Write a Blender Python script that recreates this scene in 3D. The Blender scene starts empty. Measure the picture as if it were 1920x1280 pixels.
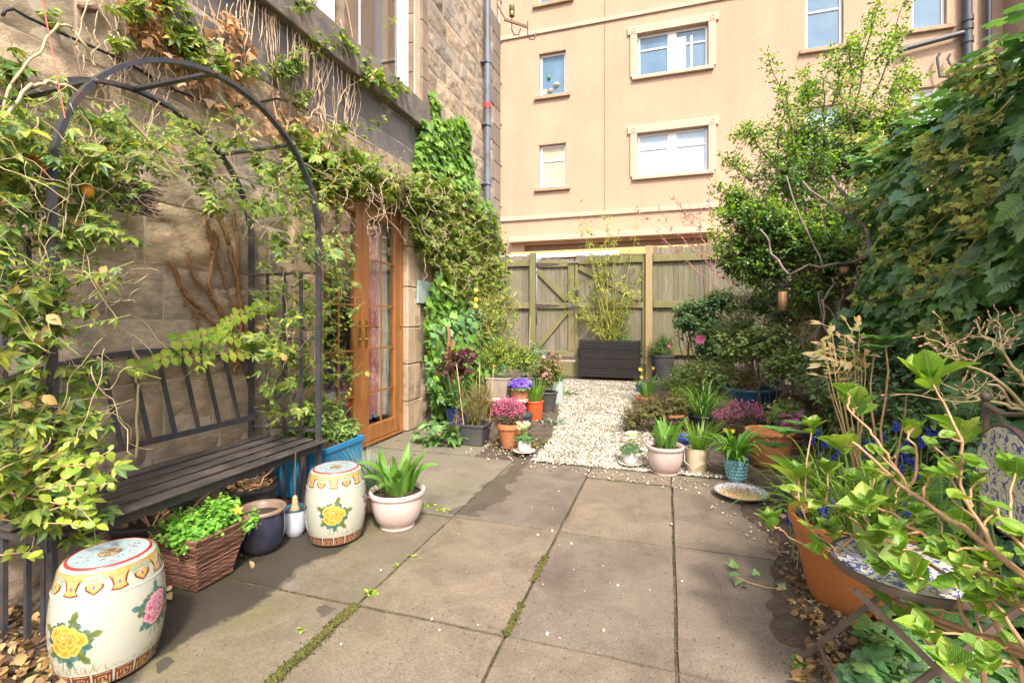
import bpy, math, random
import numpy as np
from mathutils import Vector, Matrix, noise as mn
R = math.radians
C = bpy.context.scene.collection
# ------------------------------------------------------------------ camera, sky, sun, exposure
TH = math.atan(290/907.0); FP = 907.0; EYE = 1.2; HZ = 600.0
cs, sn = math.cos(TH), math.sin(TH)
cd = bpy.data.cameras.new('camera'); cam = bpy.data.objects.new('camera', cd); C.objects.link(cam)
cam.location = (0, 0, EYE); cam.rotation_euler = (R(90), 0, TH)
cd.sensor_width = 36; cd.lens = FP/1920*36; cd.shift_y = -40/1920; cd.clip_start = .05; cd.clip_end = 500
bpy.context.scene.camera = cam
SUN_EL, SUN_AZ = R(50), R(150)        # azimuth clockwise from +Y
w = bpy.data.worlds.new('World'); bpy.context.scene.world = w; w.use_nodes = True
nt = w.node_tree; bgn = nt.nodes['Background']; sky = nt.nodes.new('ShaderNodeTexSky')
sky.sky_type = 'NISHITA'; sky.sun_disc = False; sky.sun_elevation = SUN_EL; sky.sun_rotation = SUN_AZ
sky.air_density = .8; sky.dust_density = 5; sky.ozone_density = .4
nt.links.new(sky.outputs[0], bgn.inputs[0]); bgn.inputs[1].default_value = .15
sd = bpy.data.lights.new('sun', 'SUN'); sd.energy = 1.85; sd.angle = R(6); sd.color = (1, .92, .83)
sun = bpy.data.objects.new('sun', sd); C.objects.link(sun)
to_sun = Vector((math.sin(SUN_AZ)*math.cos(SUN_EL), math.cos(SUN_AZ)*math.cos(SUN_EL), math.sin(SUN_EL)))
sun.rotation_euler = to_sun.to_track_quat('Z', 'Y').to_euler(); sun.location = (0, 0, 20)
vs = bpy.context.scene.view_settings
vs.view_transform = 'Standard'; vs.look = 'None'; vs.exposure = 1.4; vs.gamma = 1; vs.use_curve_mapping = False

# ------------------------------------------------------------------ where a sight line meets the ground, a wall, a distance
def cw(lat, d, z): return Vector((lat*cs - d*sn, lat*sn + d*cs, z))
def G(px, py, z=0.0):
    d = FP*(EYE-z)/(py-HZ); return cw((px-960)/FP*d, d, z)
def D(px, py, d): return cw((px-960)/FP*d, d, EYE-(py-HZ)/FP*d)
def WX(px, py, X):
    r = (px-960)/FP; d = X/(r*cs-sn); return D(px, py, d)
def WY(px, py, Y):
    r = (px-960)/FP; d = Y/(r*sn+cs); return D(px, py, d)

# ------------------------------------------------------------------ scene bookkeeping
WL = {}
def thing(name, label, cat, loc=(0, 0, 0), group=None):
    o = bpy.data.objects.new(name, None); C.objects.link(o); o.location = loc
    o.empty_display_size = .1; o['label'] = label; o['category'] = cat
    if group: o['group'] = group
    WL[o] = Vector(loc); return o
def tag(o, label, cat, group=None):
    o['label'] = label; o['category'] = cat
    if group: o['group'] = group
    return o
def kind(o, k, label=None):
    o['kind'] = k
    if label: o['label'] = label
    return o
def link_mesh(name, me, m, parent):
    o = bpy.data.objects.new(name, me); C.objects.link(o)
    me.materials.append(m)
    if parent is not None: o.parent = parent; WL[o] = WL[parent]
    else: WL[o] = Vector((0, 0, 0))
    return o
def dup(root, loc, rz=0, label=None, scale=1):
    r = root.copy(); C.objects.link(r); r.location = loc; r.rotation_euler = (0, 0, rz); r.scale = (scale,)*3
    if label: r['label'] = label
    def rec(a, b):
        for ch in [x for x in bpy.data.objects if x.parent == a]:
            c = ch.copy(); C.objects.link(c); c.parent = b; rec(ch, c)
    rec(root, r)
    return r
def origin_to_base(o):
    """single-mesh thing: put its origin at its own base"""
    me = o.data; n = len(me.vertices); a = np.empty(n*3, np.float32); me.vertices.foreach_get('co', a); a = a.reshape(-1, 3)
    c = np.array([(a[:, 0].min()+a[:, 0].max())/2, (a[:, 1].min()+a[:, 1].max())/2, a[:, 2].min()])
    me.vertices.foreach_set('co', (a-c).astype(np.float32).ravel()); o.location = c.tolist(); me.update(); return o

class MB:
    def __init__(s): s.v = []; s.f = []; s.col = None
    def add(s, vs, fs):
        n = len(s.v); s.v += [tuple(v) for v in vs]; s.f += [tuple(i+n for i in f) for f in fs]; return s
    def box(s, a, b):
        x0, y0, z0 = a; x1, y1, z1 = b
        return s.add([(x0,y0,z0),(x1,y0,z0),(x1,y1,z0),(x0,y1,z0),(x0,y0,z1),(x1,y0,z1),(x1,y1,z1),(x0,y1,z1)],
                     [(0,3,2,1),(4,5,6,7),(0,1,5,4),(1,2,6,5),(2,3,7,6),(3,0,4,7)])
    def bar(s, p, q, w, t, side=(0, 0, 1)):
        """rectangular bar p->q, w across `side`-perpendicular, t along side"""
        p = Vector(p); q = Vector(q); d = (q-p).normalized(); u = Vector(side); u = (u-d*u.dot(d))
        if u.length < 1e-4: u = Vector((1, 0, 0))-d*d.x
        u.normalize(); v = d.cross(u)
        vs = []
        for c in (p, q):
            for a, b in ((-1,-1),(1,-1),(1,1),(-1,1)): vs.append(c+v*(a*w/2)+u*(b*t/2))
        return s.add(vs, [(0,3,2,1),(4,5,6,7),(0,1,5,4),(1,2,6,5),(2,3,7,6),(3,0,4,7)])
    def tube(s, pts, r, n=6, cap=True):
        pts = [Vector(p) for p in pts]
        rs = r if isinstance(r, (list, tuple)) else [r]*len(pts)
        u = None; vs = []
        for i, p in enumerate(pts):
            d = (pts[min(i+1, len(pts)-1)]-pts[max(i-1, 0)])
            d = d.normalized() if d.length > 1e-9 else Vector((0, 0, 1))
            if u is None: u = d.orthogonal().normalized()
            u = (u-d*u.dot(d)); u = u.normalized() if u.length > 1e-6 else d.orthogonal().normalized()
            v = d.cross(u)
            for k in range(n):
                a = 2*math.pi*k/n; vs.append(p+u*(rs[i]*math.cos(a))+v*(rs[i]*math.sin(a)))
        fs = []
        for i in range(len(pts)-1):
            for k in range(n):
                fs.append((i*n+k, i*n+(k+1) % n, (i+1)*n+(k+1) % n, (i+1)*n+k))
        if cap: fs += [tuple(reversed(range(n))), tuple(range((len(pts)-1)*n, len(pts)*n))]
        return s.add(vs, fs)
    def lathe(s, prof, o=(0, 0, 0), n=32, sx=1, sy=1, wob=0, cap=True):
        vs = []; fs = []
        for i, (r, z) in enumerate(prof):
            for k in range(n):
                a = 2*math.pi*k/n; rr = r*(1+wob*math.sin(3*a+1)); vs.append((o[0]+rr*math.cos(a)*sx, o[1]+rr*math.sin(a)*sy, o[2]+z))
        for i in range(len(prof)-1):
            for k in range(n):
                fs.append((i*n+k, i*n+(k+1) % n, (i+1)*n+(k+1) % n, (i+1)*n+k))
        if cap and prof[0][0] > 1e-5: fs.append(tuple(reversed(range(n))))
        if cap and prof[-1][0] > 1e-5: fs.append(tuple(range((len(prof)-1)*n, len(prof)*n)))
        return s.add(vs, fs)
    def ball(s, c, r, n=8, sz=1):
        prof = [(max(1e-6, r*math.sin(math.pi*i/n)), -r*sz*math.cos(math.pi*i/n)) for i in range(n+1)]
        prof[0] = (1e-6, prof[0][1]); prof[-1] = (1e-6, prof[-1][1])
        return s.lathe(prof, c, n+2)
    def build(s, name, m, parent=None, smooth=False, bevel=0, base=False):
        me = bpy.data.meshes.new(name); off = WL[parent] if parent is not None else Vector((0, 0, 0))
        me.from_pydata([(v[0]-off[0], v[1]-off[1], v[2]-off[2]) for v in s.v], [], s.f)
        o = link_mesh(name, me, m, parent)
        if s.col is not None:
            at = me.color_attributes.new('Col', 'FLOAT_COLOR', 'POINT')
            at.data.foreach_set('color', np.array([(*c, 1) for c in s.col], np.float32).ravel())
        if smooth is True: me.shade_smooth()
        elif smooth: me.shade_smooth(); me.set_sharp_from_angle(angle=R(smooth))
        if bevel:
            b = o.modifiers.new('bevel', 'BEVEL'); b.width = bevel; b.segments = 2; b.limit_method = 'ANGLE'; b.angle_limit = R(40)
        if base and parent is None: origin_to_base(o)
        return o

# ------------------------------------------------------------------ leaves
class T:  # leaf template, grows along +Y, faces +Z
    def __init__(s, v, f, uv):
        s.v = np.array(v, float); s.f = f; s.uv = np.array(uv, float)
        s.loops = np.array([i for q in f for i in q]); s.sizes = np.array([len(q) for q in f])
def ell(w=.3, seg=4, fold=.3, curl=.25, p=.85, ang=0, sc=1, q=1.0):
    v = []; uv = []; f = []
    for i in range(seg+1):
        t = i/seg; hw = max(.012, w*math.sin(math.pi*min(1, t)**p)**q); zc = -curl*t*t
        for k, a in enumerate((-1, 0, 1)):
            v.append((a*hw, t, zc+abs(a)*fold*hw)); uv.append((.5+.5*a*hw/max(w, .01), t))
    for i in range(seg):
        for k in (0, 1): a = i*3+k; f.append((a, a+1, a+4, a+3))
    ca, sa = math.cos(ang), math.sin(ang)
    v = [((x*ca-y*sa)*sc, (x*sa+y*ca)*sc, z*sc) for x, y, z in v]
    return T(v, f, uv)
def merge(ts):
    v = []; f = []; uv = []; n = 0
    for t in ts: v += t.v.tolist(); uv += t.uv.tolist(); f += [tuple(i+n for i in q) for q in t.f]; n += len(t.v)
    return T(v, f, uv)
def lobed(pts, c=(0, .35), drop=.12):
    full = [(0, 0)]+pts+[(0, 1)]+[(-x, y) for x, y in reversed(pts)]
    v = [(c[0], c[1], .03)]; uv = [(.5, c[1])]
    for x, y in full:
        rr = math.hypot(x-c[0], y-c[1]); v.append((x, y, -drop*rr*rr*2)); uv.append((.5+x*.5, y))
    n = len(full); f = [(0, 1+i, 1+(i+1) % n) for i in range(n)]
    f = [(a, c_, b) for a, b, c_ in f]
    return T([(-x, y, z) for x, y, z in v], f, uv)
L_ELL = ell(.28, 4); L_THIN = ell(.09, 3, .3, .35); L_SMALL = ell(.3, 2, .35, .2); L_OVAL = ell(.36, 4, .25, .3)
L_ROUND = ell(.48, 4, .15, .15, .8, 0, 1, .7)
def wide(w, seg=10, cols=7, cup=.22, curl=.1, p=.9):
    v = []; uv = []; f = []; h = cols//2
    for i in range(seg+1):
        t = i/seg; hw = max(.015, w*math.sin(math.pi*min(1, t)**p)**.85)
        for k in range(cols):
            a = (k-h)/h; tooth = 1+(.05 if (i % 2 and abs(a) == 1) else 0)
            v.append((a*hw*tooth, t-.03*abs(a), cup*hw*abs(a)**1.6*1.4-curl*t*t+.018*math.sin(t*19+a*2)*abs(a))); uv.append((.5+.5*a*hw/w, t))
    for i in range(seg):
        for k in range(cols-1): q = i*cols+k; f.append((q, q+1, q+cols+1, q+cols))
    return T(v, f, uv)
L_HYD = wide(.36); L_HYDB = wide(.4, 10, 7, .3, .3, .8); L_HYDC = wide(.3, 10, 7, .35, -.12, 1.0)
L_IVY = lobed([(.2, -.12), (.42, .02), (.5, .16), (.34, .28), (.44, .44), (.46, .6), (.24, .6), (.14, .8)])
L_IVY3 = lobed([(.25, -.1), (.5, .05), (.55, .25), (.32, .35), (.22, .6), (.12, .82)])
L_PALM = merge([ell(.2, 3, .2, .28, .95, a, s) for a, s in ((0, 1), (.72, .85), (-.72, .85), (1.4, .58), (-1.4, .58))])
L_PALM3 = merge([ell(.19, 3, .2, .5, .75, a, s) for a, s in ((0, 1), (.8, .8), (-.8, .75))])
L_PINN = merge([ell(.2, 2, .2, .15, .9, a, .42) for a in ()] + [T([(x+dx, y*1+dy, z) for x, y, z in ell(.2, 2, .2, .1, .9, a, .36).v], ell(.2, 2).f, ell(.2, 2).uv) for a, dx, dy in ((1.1, -.02, .2), (-1.1, .02, .2), (1.0, -.02, .42), (-1.0, .02, .42), (.9, -.02, .62), (-.9, .02, .62), (0, 0, .72))])
def octa(sz=1): return T([(0, 0, -sz), (.5, 0, 0), (0, .5, 0), (-.5, 0, 0), (0, -.5, 0), (0, 0, sz)], [(0,2,1),(0,3,2),(0,4,3),(0,1,4),(5,1,2),(5,2,3),(5,3,4),(5,4,1)], [(0, 0)]*6)
L_OCTA = octa(.6)
def flower(n=5, w=.3, curl=-.2, up=.2):
    return merge([ell(w, 2, .1, curl, .8, 2*math.pi*k/n, .5, .7) for k in range(n)])
L_FLOW = flower(); L_FLOW6 = flower(6, .22)

def nrm(a): return a/np.maximum(1e-9, np.linalg.norm(a, axis=-1, keepdims=True))
class LB:
    def __init__(s, seed=0): s.V = []; s.L = []; s.S = []; s.U = []; s.n = 0; s.rng = np.random.default_rng(seed)
    def inst(s, t, loc, zdir, ydir, size):
        loc = np.asarray(loc, float)
        if len(loc) == 0: return
        z = nrm(np.asarray(zdir, float)); y = np.asarray(ydir, float); y = y-(y*z).sum(1, keepdims=True)*z; y = nrm(y); x = np.cross(y, z)
        M = np.stack([x, y, z], 2)*np.asarray(size, float)[:, None, None]
        V = np.einsum('nij,kj->nki', M, t.v)+loc[:, None, :]
        k = len(t.v); n = len(loc)
        s.V.append(V.reshape(-1, 3)); s.L.append((t.loops[None]+(s.n+np.arange(n)*k)[:, None]).ravel())
        s.S.append(np.tile(t.sizes, n)); s.U.append(np.tile(t.uv[t.loops], (n, 1))); s.n += n*k
    def raw(s, v, f, uv=None):
        t = T(v, f, uv if uv is not None else [(0, 0)]*len(v))
        s.V.append(t.v); s.L.append(t.loops+s.n); s.S.append(t.sizes); s.U.append(t.uv[t.loops]); s.n += len(t.v)
    def strap(s, base, az, length, width, el=70, droop=40, seg=7, fold=.3, twist=0, taper=.6):
        base = np.array(base, float); p = base.copy(); e = R(el); st = length/seg
        v = []; uv = []; f = []
        side0 = np.array([-math.sin(az), math.cos(az), 0])
        for i in range(seg+1):
            t = i/seg; d = np.array([math.cos(az)*math.cos(e), math.sin(az)*math.cos(e), math.sin(e)])
            up = np.array([-math.cos(az)*math.sin(e), -math.sin(az)*math.sin(e), math.cos(e)])
            a = twist*t; side = side0*math.cos(a)+up*math.sin(a)
            hw = width*(.55+.45*math.sin(math.pi*min(1, t*1.3)/1.3))*(1-max(0, (t-taper)/(1-taper))**2)*.5+1e-4
            v += [p-side*hw+up*fold*hw, p, p+side*hw+up*fold*hw]; uv += [(0, t), (.5, t), (1, t)]
            p = p+d*st; e -= R(droop)/seg*(.4+1.2*t)
        for i in range(seg):
            for k in (0, 1): a = i*3+k; f.append((a, a+1, a+4, a+3))
        s.raw(v, f, uv)
    def build(s, name, m, parent=None, smooth=True):
        me = bpy.data.meshes.new(name)
        if not s.V: return None
        V = np.concatenate(s.V); L = np.concatenate(s.L); S = np.concatenate(s.S); U = np.concatenate(s.U)
        if parent is not None: V = V-np.array(WL[parent])
        me.vertices.add(len(V)); me.vertices.foreach_set('co', V.astype(np.float32).ravel())
        me.loops.add(len(L)); me.loops.foreach_set('vertex_index', L.astype(np.int32))
        me.polygons.add(len(S)); st = np.concatenate([[0], np.cumsum(S)[:-1]])
        me.polygons.foreach_set('loop_start', st.astype(np.int32))
        uvl = me.uv_layers.new(name='UV'); uvl.data.foreach_set('uv', U.astype(np.float32).ravel())
        me.update(calc_edges=True); me.validate()
        if smooth: me.shade_smooth()
        return link_mesh(name, me, m, parent)

def rnd_dirs(rng, n):
    return nrm(rng.normal(size=(n, 3)))
def in_blobs(rng, blobs, n, shell=.5):
    """n points in a set of ellipsoids (centre, radii, weight): denser to the outside"""
    wts = np.array([b[6] if len(b) > 6 else b[3]*b[4]*b[5] for b in blobs], float); wts /= wts.sum()
    idx = rng.choice(len(blobs), n, p=wts); B = np.array([b[:6] for b in blobs], float)[idx]
    d = rnd_dirs(rng, n); r = rng.random(n)**shell
    lump = 1+.22*np.array([mn.noise(Vector((x*1.7+i*3.1, y*1.7, z*1.7))) for (x, y, z), i in zip(d.tolist(), idx.tolist())])
    return B[:, :3]+d*(r*lump)[:, None]*B[:, 3:6], d
def twigs(lb, sb, p1, out, lpt, tmpl, size, length, up=.5, spread=1.0, droop=0.0, rtw=.0016, dirj=.6, tip=True, grav=None):
    """leaves along short twigs that end at p1; lb leaf builder, sb LB for the twigs (or None)"""
    rng = lb.rng; n = len(p1)
    t = nrm(out*.7+np.array([0, 0, up])+rnd_dirs(rng, n)*dirj)
    ln = length*(.6+.8*rng.random(n))[:, None]; p0 = p1-t*ln
    for k in range(lpt):
        a = (k+.6*rng.random(n))/lpt; pos = p0+t*ln*(.15+.85*a)[:, None]
        side = np.cross(t, rnd_dirs(rng, n)); side = nrm(side)
        ld = nrm(t*.55+side*spread+np.array([0, 0, -droop])); zn = nrm(np.array([0, 0, 1.0])+out*.6+t*.3+rnd_dirs(rng, n)*.5)
        lb.inst(tmpl, pos, zn, ld, size[0]+(size[1]-size[0])*rng.random(n)**1.3)
    if tip: lb.inst(tmpl, p1, nrm(np.array([0, 0, 1.0])+rnd_dirs(rng, n)*.8+out*.5), t, size[0]*.8+(size[1]-size[0])*.5*rng.random(n))
    if sb is not None:
        u = nrm(np.cross(t, rnd_dirs(rng, n)));
        prism = T([(-.5, 0, -.3), (.5, 0, -.3), (0, 0, .6), (-.3, 1, -.2), (.3, 1, -.2), (0, 1, .4)], [(0, 1, 4, 3), (1, 2, 5, 4), (2, 0, 3, 5)], [(0, 0)]*6)
        L = (ln[:, 0]*1.15)
        z = nrm(u); y = nrm(t-(t*z).sum(1, keepdims=True)*z); x = np.cross(y, z)
        M = np.stack([x*rtw*2, y*L[:, None], z*rtw*2], 2)
        V = np.einsum('nij,kj->nki', M, prism.v)+(p1-t*L[:, None])[:, None, :]
        k = 6; sb.V.append(V.reshape(-1, 3)); sb.L.append((prism.loops[None]+(sb.n+np.arange(n)*k)[:, None]).ravel())
        sb.S.append(np.tile(prism.sizes, n)); sb.U.append(np.tile(prism.uv[prism.loops], (n, 1))); sb.n += n*k
def in_poly(rng, poly, n, clump=0, cn=30):
    P = np.array(poly, float); lo = P.min(0); hi = P.max(0); out = []
    cen = lo+(hi-lo)*rng.random((cn, 2))
    while sum(len(o) for o in out) < n:
        q = lo+(hi-lo)*rng.random((n*2, 2))
        if clump: 
            m = rng.random(len(q)) < .7; q[m] = cen[rng.integers(0, cn, m.sum())]+rng.normal(size=(m.sum(), 2))*clump
        ins = np.zeros(len(q), bool); j = len(P)-1
        for i in range(len(P)):
            c = ((P[i, 1] > q[:, 1]) != (P[j, 1] > q[:, 1])) & (q[:, 0] < (P[j, 0]-P[i, 0])*(q[:, 1]-P[i, 1])/(P[j, 1]-P[i, 1]+1e-9)+P[i, 0])
            ins ^= c; j = i
        out.append(q[ins])
    return np.concatenate(out)[:n]
def wobble(p, q, n, amp, rng=None, sag=0):
    rng = rng or random; p = Vector(p); q = Vector(q); pts = []
    ax = [rng.uniform(-1, 1) for _ in range(9)]
    for i in range(n+1):
        t = i/n; e = math.sin(math.pi*t)**.5 if 0 < t < 1 else 0
        o = Vector((ax[0]*math.sin(5*t+ax[1]*3)+ax[6]*.4*math.sin(17*t), ax[2]*math.sin(6*t+ax[3]*3)+ax[7]*.4*math.sin(15*t), ax[4]*math.sin(4*t+ax[5]*3)+ax[8]*.4*math.sin(19*t)))*amp*e
        pts.append(p.lerp(q, t)+o-Vector((0, 0, sag*math.sin(math.pi*t))))
    return pts
# ------------------------------------------------------------------ materials
def newmat(name):
    m = bpy.data.materials.new(name); m.use_nodes = True; nt = m.node_tree
    return m, nt, nt.nodes['Principled BSDF'], nt.nodes['Material Output']
def N(nt, t, **kw):
    n = nt.nodes.new(t)
    for k, v in kw.items():
        if k in n.inputs.keys() if hasattr(n.inputs, 'keys') else False: n.inputs[k].default_value = v
        else: setattr(n, k, v)
    return n
def ramp(nt, fac, stops, interp='LINEAR'):
    r = nt.nodes.new('ShaderNodeValToRGB'); r.color_ramp.interpolation = interp
    el = r.color_ramp.elements
    while len(el) < len(stops): el.new(.5)
    for e, (p, c) in zip(el, stops): e.position = p; e.color = (*c, 1) if len(c) == 3 else c
    nt.links.new(fac, r.inputs[0]); return r.outputs[0]
def mixc(nt, fac, a, b, mode='MIX'):
    m = nt.nodes.new('ShaderNodeMix'); m.data_type = 'RGBA'; m.blend_type = mode
    for sock, v in ((m.inputs[0], fac), (m.inputs[6], a), (m.inputs[7], b)):
        if hasattr(v, 'is_linked') or isinstance(v, bpy.types.NodeSocket): nt.links.new(v, sock)
        elif isinstance(v, (int, float)): sock.default_value = v
        else: sock.default_value = (*v, 1)
    return m.outputs[2]
def coords(nt, scale=None, kindc='Object'):
    tc = nt.nodes.new('ShaderNodeTexCoord'); o = tc.outputs[kindc]
    if scale is not None:
        mp = nt.nodes.new('ShaderNodeMapping'); mp.inputs['Scale'].default_value = scale; nt.links.new(o, mp.inputs[0]); o = mp.outputs[0]
    return o
def tex_noise(nt, co, scale, detail=5, rough=.55, dist=0):
    n = nt.nodes.new('ShaderNodeTexNoise'); n.inputs['Scale'].default_value = scale; n.inputs['Detail'].default_value = detail
    n.inputs['Roughness'].default_value = rough; n.inputs['Distortion'].default_value = dist
    nt.links.new(co, n.inputs['Vector']); return n.outputs['Fac']
def math_(nt, op, a, b=0):
    m = nt.nodes.new('ShaderNodeMath'); m.operation = op
    for i, v in enumerate((a, b)):
        if isinstance(v, (int, float)): m.inputs[i].default_value = v
        else: nt.links.new(v, m.inputs[i])
    return m.outputs[0]
def bump(nt, bs, h, strength=.3, dist=.01, prev=None):
    b = nt.nodes.new('ShaderNodeBump'); b.inputs['Strength'].default_value = strength; b.inputs['Distance'].default_value = dist
    nt.links.new(h, b.inputs['Height'])
    if prev is not None: nt.links.new(prev, b.inputs['Normal'])
    nt.links.new(b.outputs[0], bs.inputs['Normal']); return b.outputs[0]
def pm(name, c1, c2=None, scale=4, rough=.6, rough2=None, bmp=0, bscale=60, bdist=.004, metal=0, island=0, stain=None, stscale=2.5, stamt=.5, coat=0, stretch=(1, 1, 1), detail=5, spec=.5):
    """procedural surface: two-tone noise, per-piece variation, stains, fine bump"""
    m, nt, bs, out = newmat(name); c2 = c2 or tuple(x*.75 for x in c1); co = coords(nt, stretch)
    f = tex_noise(nt, co, scale, detail); col = ramp(nt, f, [(.3, c1), (.7, c2)])
    if island:
        g = nt.nodes.new('ShaderNodeNewGeometry'); k = ramp(nt, g.outputs['Random Per Island'], [(0, (1-island,)*3), (1, (1+island,)*3)])
        col = mixc(nt, 1, col, k, 'MULTIPLY')
    if stain:
        s = tex_noise(nt, coords(nt), stscale, 6, .65); sf = ramp(nt, s, [(.5, (0, 0, 0)), (.68, (stamt,)*3)]); col = mixc(nt, sf, col, stain)
    nt.links.new(col, bs.inputs['Base Color']); bs.inputs['Metallic'].default_value = metal
    bs.inputs['Specular IOR Level'].default_value = spec
    if rough2 is not None:
        rr = ramp(nt, tex_noise(nt, co, scale*2.3), [(.35, (rough,)*3), (.65, (rough2,)*3)]); nt.links.new(rr, bs.inputs['Roughness'])
    else: bs.inputs['Roughness'].default_value = rough
    if coat: bs.inputs['Coat Weight'].default_value = coat; bs.inputs['Coat Roughness'].default_value = .08
    if bmp: bump(nt, bs, tex_noise(nt, co, bscale, 4, .6), bmp, bdist)
    return m
def leafmat(name, cols, rough=.42, tr=.3, veins=True, vein=(.35, .42, .15), big=3.0):
    """leaf: colour differs leaf by leaf, pale midrib, some light passes through"""
    m, nt, bs, out = newmat(name); g = nt.nodes.new('ShaderNodeNewGeometry')
    n = len(cols); col = ramp(nt, g.outputs['Random Per Island'], [(i/(n-1) if n > 1 else 0, c) for i, c in enumerate(cols)])
    f = tex_noise(nt, coords(nt), big, 3); k = ramp(nt, f, [(.3, (.72, .78, .7)), (.7, (1.2, 1.15, 1.05))]); col = mixc(nt, 1, col, k, 'MULTIPLY')
    if veins:
        uv = nt.nodes.new('ShaderNodeUVMap'); sp = nt.nodes.new('ShaderNodeSeparateXYZ'); nt.links.new(uv.outputs[0], sp.inputs[0])
        u = math_(nt, 'ABSOLUTE', math_(nt, 'SUBTRACT', sp.outputs[0], .5)); mid = math_(nt, 'LESS_THAN', u, .028)
        sv = math_(nt, 'SINE', math_(nt, 'MULTIPLY', math_(nt, 'SUBTRACT', sp.outputs[1], math_(nt, 'MULTIPLY', u, .7)), 52.0))
        sv = math_(nt, 'MULTIPLY', math_(nt, 'GREATER_THAN', sv, .9), .3)
        col = mixc(nt, math_(nt, 'MULTIPLY', math_(nt, 'MAXIMUM', mid, sv), .55), col, vein)
        w_ = nt.nodes.new('ShaderNodeBump'); w_.inputs['Strength'].default_value = .25; w_.inputs['Distance'].default_value = .003
        nt.links.new(math_(nt, 'SINE', math_(nt, 'MULTIPLY', math_(nt, 'SUBTRACT', sp.outputs[1], math_(nt, 'MULTIPLY', u, .7)), 52.0)), w_.inputs['Height']); nt.links.new(w_.outputs[0], bs.inputs['Normal'])
    nt.links.new(col, bs.inputs['Base Color']); bs.inputs['Roughness'].default_value = rough; bs.inputs['Specular IOR Level'].default_value = .45
    t = nt.nodes.new('ShaderNodeBsdfTranslucent'); tc = mixc(nt, 1, col, (1.5, 1.6, .6), 'MULTIPLY'); nt.links.new(tc, t.inputs[0])
    mx = nt.nodes.new('ShaderNodeMixShader'); mx.inputs[0].default_value = tr
    nt.links.new(bs.outputs[0], mx.inputs[1]); nt.links.new(t.outputs[0], mx.inputs[2]); nt.links.new(mx.outputs[0], out.inputs[0])
    return m
def glassmat(name, tint=(.9, .95, .95), k=.75):
    m, nt, bs, out = newmat(name); nt.nodes.remove(bs)
    a = nt.nodes.new('ShaderNodeBsdfTransparent'); a.inputs[0].default_value = (*tint, 1); b = nt.nodes.new('ShaderNodeBsdfGlossy'); b.inputs['Roughness'].default_value = .02
    fr = nt.nodes.new('ShaderNodeLayerWeight'); fr.inputs[0].default_value = .35
    s = math_(nt, 'ADD', math_(nt, 'MULTIPLY', fr.outputs['Fresnel'], k), .08); mx = nt.nodes.new('ShaderNodeMixShader')
    nt.links.new(s, mx.inputs[0]); nt.links.new(a.outputs[0], mx.inputs[1]); nt.links.new(b.outputs[0], mx.inputs[2]); nt.links.new(mx.outputs[0], out.inputs[0])
    return m
def vcolmat(name, rough=.2, coat=.5):
    m, nt, bs, out = newmat(name); a = nt.nodes.new('ShaderNodeVertexColor'); a.layer_name = 'Col'
    f = ramp(nt, tex_noise(nt, coords(nt), 45, 3), [(.3, (.85,)*3), (.7, (1.1,)*3)])
    nt.links.new(mixc(nt, 1, a.outputs[0], f, 'MULTIPLY'), bs.inputs['Base Color']); bs.inputs['Roughness'].default_value = rough
    bs.inputs['Coat Weight'].default_value = coat; return m

# greens
G_PASS = leafmat('passion_leaf', [(.03,.09,.025), (.08,.17,.03), (.17,.27,.04), (.28,.37,.05), (.42,.42,.06), (.05,.13,.04), (.15,.26,.05), (.34,.37,.06), (.08,.18,.06)], .35, .3)
G_PASS2 = leafmat('vine_leaf', [(.06,.14,.025), (.15,.26,.04), (.3,.37,.06), (.11,.22,.035), (.4,.39,.07), (.2,.32,.05)], .4, .3)
G_IVYB = leafmat('bright_ivy_leaf', [(.08,.22,.03), (.15,.34,.04), (.26,.45,.06), (.05,.15,.04)], .35, .3)
G_IVYD = leafmat('dark_ivy_leaf', [(.08,.21,.08), (.13,.3,.1), (.19,.38,.12), (.26,.45,.13), (.18,.31,.21), (.14,.32,.11)], .2, .15, vein=(.16, .25, .12))
G_TREE = leafmat('small_glossy_leaf', [(.04,.11,.03), (.07,.17,.035), (.12,.24,.045), (.22,.36,.06)], .3, .3, False)
G_NEW = leafmat('fresh_shoot_leaf', [(.2,.38,.04), (.32,.48,.05), (.42,.52,.07)], .4, .4, False)
G_CAM = leafmat('camellia_leaf', [(.06,.15,.055), (.09,.21,.07), (.14,.28,.09), (.22,.35,.11), (.1,.2,.12)], .22, .2, vein=(.12, .2, .08))
G_ROSE = leafmat('rose_leaf', [(.1,.21,.06), (.17,.31,.08), (.26,.4,.11), (.24,.3,.09), (.14,.27,.12)], .42, .3)
G_HYD = leafmat('hydrangea_leaf', [(.14,.29,.04), (.22,.4,.05), (.32,.47,.06), (.1,.23,.05), (.38,.46,.08)], .3, .35, vein=(.45, .58, .16))
G_TULIP = leafmat('tulip_leaf', [(.12,.27,.05), (.18,.36,.06), (.1,.23,.05)], .38, .3, False)
G_GRASS = leafmat('grass_leaf', [(.12,.26,.04), (.2,.36,.05), (.28,.4,.08)], .4, .35, False)
G_LIME = leafmat('lime_leaf', [(.2,.36,.04), (.32,.46,.06), (.42,.5,.08), (.18,.28,.04)], .45, .35, False)
G_BAMB = leafmat('bamboo_leaf', [(.26,.36,.05), (.4,.44,.09), (.18,.3,.04), (.5,.46,.14)], .45, .35, False)
G_HEATH = leafmat('heather_green', [(.06,.12,.04), (.12,.16,.05), (.2,.2,.07)], .6, .15, False)
G_OLIVE = leafmat('olive_shrub_leaf', [(.09,.11,.03), (.15,.16,.04), (.24,.22,.06), (.12,.18,.04)], .5, .2, False)
G_BASK = leafmat('round_bedding_leaf', [(.1,.3,.04), (.18,.42,.06), (.26,.5,.08)], .35, .3, False)
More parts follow.
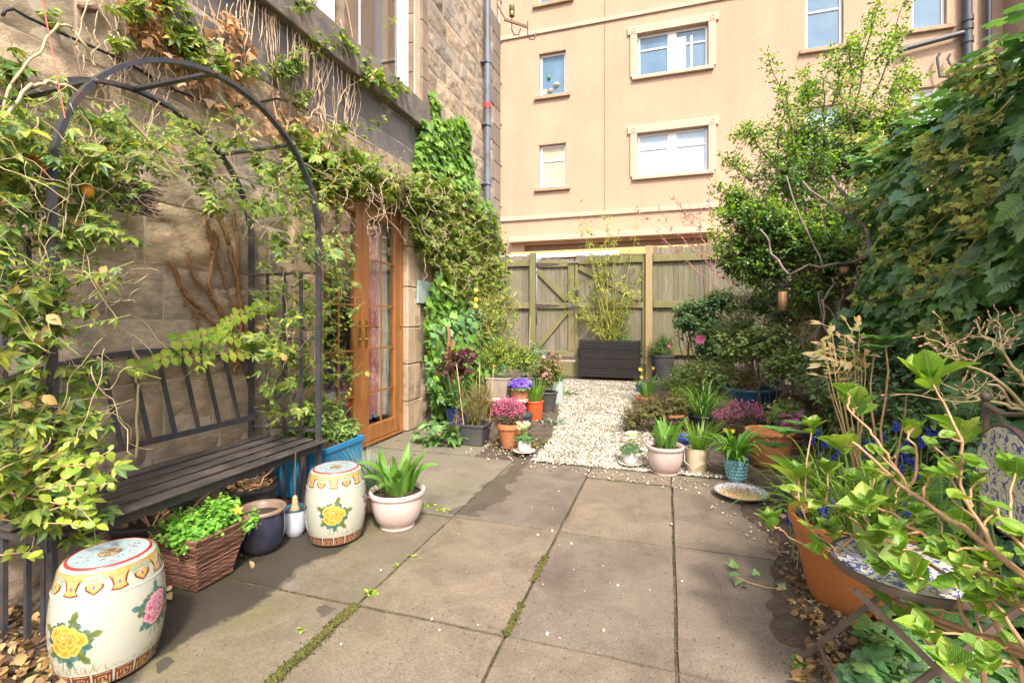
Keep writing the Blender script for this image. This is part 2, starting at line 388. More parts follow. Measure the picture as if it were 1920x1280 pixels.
G_BLUE = leafmat('blue_grey_leaf', [(.16,.24,.2), (.24,.32,.28), (.12,.2,.14)], .5, .2, False)
G_HELL = leafmat('purple_leaf', [(.06,.015,.035), (.12,.03,.06), (.18,.05,.09)], .35, .25)
G_CYC = leafmat('cyclamen_leaf', [(.03,.11,.03), (.06,.17,.05), (.15,.26,.13)], .4, .2)
G_NAND = leafmat('bronze_leaf', [(.32,.15,.03), (.2,.24,.05), (.42,.26,.12), (.4,.3,.24), (.3,.22,.05)], .38, .35)
G_DEAD = leafmat('dead_leaf', [(.5,.26,.12), (.62,.36,.2), (.4,.2,.09), (.66,.44,.28)], .7, .25, False)
G_LITT = leafmat('fallen_leaf', [(.22,.12,.05), (.4,.25,.12), (.12,.06,.03), (.5,.36,.18), (.3,.16,.06)], .7, .1, False)
FL_PINK = leafmat('pink_flower', [(.62,.07,.25), (.75,.16,.38), (.8,.3,.5)], .5, .3, False)
FL_MAUVE = leafmat('mauve_flower', [(.45,.12,.3), (.6,.22,.42), (.35,.08,.22)], .5, .3, False)
FL_BUD = leafmat('tan_pink_bud', [(.5,.24,.16), (.45,.28,.16), (.55,.2,.2)], .5, .1, False)
FL_WHITE = leafmat('white_flower', [(.85,.85,.82), (.75,.76,.75)], .5, .3, False)
FL_BLUE = leafmat('blue_flower', [(.03,.05,.5), (.06,.1,.65), (.12,.14,.7)], .45, .2, False)
FL_PURP = leafmat('purple_flower', [(.09,.02,.5), (.14,.04,.6)], .5, .25, False)
FL_YEL = leafmat('yellow_flower', [(.85,.6,.04), (.9,.7,.2)], .5, .2, False)
FL_OR = leafmat('orange_flower', [(.9,.3,.02), (.9,.42,.03)], .5, .2, False)
FL_RED = leafmat('red_flower', [(.7,.03,.03), (.8,.08,.05)], .5, .2, False)
FL_ROSE = leafmat('rose_flower', [(.85,.22,.32), (.9,.45,.5)], .5, .2, False)
# woods and stems
S_PALE = pm('pale_dry_stem', (.62,.47,.33), (.4,.28,.18), 30, .8, bmp=.4, bscale=120)
S_TAN = pm('tan_twig_bark', (.52,.32,.17), (.36,.2,.1), 25, .65, bmp=.5, bscale=90)
S_BROWN = pm('brown_bark', (.16,.1,.06), (.07,.045,.03), 20, .85, bmp=.6, bscale=60)
S_HAIRY = pm('hairy_ivy_stem', (.34,.17,.07), (.18,.09,.04), 60, .9, bmp=1, bscale=150)
S_GREEN = pm('green_stem', (.22,.3,.07), (.34,.34,.12), 20, .6)
S_CANE = pm('bamboo_cane', (.6,.45,.22), (.45,.32,.13), 18, .5)
S_GREY = pm('grey_bark', (.3,.24,.19), (.14,.11,.09), 16, .85, bmp=.6, bscale=50)
# pots
P_TERRA = pm('terracotta', (.5,.19,.07), (.4,.15,.06), 6, .75, bmp=.15, bscale=90, stain=(.5,.36,.26), stamt=.35)
P_TERRAB = pm('orange_terracotta', (.55,.2,.055), (.44,.15,.045), 3, .55, bmp=.05, bscale=120, stain=(.3,.12,.05), stamt=.3)
P_PINK = pm('pale_pink_glaze', (.62,.5,.47), (.52,.39,.35), 5, .3, coat=.3, stain=(.38,.25,.17), stamt=.3, bmp=.03, bscale=50)
P_NAVY = pm('navy_glaze', (.03,.035,.075), (.015,.017,.03), 5, .25, coat=.4, stain=(.12,.1,.09), stamt=.4)
P_NAVYRIM = pm('tan_glaze_rim', (.28,.2,.13), (.14,.1,.08), 9, .4, coat=.3)
P_BLUE = pm('cobalt_glaze', (.02,.07,.35), (.015,.04,.2), 4, .2, coat=.5)
P_DKBLUE = pm('slate_blue_glaze', (.03,.1,.16), (.02,.06,.1), 4, .3, coat=.3)
P_TEAL = pm('blue_fibre', (.02,.22,.42), (.015,.16,.33), 3, .5, stain=(.1,.25,.35), stamt=.4)
P_BLACK = pm('black_plastic', (.018,.018,.02), (.03,.03,.03), 6, .4, bmp=.05, stain=(.12,.1,.08), stamt=.35)
P_GREY = pm('charcoal_plastic', (.05,.052,.056), (.07,.07,.07), 5, .55, bmp=.15, bscale=80, stain=(.18,.15,.12), stamt=.25)
P_WHITE = pm('white_ceramic', (.72,.7,.65), (.62,.6,.55), 5, .25, coat=.3, stain=(.4,.34,.25), stamt=.25)
P_WBLUE = pm('blue_white_glaze', (.55,.6,.66), (.45,.5,.56), 12, .3, coat=.3, stain=(.3,.25,.2), stamt=.3)
P_CREAM = pm('cream_enamel', (.68,.56,.38), (.6,.48,.3), 5, .4, stain=(.35,.2,.1), stamt=.4, stscale=8)
P_TURQ = pm('turquoise_glaze', (.2,.43,.46), (.16,.38,.42), 5, .3, coat=.4)
P_RED = pm('orange_red_plastic', (.65,.1,.03), (.55,.08,.02), 4, .4)
P_SAGE = pm('sage_plastic', (.4,.48,.45), (.36,.44,.41), 4, .45)
P_BEIGE = pm('beige_stoneware', (.42,.36,.29), (.34,.28,.22), 5, .6, bmp=.1, stain=(.2,.16,.12))
P_BROWNP = pm('brown_stoneware', (.2,.12,.07), (.12,.07,.04), 5, .4)
P_GREEN = pm('lime_plastic', (.4,.56,.15), (.36,.5,.13), 4, .4)
SOIL = pm('potting_soil', (.035,.022,.014), (.07,.045,.03), 30, .95, bmp=1, bscale=70, bdist=.02)
IRON = pm('painted_iron', (.035,.038,.046), (.058,.06,.068), 14, .42, .62, bmp=.15, bscale=120, stain=(.14,.06,.035), stscale=7, stamt=.55)
BRASS = pm('brass', (.55,.36,.1), (.4,.25,.07), 12, .3, metal=.9)
STEEL = pm('galvanised_steel', (.35,.35,.36), (.25,.25,.25), 12, .45, metal=.8)
# ------------------------------------------------------------------ ground, paving, gravel, soil
rnd = random.Random(7)
SX = [-1.9, -1.25, -.585, .035, .7]; SY = [-.2, .8, 1.75, 2.71, 3.7, 4.02]
def edge_x(y):      # where the bed on the right eats into the paving
    return .60+.16*math.sin(y*1.7+.4)+.07*math.sin(y*5.1)+(.3 if y < 1.6 else 0)*0-(max(0, y-3.0))*.22
def gravel_l(y): return np.interp(y, [3.9, 4.6, 6, 7.5, 9.6], [-1.05, -1.05, -1.25, -1.6, -2.3])
def gravel_r(y): return np.interp(y, [3.9, 4.3, 4.8, 5.6, 7, 9.6], [.42, .1, -.15, -.28, -.35, -.5])
def ground_z(x, y):
    n = mn.noise(Vector((x*2.3, y*2.3, 0)))*.02+mn.noise(Vector((x*9, y*9, 3)))*.008
    z = .012+n
    inpave = (x < edge_x(y)+mn.noise(Vector((x*4, y*4, 5)))*.09) and y < 3.98 and x > -2.15 and y > -.5
    if x < -2.0: z += 0
    if x > -1 and -.5 < y < 3.98:
        dd = (x-edge_x(y)-mn.noise(Vector((x*4, y*4, 5)))*.07-mn.noise(Vector((x*14, y*14, 2)))*.03)/.09; k = min(1, max(0, dd+.5)); return -.014+(.024+n*k)*k*k*(3-2*k)
    if inpave or (x <= -1.0 and 2.3 < y < 4.75 and x < -1.1-(y-4)*.5*(y > 4)): z = -.014
    if y > 3.98 and gravel_l(y)-.02 < x < gravel_r(y)+.02: z = min(z, -.008)
    return z
gm = MB(); xs = np.concatenate([[-60, -20, -6], np.arange(-3.2, 2.6, .04), [4, 10, 30, 60]]); ys = np.concatenate([[-60, -20, -5, -2], np.concatenate([np.arange(-.8, 4.2, .03), np.arange(4.2, 10.6, .06)]), [12, 14, 20, 60, 120]])
vv = [(x, y, ground_z(x, y) if -3.3 < x < 2.7 and -.9 < y < 10.7 else -.01) for y in ys for x in xs]; nx = len(xs)
gm.add(vv, [(j*nx+i, j*nx+i+1, (j+1)*nx+i+1, (j+1)*nx+i) for j in range(len(ys)-1) for i in range(nx-1)])
M_SOIL = pm('garden_soil', (.06,.042,.028), (.13,.1,.07), 9, .95, bmp=1, bscale=55, bdist=.02, stain=(.2,.17,.13), stscale=20, stamt=.5)
kind(gm.build('ground', M_SOIL, smooth=True), 'structure', 'dark bare soil of the garden')

def slabmat(name, c1, c2, green, stamt=.3):
    m, nt, bs, out = newmat(name); co = coords(nt)
    col = ramp(nt, tex_noise(nt, co, 3.2, 8, .72, .4), [(.34, c1), (.64, c2)])
    g = nt.nodes.new('ShaderNodeNewGeometry'); k = ramp(nt, g.outputs['Random Per Island'], [(0, (.84, .86, .88)), (1, (1.14, 1.1, 1.04))])
    col = mixc(nt, 1, col, k, 'MULTIPLY')
    sp = ramp(nt, tex_noise(nt, co, 130, 3, .7), [(.3, (.62,)*3), (.5, (1,)*3), (.74, (1.4,)*3)]); col = mixc(nt, 1, col, sp, 'MULTIPLY')
    v2 = nt.nodes.new('ShaderNodeTexVoronoi'); v2.inputs['Scale'].default_value = 38; nt.links.new(co, v2.inputs['Vector']); sx = nt.nodes.new('ShaderNodeSeparateXYZ'); nt.links.new(v2.outputs['Color'], sx.inputs[0])
    pit = math_(nt, 'MULTIPLY', math_(nt, 'LESS_THAN', v2.outputs['Distance'], .17), math_(nt, 'GREATER_THAN', sx.outputs[0], .72)); col = mixc(nt, math_(nt, 'MULTIPLY', pit, .7), col, (.03, .022, .015))
    fl_ = math_(nt, 'MULTIPLY', math_(nt, 'LESS_THAN', v2.outputs['Distance'], .12), math_(nt, 'LESS_THAN', sx.outputs[0], .1)); col = mixc(nt, math_(nt, 'MULTIPLY', fl_, .6), col, (.42, .38, .3))
    gx = nt.nodes.new('ShaderNodeSeparateXYZ'); nt.links.new(co, gx.inputs[0])
    # algae to the left
    af = math_(nt, 'MULTIPLY', ramp(nt, tex_noise(nt, co, 1.9, 6, .6, .5), [(.36, (0,)*3), (.62, (1,)*3)]), ramp(nt, math_(nt, 'MULTIPLY', math_(nt, 'SUBTRACT', -.95, gx.outputs[0]), 1.3), [(0, (.06,)*3), (1, (.8,)*3)]))
    col = mixc(nt, af, col, green)
    st = ramp(nt, tex_noise(nt, co, 1.35, 7, .62, 1.2), [(.55, (0,)*3), (.64, (stamt,)*3)]); col = mixc(nt, st, col, tuple(c*.42 for c in c1))
    # round wet lichen spots
    vo = nt.nodes.new('ShaderNodeTexVoronoi'); vo.inputs['Scale'].default_value = 4.5; mp = nt.nodes.new('ShaderNodeMapping'); nt.links.new(co, mp.inputs[0])
    nn = nt.nodes.new('ShaderNodeTexNoise'); nn.inputs['Scale'].default_value = 9; nt.links.new(co, nn.inputs['Vector'])
    ad = nt.nodes.new('ShaderNodeVectorMath'); ad.operation = 'MULTIPLY_ADD'; ad.inputs[1].default_value = (.12, .12, 0); nt.links.new(nn.outputs['Color'], ad.inputs[0]); nt.links.new(co, ad.inputs[2]); nt.links.new(ad.outputs[0], vo.inputs['Vector'])
    vs_ = math_(nt, 'LESS_THAN', vo.outputs['Distance'], math_(nt, 'MULTIPLY', vo.outputs['Color'], .22))
    lf = ramp(nt, math_(nt, 'MULTIPLY', math_(nt, 'SUBTRACT', -1.0, gx.outputs[0]), 2), [(0, (0,)*3), (1, (1,)*3)])
    lf = math_(nt, 'MULTIPLY', math_(nt, 'MULTIPLY', vs_, lf), .9); col = mixc(nt, lf, col, (.045, .042, .035))
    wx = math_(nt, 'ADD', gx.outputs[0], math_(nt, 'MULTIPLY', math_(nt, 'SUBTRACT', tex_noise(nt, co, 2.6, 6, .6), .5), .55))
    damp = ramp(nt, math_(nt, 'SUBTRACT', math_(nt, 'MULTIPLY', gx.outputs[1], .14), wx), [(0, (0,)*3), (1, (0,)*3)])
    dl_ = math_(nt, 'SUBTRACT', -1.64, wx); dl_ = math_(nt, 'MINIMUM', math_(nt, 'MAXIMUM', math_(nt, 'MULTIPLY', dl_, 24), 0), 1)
    wet_shade = math_(nt, 'MULTIPLY', math_(nt, 'GREATER_THAN', .09, math_(nt, 'ABSOLUTE', math_(nt, 'ADD', wx, 1.17))), math_(nt, 'GREATER_THAN', gx.outputs[1], 2.75))  # wet strip and shade along the concrete's edge, painted into the slab colour
    dl_ = math_(nt, 'MULTIPLY', dl_, math_(nt, 'LESS_THAN', gx.outputs[1], 2.72)); dl_ = math_(nt, 'MAXIMUM', dl_, math_(nt, 'MULTIPLY', wet_shade, .6))
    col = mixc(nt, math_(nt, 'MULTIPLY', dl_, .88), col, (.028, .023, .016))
    nt.links.new(col, bs.inputs['Base Color'])
    rr = ramp(nt, tex_noise(nt, co, 2.5, 5), [(.35, (.62,)*3), (.65, (.85,)*3)]); nt.links.new(rr, bs.inputs['Roughness'])
    b1 = bump(nt, bs, tex_noise(nt, co, 7, 6, .6), .35, .03); bump(nt, bs, tex_noise(nt, co, 150, 3, .7), .35, .004, b1)
    return m
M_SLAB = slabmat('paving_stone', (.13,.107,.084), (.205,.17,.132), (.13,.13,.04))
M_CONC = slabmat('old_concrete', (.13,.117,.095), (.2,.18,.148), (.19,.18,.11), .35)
pv = MB()
def slab(mb, x0, x1, y0, y1, g=.0075, n=7):
    x0 += g; x1 -= g; y0 += g; y1 -= g; nx = max(2, int((x1-x0)/.11)); ny = max(2, int((y1-y0)/.11)); vs = []; fs = []
    tz = rnd.uniform(-.003, .003); ta = rnd.uniform(-.003, .003); tb = rnd.uniform(-.003, .003)
    def P(x, y, z): return (x+.006*mn.noise(Vector((x*6, y*6, 1))), y+.006*mn.noise(Vector((x*6, y*6, 9))), z)
    for j in range(ny+1):
        for i in range(nx+1):
            x = x0+(x1-x0)*i/nx; y = y0+(y1-y0)*j/ny; e = (i in (0, nx)) or (j in (0, ny))
            vs.append(P(x, y, tz+ta*(x-x0)+tb*(y-y0)+.002*mn.noise(Vector((x*5, y*5, 0)))-(.004 if e else 0)))
    fs += [(j*(nx+1)+i, j*(nx+1)+i+1, (j+1)*(nx+1)+i+1, (j+1)*(nx+1)+i) for j in range(ny) for i in range(nx)]
    ring = [i for i in range(nx+1)]+[(j*(nx+1)+nx) for j in range(1, ny+1)]+[ny*(nx+1)+i for i in range(nx-1, -1, -1)]+[j*(nx+1) for j in range(ny-1, 0, -1)]
    b = len(vs); vs += [(vs[k][0], vs[k][1], vs[k][2]-.04) for k in ring]; m = len(ring)
    fs += [(ring[k], b+k, b+(k+1) % m, ring[(k+1) % m]) for k in range(m)]
    mb.add(vs, fs)
for i in range(len(SX)-1):
    for j in range(len(SY)-1):
        if i == 0 and j >= 3: continue
        x0, x1 = SX[i], SX[i+1]; y0, y1 = SY[j], SY[j+1]
        if i == 0: x0 = -2.2
        if j == 0: y0 = -.8
        slab(pv, x0, x1, y0, y1)
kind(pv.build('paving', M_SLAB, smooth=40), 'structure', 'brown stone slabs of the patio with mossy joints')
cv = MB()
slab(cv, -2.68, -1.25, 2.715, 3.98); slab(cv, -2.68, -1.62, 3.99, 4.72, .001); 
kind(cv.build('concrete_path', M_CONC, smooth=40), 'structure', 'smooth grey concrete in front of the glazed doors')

# gravel
M_GRAV = pm('gravel_bed', (.4,.34,.26), (.1,.08,.06), 60, .9, bmp=1, bscale=40, bdist=.02)
gb = MB(); yy = np.arange(3.98, 9.7, .12); vs = []
for y in yy:
    a, b = gravel_l(y)-.03, gravel_r(y)+.03
    for k in range(9): x = a+(b-a)*k/8; vs.append((x, y, .002+.012*mn.noise(Vector((x*2, y*2, 7)))+.004*math.sin(k)))
gb.add(vs, [(j*9+i, j*9+i+1, (j+1)*9+i+1, (j+1)*9+i) for j in range(len(yy)-1) for i in range(8)])
kind(gb.build('gravel_path', M_GRAV, smooth=True), 'structure', 'pale gravel path leading to the gate')
def peb():
    v = []; f = []
    for z, r in ((-.3, .35), (0, .5), (.3, .3)):
        for k in range(6): v.append((r*math.cos(k*math.pi/3+z), r*math.sin(k*math.pi/3+z), z))
    v += [(0, 0, .4)]
    for j in (0, 1):
        for k in range(6): f.append((j*6+k, j*6+(k+1) % 6, j*6+6+(k+1) % 6, j*6+6+k))
    for k in range(6): f.append((12+k, 12+(k+1) % 6, 18))
    return T(v, f, [(0, 0)]*19)
PEB = peb()
def flatdirs(rng, n, t=.35): return nrm(np.array([0, 0, 1.0])+rnd_dirs(rng, n)*t)
lb = LB(5); rng = lb.rng; n = 21000
y = 3.96+(9.6-3.96)*rng.random(n)**1.35; a = gravel_l(y)-.05; b = gravel_r(y)+.06; x = a+(b-a)*rng.random(n)
pts = np.stack([x, y, .006+.012*rng.random(n)], 1)
keep = np.array([mn.noise(Vector((a_*1.7, b_*2.4, 4)))+.5*mn.noise(Vector((a_*6, b_*6, 8))) for a_, b_ in pts[:, :2].tolist()]); keep = (keep > -.32+.25*(y > 8)) | (rng.random(n) < .35); pts = pts[keep]; n = len(pts)
lb.inst(PEB, pts, flatdirs(rng, n), rnd_dirs(rng, n), .008+.018*rng.random(n)**2)
M_PEB = leafmat('pebble', [(.56,.53,.47), (.68,.65,.6), (.34,.29,.23), (.72,.7,.66), (.5,.4,.29), (.2,.19,.18), (.6,.57,.5), (.3,.31,.32), (.12,.1,.08)], .6, 0, False)
kind(lb.build('gravel', M_PEB), 'stuff', 'loose cream and grey gravel stones on the path')
# strayed stones over soil and slabs
lb = LB(6); rng = lb.rng
def scat(n, poly, z=.01):
    q = in_poly(rng, poly, n); return np.array([G(px, py, z) for px, py in q])
pts = np.concatenate([scat(260, [(850, 845), (960, 800), (1000, 850), (1340, 905), (1320, 925), (960, 872)]), scat(40, [(850, 850), (1400, 870), (1480, 1200), (600, 1250)], .004),
                      scat(230, [(1340, 900), (1480, 930), (1620, 1180), (1560, 1220), (1480, 1060), (1330, 960)])])
n = len(pts); lb.inst(PEB, pts, flatdirs(rng, n), rnd_dirs(rng, n), .007+.014*rng.random(n)**2)
kind(lb.build('strayed_gravel', M_PEB), 'stuff', 'a few pale stones strayed onto soil and slabs')

# leaf litter and moss, small weeds in the joints
lb = LB(8); rng = lb.rng
pts = np.concatenate([scat(750, [(-150, 1150), (150, 1130), (200, 1290), (-150, 1400)], .02), scat(420, [(1380, 900), (1500, 950), (1700, 1100), (1900, 1200), (1920, 1290), (1560, 1290), (1530, 1150), (1490, 1040)], .025),
   scat(160, [(790, 800), (870, 830), (980, 850), (900, 790)], .02), scat(260, [(1430, 980), (1480, 1040), (1560, 1180), (1620, 1290), (1500, 1290), (1510, 1180), (1450, 1080)], .016), scat(60, [(330, 1000), (560, 930), (480, 1060), (300, 1130)], .01)])
n = len(pts); pts[:, 2] += .02*rng.random(n)
lb.inst(L_OVAL, pts, flatdirs(rng, n, .8), rnd_dirs(rng, n), .012+.036*rng.random(n)**1.5)
kind(lb.build('leaf_litter', G_LITT), 'stuff', 'brown fallen leaves lying on the beds')
lb = LB(9); rng = lb.rng
M_MOSS = leafmat('moss', [(.05,.06,.015), (.11,.12,.02), (.17,.17,.03), (.04,.045,.015), (.08,.06,.03)], .9, .1, False)
def joint(x0, y0, x1, y1, n, wd=.008, sz=(.004, .01), z=0):
    t = rng.random(n); 
    dens = np.array([mn.noise(Vector((x0*3+k*4*abs(x1-x0+y1-y0), y0*7, 0))) for k in t.tolist()]); m = dens > -.15; t = t[m]; n = len(t)
    p = np.stack([x0+(x1-x0)*t, y0+(y1-y0)*t, np.full(n, z)], 1)+rng.normal(size=(n, 3))*np.array([wd, wd, .001])
    lb.inst(L_OCTA, p, flatdirs(rng, n), rnd_dirs(rng, n), sz[0]+(sz[1]-sz[0])*rng.random(n))
for xx in (-1.25, -.585, .035): joint(xx, .6, xx, 3.7, 900, .005, (.003, .007), -.008)
joint(-1.25, 1.2, -1.25, 1.74, 2600, .012, (.003, .009), .001); joint(-.585, 1.75, -.585, 2.4, 1200, .008)
joint(-.2, 1.25, .5, 1.2, 300, .01)
for yy_ in (1.75, 2.71, 3.7): joint(-2.1, yy_, .6, yy_, 700, .004, (.003, .006), -.008)
for xx, yy2, n in ((.14, .8+.4, 300), (-.2, 1.2, 500)): joint(xx, 1.28, xx+.1, 1.3, n, .02)
kind(lb.build('moss', M_MOSS), 'stuff', 'green moss growing in the slab joints')
lb = LB(10); rng = lb.rng
for (px, py, k, s) in ((697, 1110, 26, .03), (775, 1042, 14, .02), (800, 948, 30, .03), (830, 955, 26, .028), (745, 1060, 8, .015), (1290, 925, 10, .012), (1505, 1250, 30, .04), (1150, 900, 9, .012), (1268, 915, 6, .01), (560, 1185, 6, .02)):
    c = np.array(G(px, py)); p = c+rng.normal(size=(k, 3))*np.array([s*.7, s*.5, 0])+np.array([0, 0, .006])
    lb.inst(L_OVAL, p, flatdirs(rng, k, .7), rnd_dirs(rng, k), .010+s*.45*rng.random(k))
kind(lb.build('weeds', G_LIME), 'stuff', 'tiny weeds sprouting between slabs')

# ------------------------------------------------------------------ the stone house on the left
HX = -2.70
M_STONE, nt, bs, out = newmat('sandstone_blocks')
co = coords(nt); g = nt.nodes.new('ShaderNodeNewGeometry')
mp_ = coords(nt, (1, 1, 2.2)); base = ramp(nt, g.outputs['Random Per Island'], [(0, (.32,.265,.2)), (.25, (.4,.33,.24)), (.45, (.46,.365,.245)), (.6, (.36,.31,.25)), (.8, (.5,.39,.265)), (1, (.3,.27,.235))])
var = ramp(nt, tex_noise(nt, mp_, 9, 9, .72, .4), [(.3, (.74, .74, .76)), (.7, (1.6, 1.52, 1.4))]); base = mixc(nt, 1, base, var, 'MULTIPLY')
och = ramp(nt, tex_noise(nt, co, 2.2, 5, .6, .6), [(.55, (0,)*3), (.7, (.5,)*3)]); base = mixc(nt, och, base, (.5,.3,.13))
soot = ramp(nt, tex_noise(nt, co, 1.1, 7, .66, .6), [(.47, (0,)*3), (.66, (.6,)*3)]); base = mixc(nt, soot, base, (.15,.14,.13))
nt.links.new(base, bs.inputs['Base Color']); bs.inputs['Roughness'].default_value = .9
mp = coords(nt, (1, 1, 1.7)); b1 = bump(nt, bs, tex_noise(nt, mp, 13, 9, .74, .3), .9, .04); bump(nt, bs, tex_noise(nt, co, 90, 4, .7), .4, .006, b1)
M_MORT = pm('lime_mortar', (.52,.43,.31), (.4,.33,.25), 9, .95, bmp=.6, bscale=60)
M_ASH = pm('sooty_ashlar', (.15,.14,.14), (.26,.23,.2), 3.5, .85, bmp=.5, bscale=40, bdist=.008, island=.3, stain=(.07,.068,.07), stscale=1.6, stamt=.7, detail=8)
M_SILL = pm('weathered_sill_stone', (.1,.09,.085), (.22,.18,.14), 7, .85, bmp=.6, bscale=45, bdist=.008, stain=(.32,.24,.14), stscale=3, stamt=.5)
M_JAMB = pm('dressed_pale_stone', (.52,.39,.26), (.4,.3,.2), 7, .88, bmp=.9, bscale=45, bdist=.012, island=.2, detail=8, stain=(.16,.13,.1), stscale=3.5, stamt=.85)
M_ROUGHJ = pm('dark_tooled_stone', (.17,.12,.09), (.33,.24,.16), 6, .9, bmp=.5, bscale=50, island=.2, stain=(.07,.06,.05), stscale=3, stamt=.6)
M_WPAINT = pm('white_painted_wood', (.8,.79,.76), (.74,.73,.7), 3, .35, bmp=.05)
house = thing('stone_house', 'old sandstone house with sooty lintel band and glazed wooden doors, overgrown by creepers', 'house', (HX, 4, 0))
def block(mb, y0, y1, z0, z1, X, amp=.03, g=.006, proud=0):
    y0 += g; y1 -= g; z0 += g; z1 -= g
    if y1-y0 < .03 or z1-z0 < .03: return
    ny = max(2, int((y1-y0)/.035)); nz = max(2, int((z1-z0)/.035)); off = rnd.uniform(0, .012)+proud; sd_ = rnd.uniform(0, 99); vs = []
    tl = rnd.uniform(-.03, .03)
    for j in range(nz+1):
        for i in range(ny+1):
            y = y0+(y1-y0)*i/ny; z = z0+(z1-z0)*j/nz; e = min(i, ny-i, j, nz-j)
            d = 0 if e == 0 else (.6 if e == 1 else 1)
            h = d*(.4*amp+amp*(mn.noise(Vector((y*4, z*9, sd_)))+.5*mn.noise(Vector((y*13, z*22, sd_)))+.3*mn.noise(Vector((y*30, z*40, sd_)))))
            jj = .008*mn.noise(Vector((y*7, z*7, sd_+5))) if e == 0 else 0
            vs.append((X+off*.6+h+tl*(z-z0)*.2, y+jj, z+jj))
    fs = [(j*(ny+1)+i, j*(ny+1)+i+1, (j+1)*(ny+1)+i+1, (j+1)*(ny+1)+i) for j in range(nz) for i in range(ny)]
    ring = [i for i in range(ny+1)]+[(j*(ny+1)+ny) for j in range(1, nz+1)]+[nz*(ny+1)+i for i in range(ny-1, -1, -1)]+[j*(ny+1) for j in range(nz-1, 0, -1)]
    b = len(vs); vs += [(X-.03, vs[k][1], vs[k][2]) for k in ring]; m = len(ring)
    fs += [(ring[k], b+k, b+(k+1) % m, ring[(k+1) % m]) for k in range(m)]
    mb.add(vs, fs)
DOOR = (3.2, 4.62, 0, 2.38); W1 = (2.5, 3.57, 3.66, 6.2); W2 = (3.84, 4.84, 3.66, 6.2)
HEND = 7.72
wl = MB(); ash = MB(); zc = [-.1, .24, .52, .86, 1.2, 1.5, 1.86, 2.14, 2.46, 2.88]
def row(mb, z0, z1, ya, yb, lo=.3, hi=.75, amp=.03):
    y = ya
    while y < yb-.01:
        L = rnd.uniform(lo, hi); e = min(yb, y+L)
        if yb-e < .18: e = yb
        block(mb, y, e, z0, z1, HX, amp); y = e
for z0, z1 in zip(zc[:-1], zc[1:]):
    if z0 < 2.38-.1:
        row(wl, z0, z1, -.6, DOOR[0]-.26); row(wl, z0, z1, DOOR[1]+.36, HEND-.3)
    else: row(wl, z0, z1, -.6, DOOR[0]-.4); row(wl, z0, z1, DOOR[1]+.5, HEND-.3)
# smooth band above the doors in three courses
for z0, z1, lo, hi in ((2.88, 3.08, 1.2, 2.0), (3.08, 3.36, .9, 1.6)):
    row(ash, z0, z1, .9, 5.6, lo, hi, .004); row(wl, z0, z1, -.6, .9); row(wl, z0, z1, 5.6, HEND-.3, .25, .6)
z = 3.36
for z0, z1 in ((3.36, 3.66), (3.66, 3.95), (3.95, 4.2), (4.2, 4.5), (4.5, 4.75), (4.75, 5.05), (5.05, 5.35), (5.35, 5.65), (5.65, 6)):
    row(wl, z0, z1, -.6, 2.3, .3, .7) if z0 > 3.4 else row(wl, z0, z1, -.6, 1.0)
    row(wl, z0, z1, 5.12, HEND-.3, .2, .55, .026)
wl.build('wall', M_STONE, house, smooth=35); ash.build('lintel_band', M_ASH, house, smooth=30)
mo = MB(); 
for a, b, c, d in ((-.6, DOOR[0]-.02, -.1, 2.9), (DOOR[1]+.02, HEND-.02, -.1, 2.9), (DOOR[0]-.02, DOOR[1]+.02, DOOR[3]+.02, 2.9), (-.6, HEND-.02, 2.9, 3.66), (-.6, 2.48, 3.66, 6.2), (4.86, HEND-.02, 3.66, 6.2)): mo.box((HX-.35, a, c), (HX+.001, b, d))
mo.build('mortar', M_MORT, house)
q = MB()
for i, z0 in enumerate(np.arange(-.1, 6, .3)):
    L = .3 if i % 2 else .45; q.box((HX-.33, HEND-L+.006, z0+.006), (HX+.022, HEND+.02, z0+.294))
q.build('corner_stone', pm('grey_corner_stone', (.2,.17,.14), (.3,.24,.18), 5, .9, bmp=.4, island=.25, stain=(.09,.08,.07)), house, bevel=.006)
s = MB(); y = 1.0
for L in (1.35, 1.3, 1.47): s.box((HX-.3, y+.003, 3.37), (HX+.1, y+L-.003, 3.655)); y += L
s.build('window_sill', M_SILL, house, bevel=.012)
# dressed jamb beside the doors, lintel over them
j = MB()
for (z0, z1, w_) in ((0, .32, .36), (.32, .72, .3), (.72, 1.12, .34), (1.12, 1.56, .3), (1.56, 2.0, .33), (2.0, 2.38, .3)):
    j.box((HX-.12, DOOR[1]+.003, z0+.003), (HX+.045, DOOR[1]+.15, z1-.003)); j.box((HX-.12, DOOR[1]+.154, z0+.004), (HX+.035+rnd.uniform(0, .01), DOOR[1]+w_, z1-.004))
    j.box((HX-.12, DOOR[0]-.24, z0+.003), (HX+.04, DOOR[0]-.003, z1-.003))
j.box((HX-.12, DOOR[0]-.38, 2.383), (HX+.045, 4.0, 2.87)); j.box((HX-.12, 4.005, 2.383), (HX+.05, DOOR[1]+.46, 2.87))
j.build('door_surround', M_JAMB, house, bevel=.012)
j = MB()
for (a, b) in ((4.84, 4.97), (4.975, 5.115)):
    for k in range(8): j.box((HX-.28 if a < 4.9 else HX-.02, a, 3.66+k*.33+.002), (HX+.03 if a > 4.9 else HX-.02, b, 3.66+(k+1)*.33-.002))
for k in range(4): j.box((HX-.25, 3.6, 3.66+k*.7), (HX+.0, 3.81, 3.66+(k+1)*.7-.003))
for k in range(4): j.box((HX-.28, 2.3, 3.66+k*.6), (HX+.03, 2.48, 3.66+(k+1)*.6-.003))
j.build('window_jamb', M_ROUGHJ, house, bevel=.01)
GL = glassmat('window_glass'); GLD = glassmat('door_glass', (.95, .97, .96), .3)
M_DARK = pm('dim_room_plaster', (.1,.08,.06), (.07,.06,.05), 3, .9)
M_SHUT = pm('painted_shutter', (.7,.7,.66), (.6,.61,.57), 3, .4)
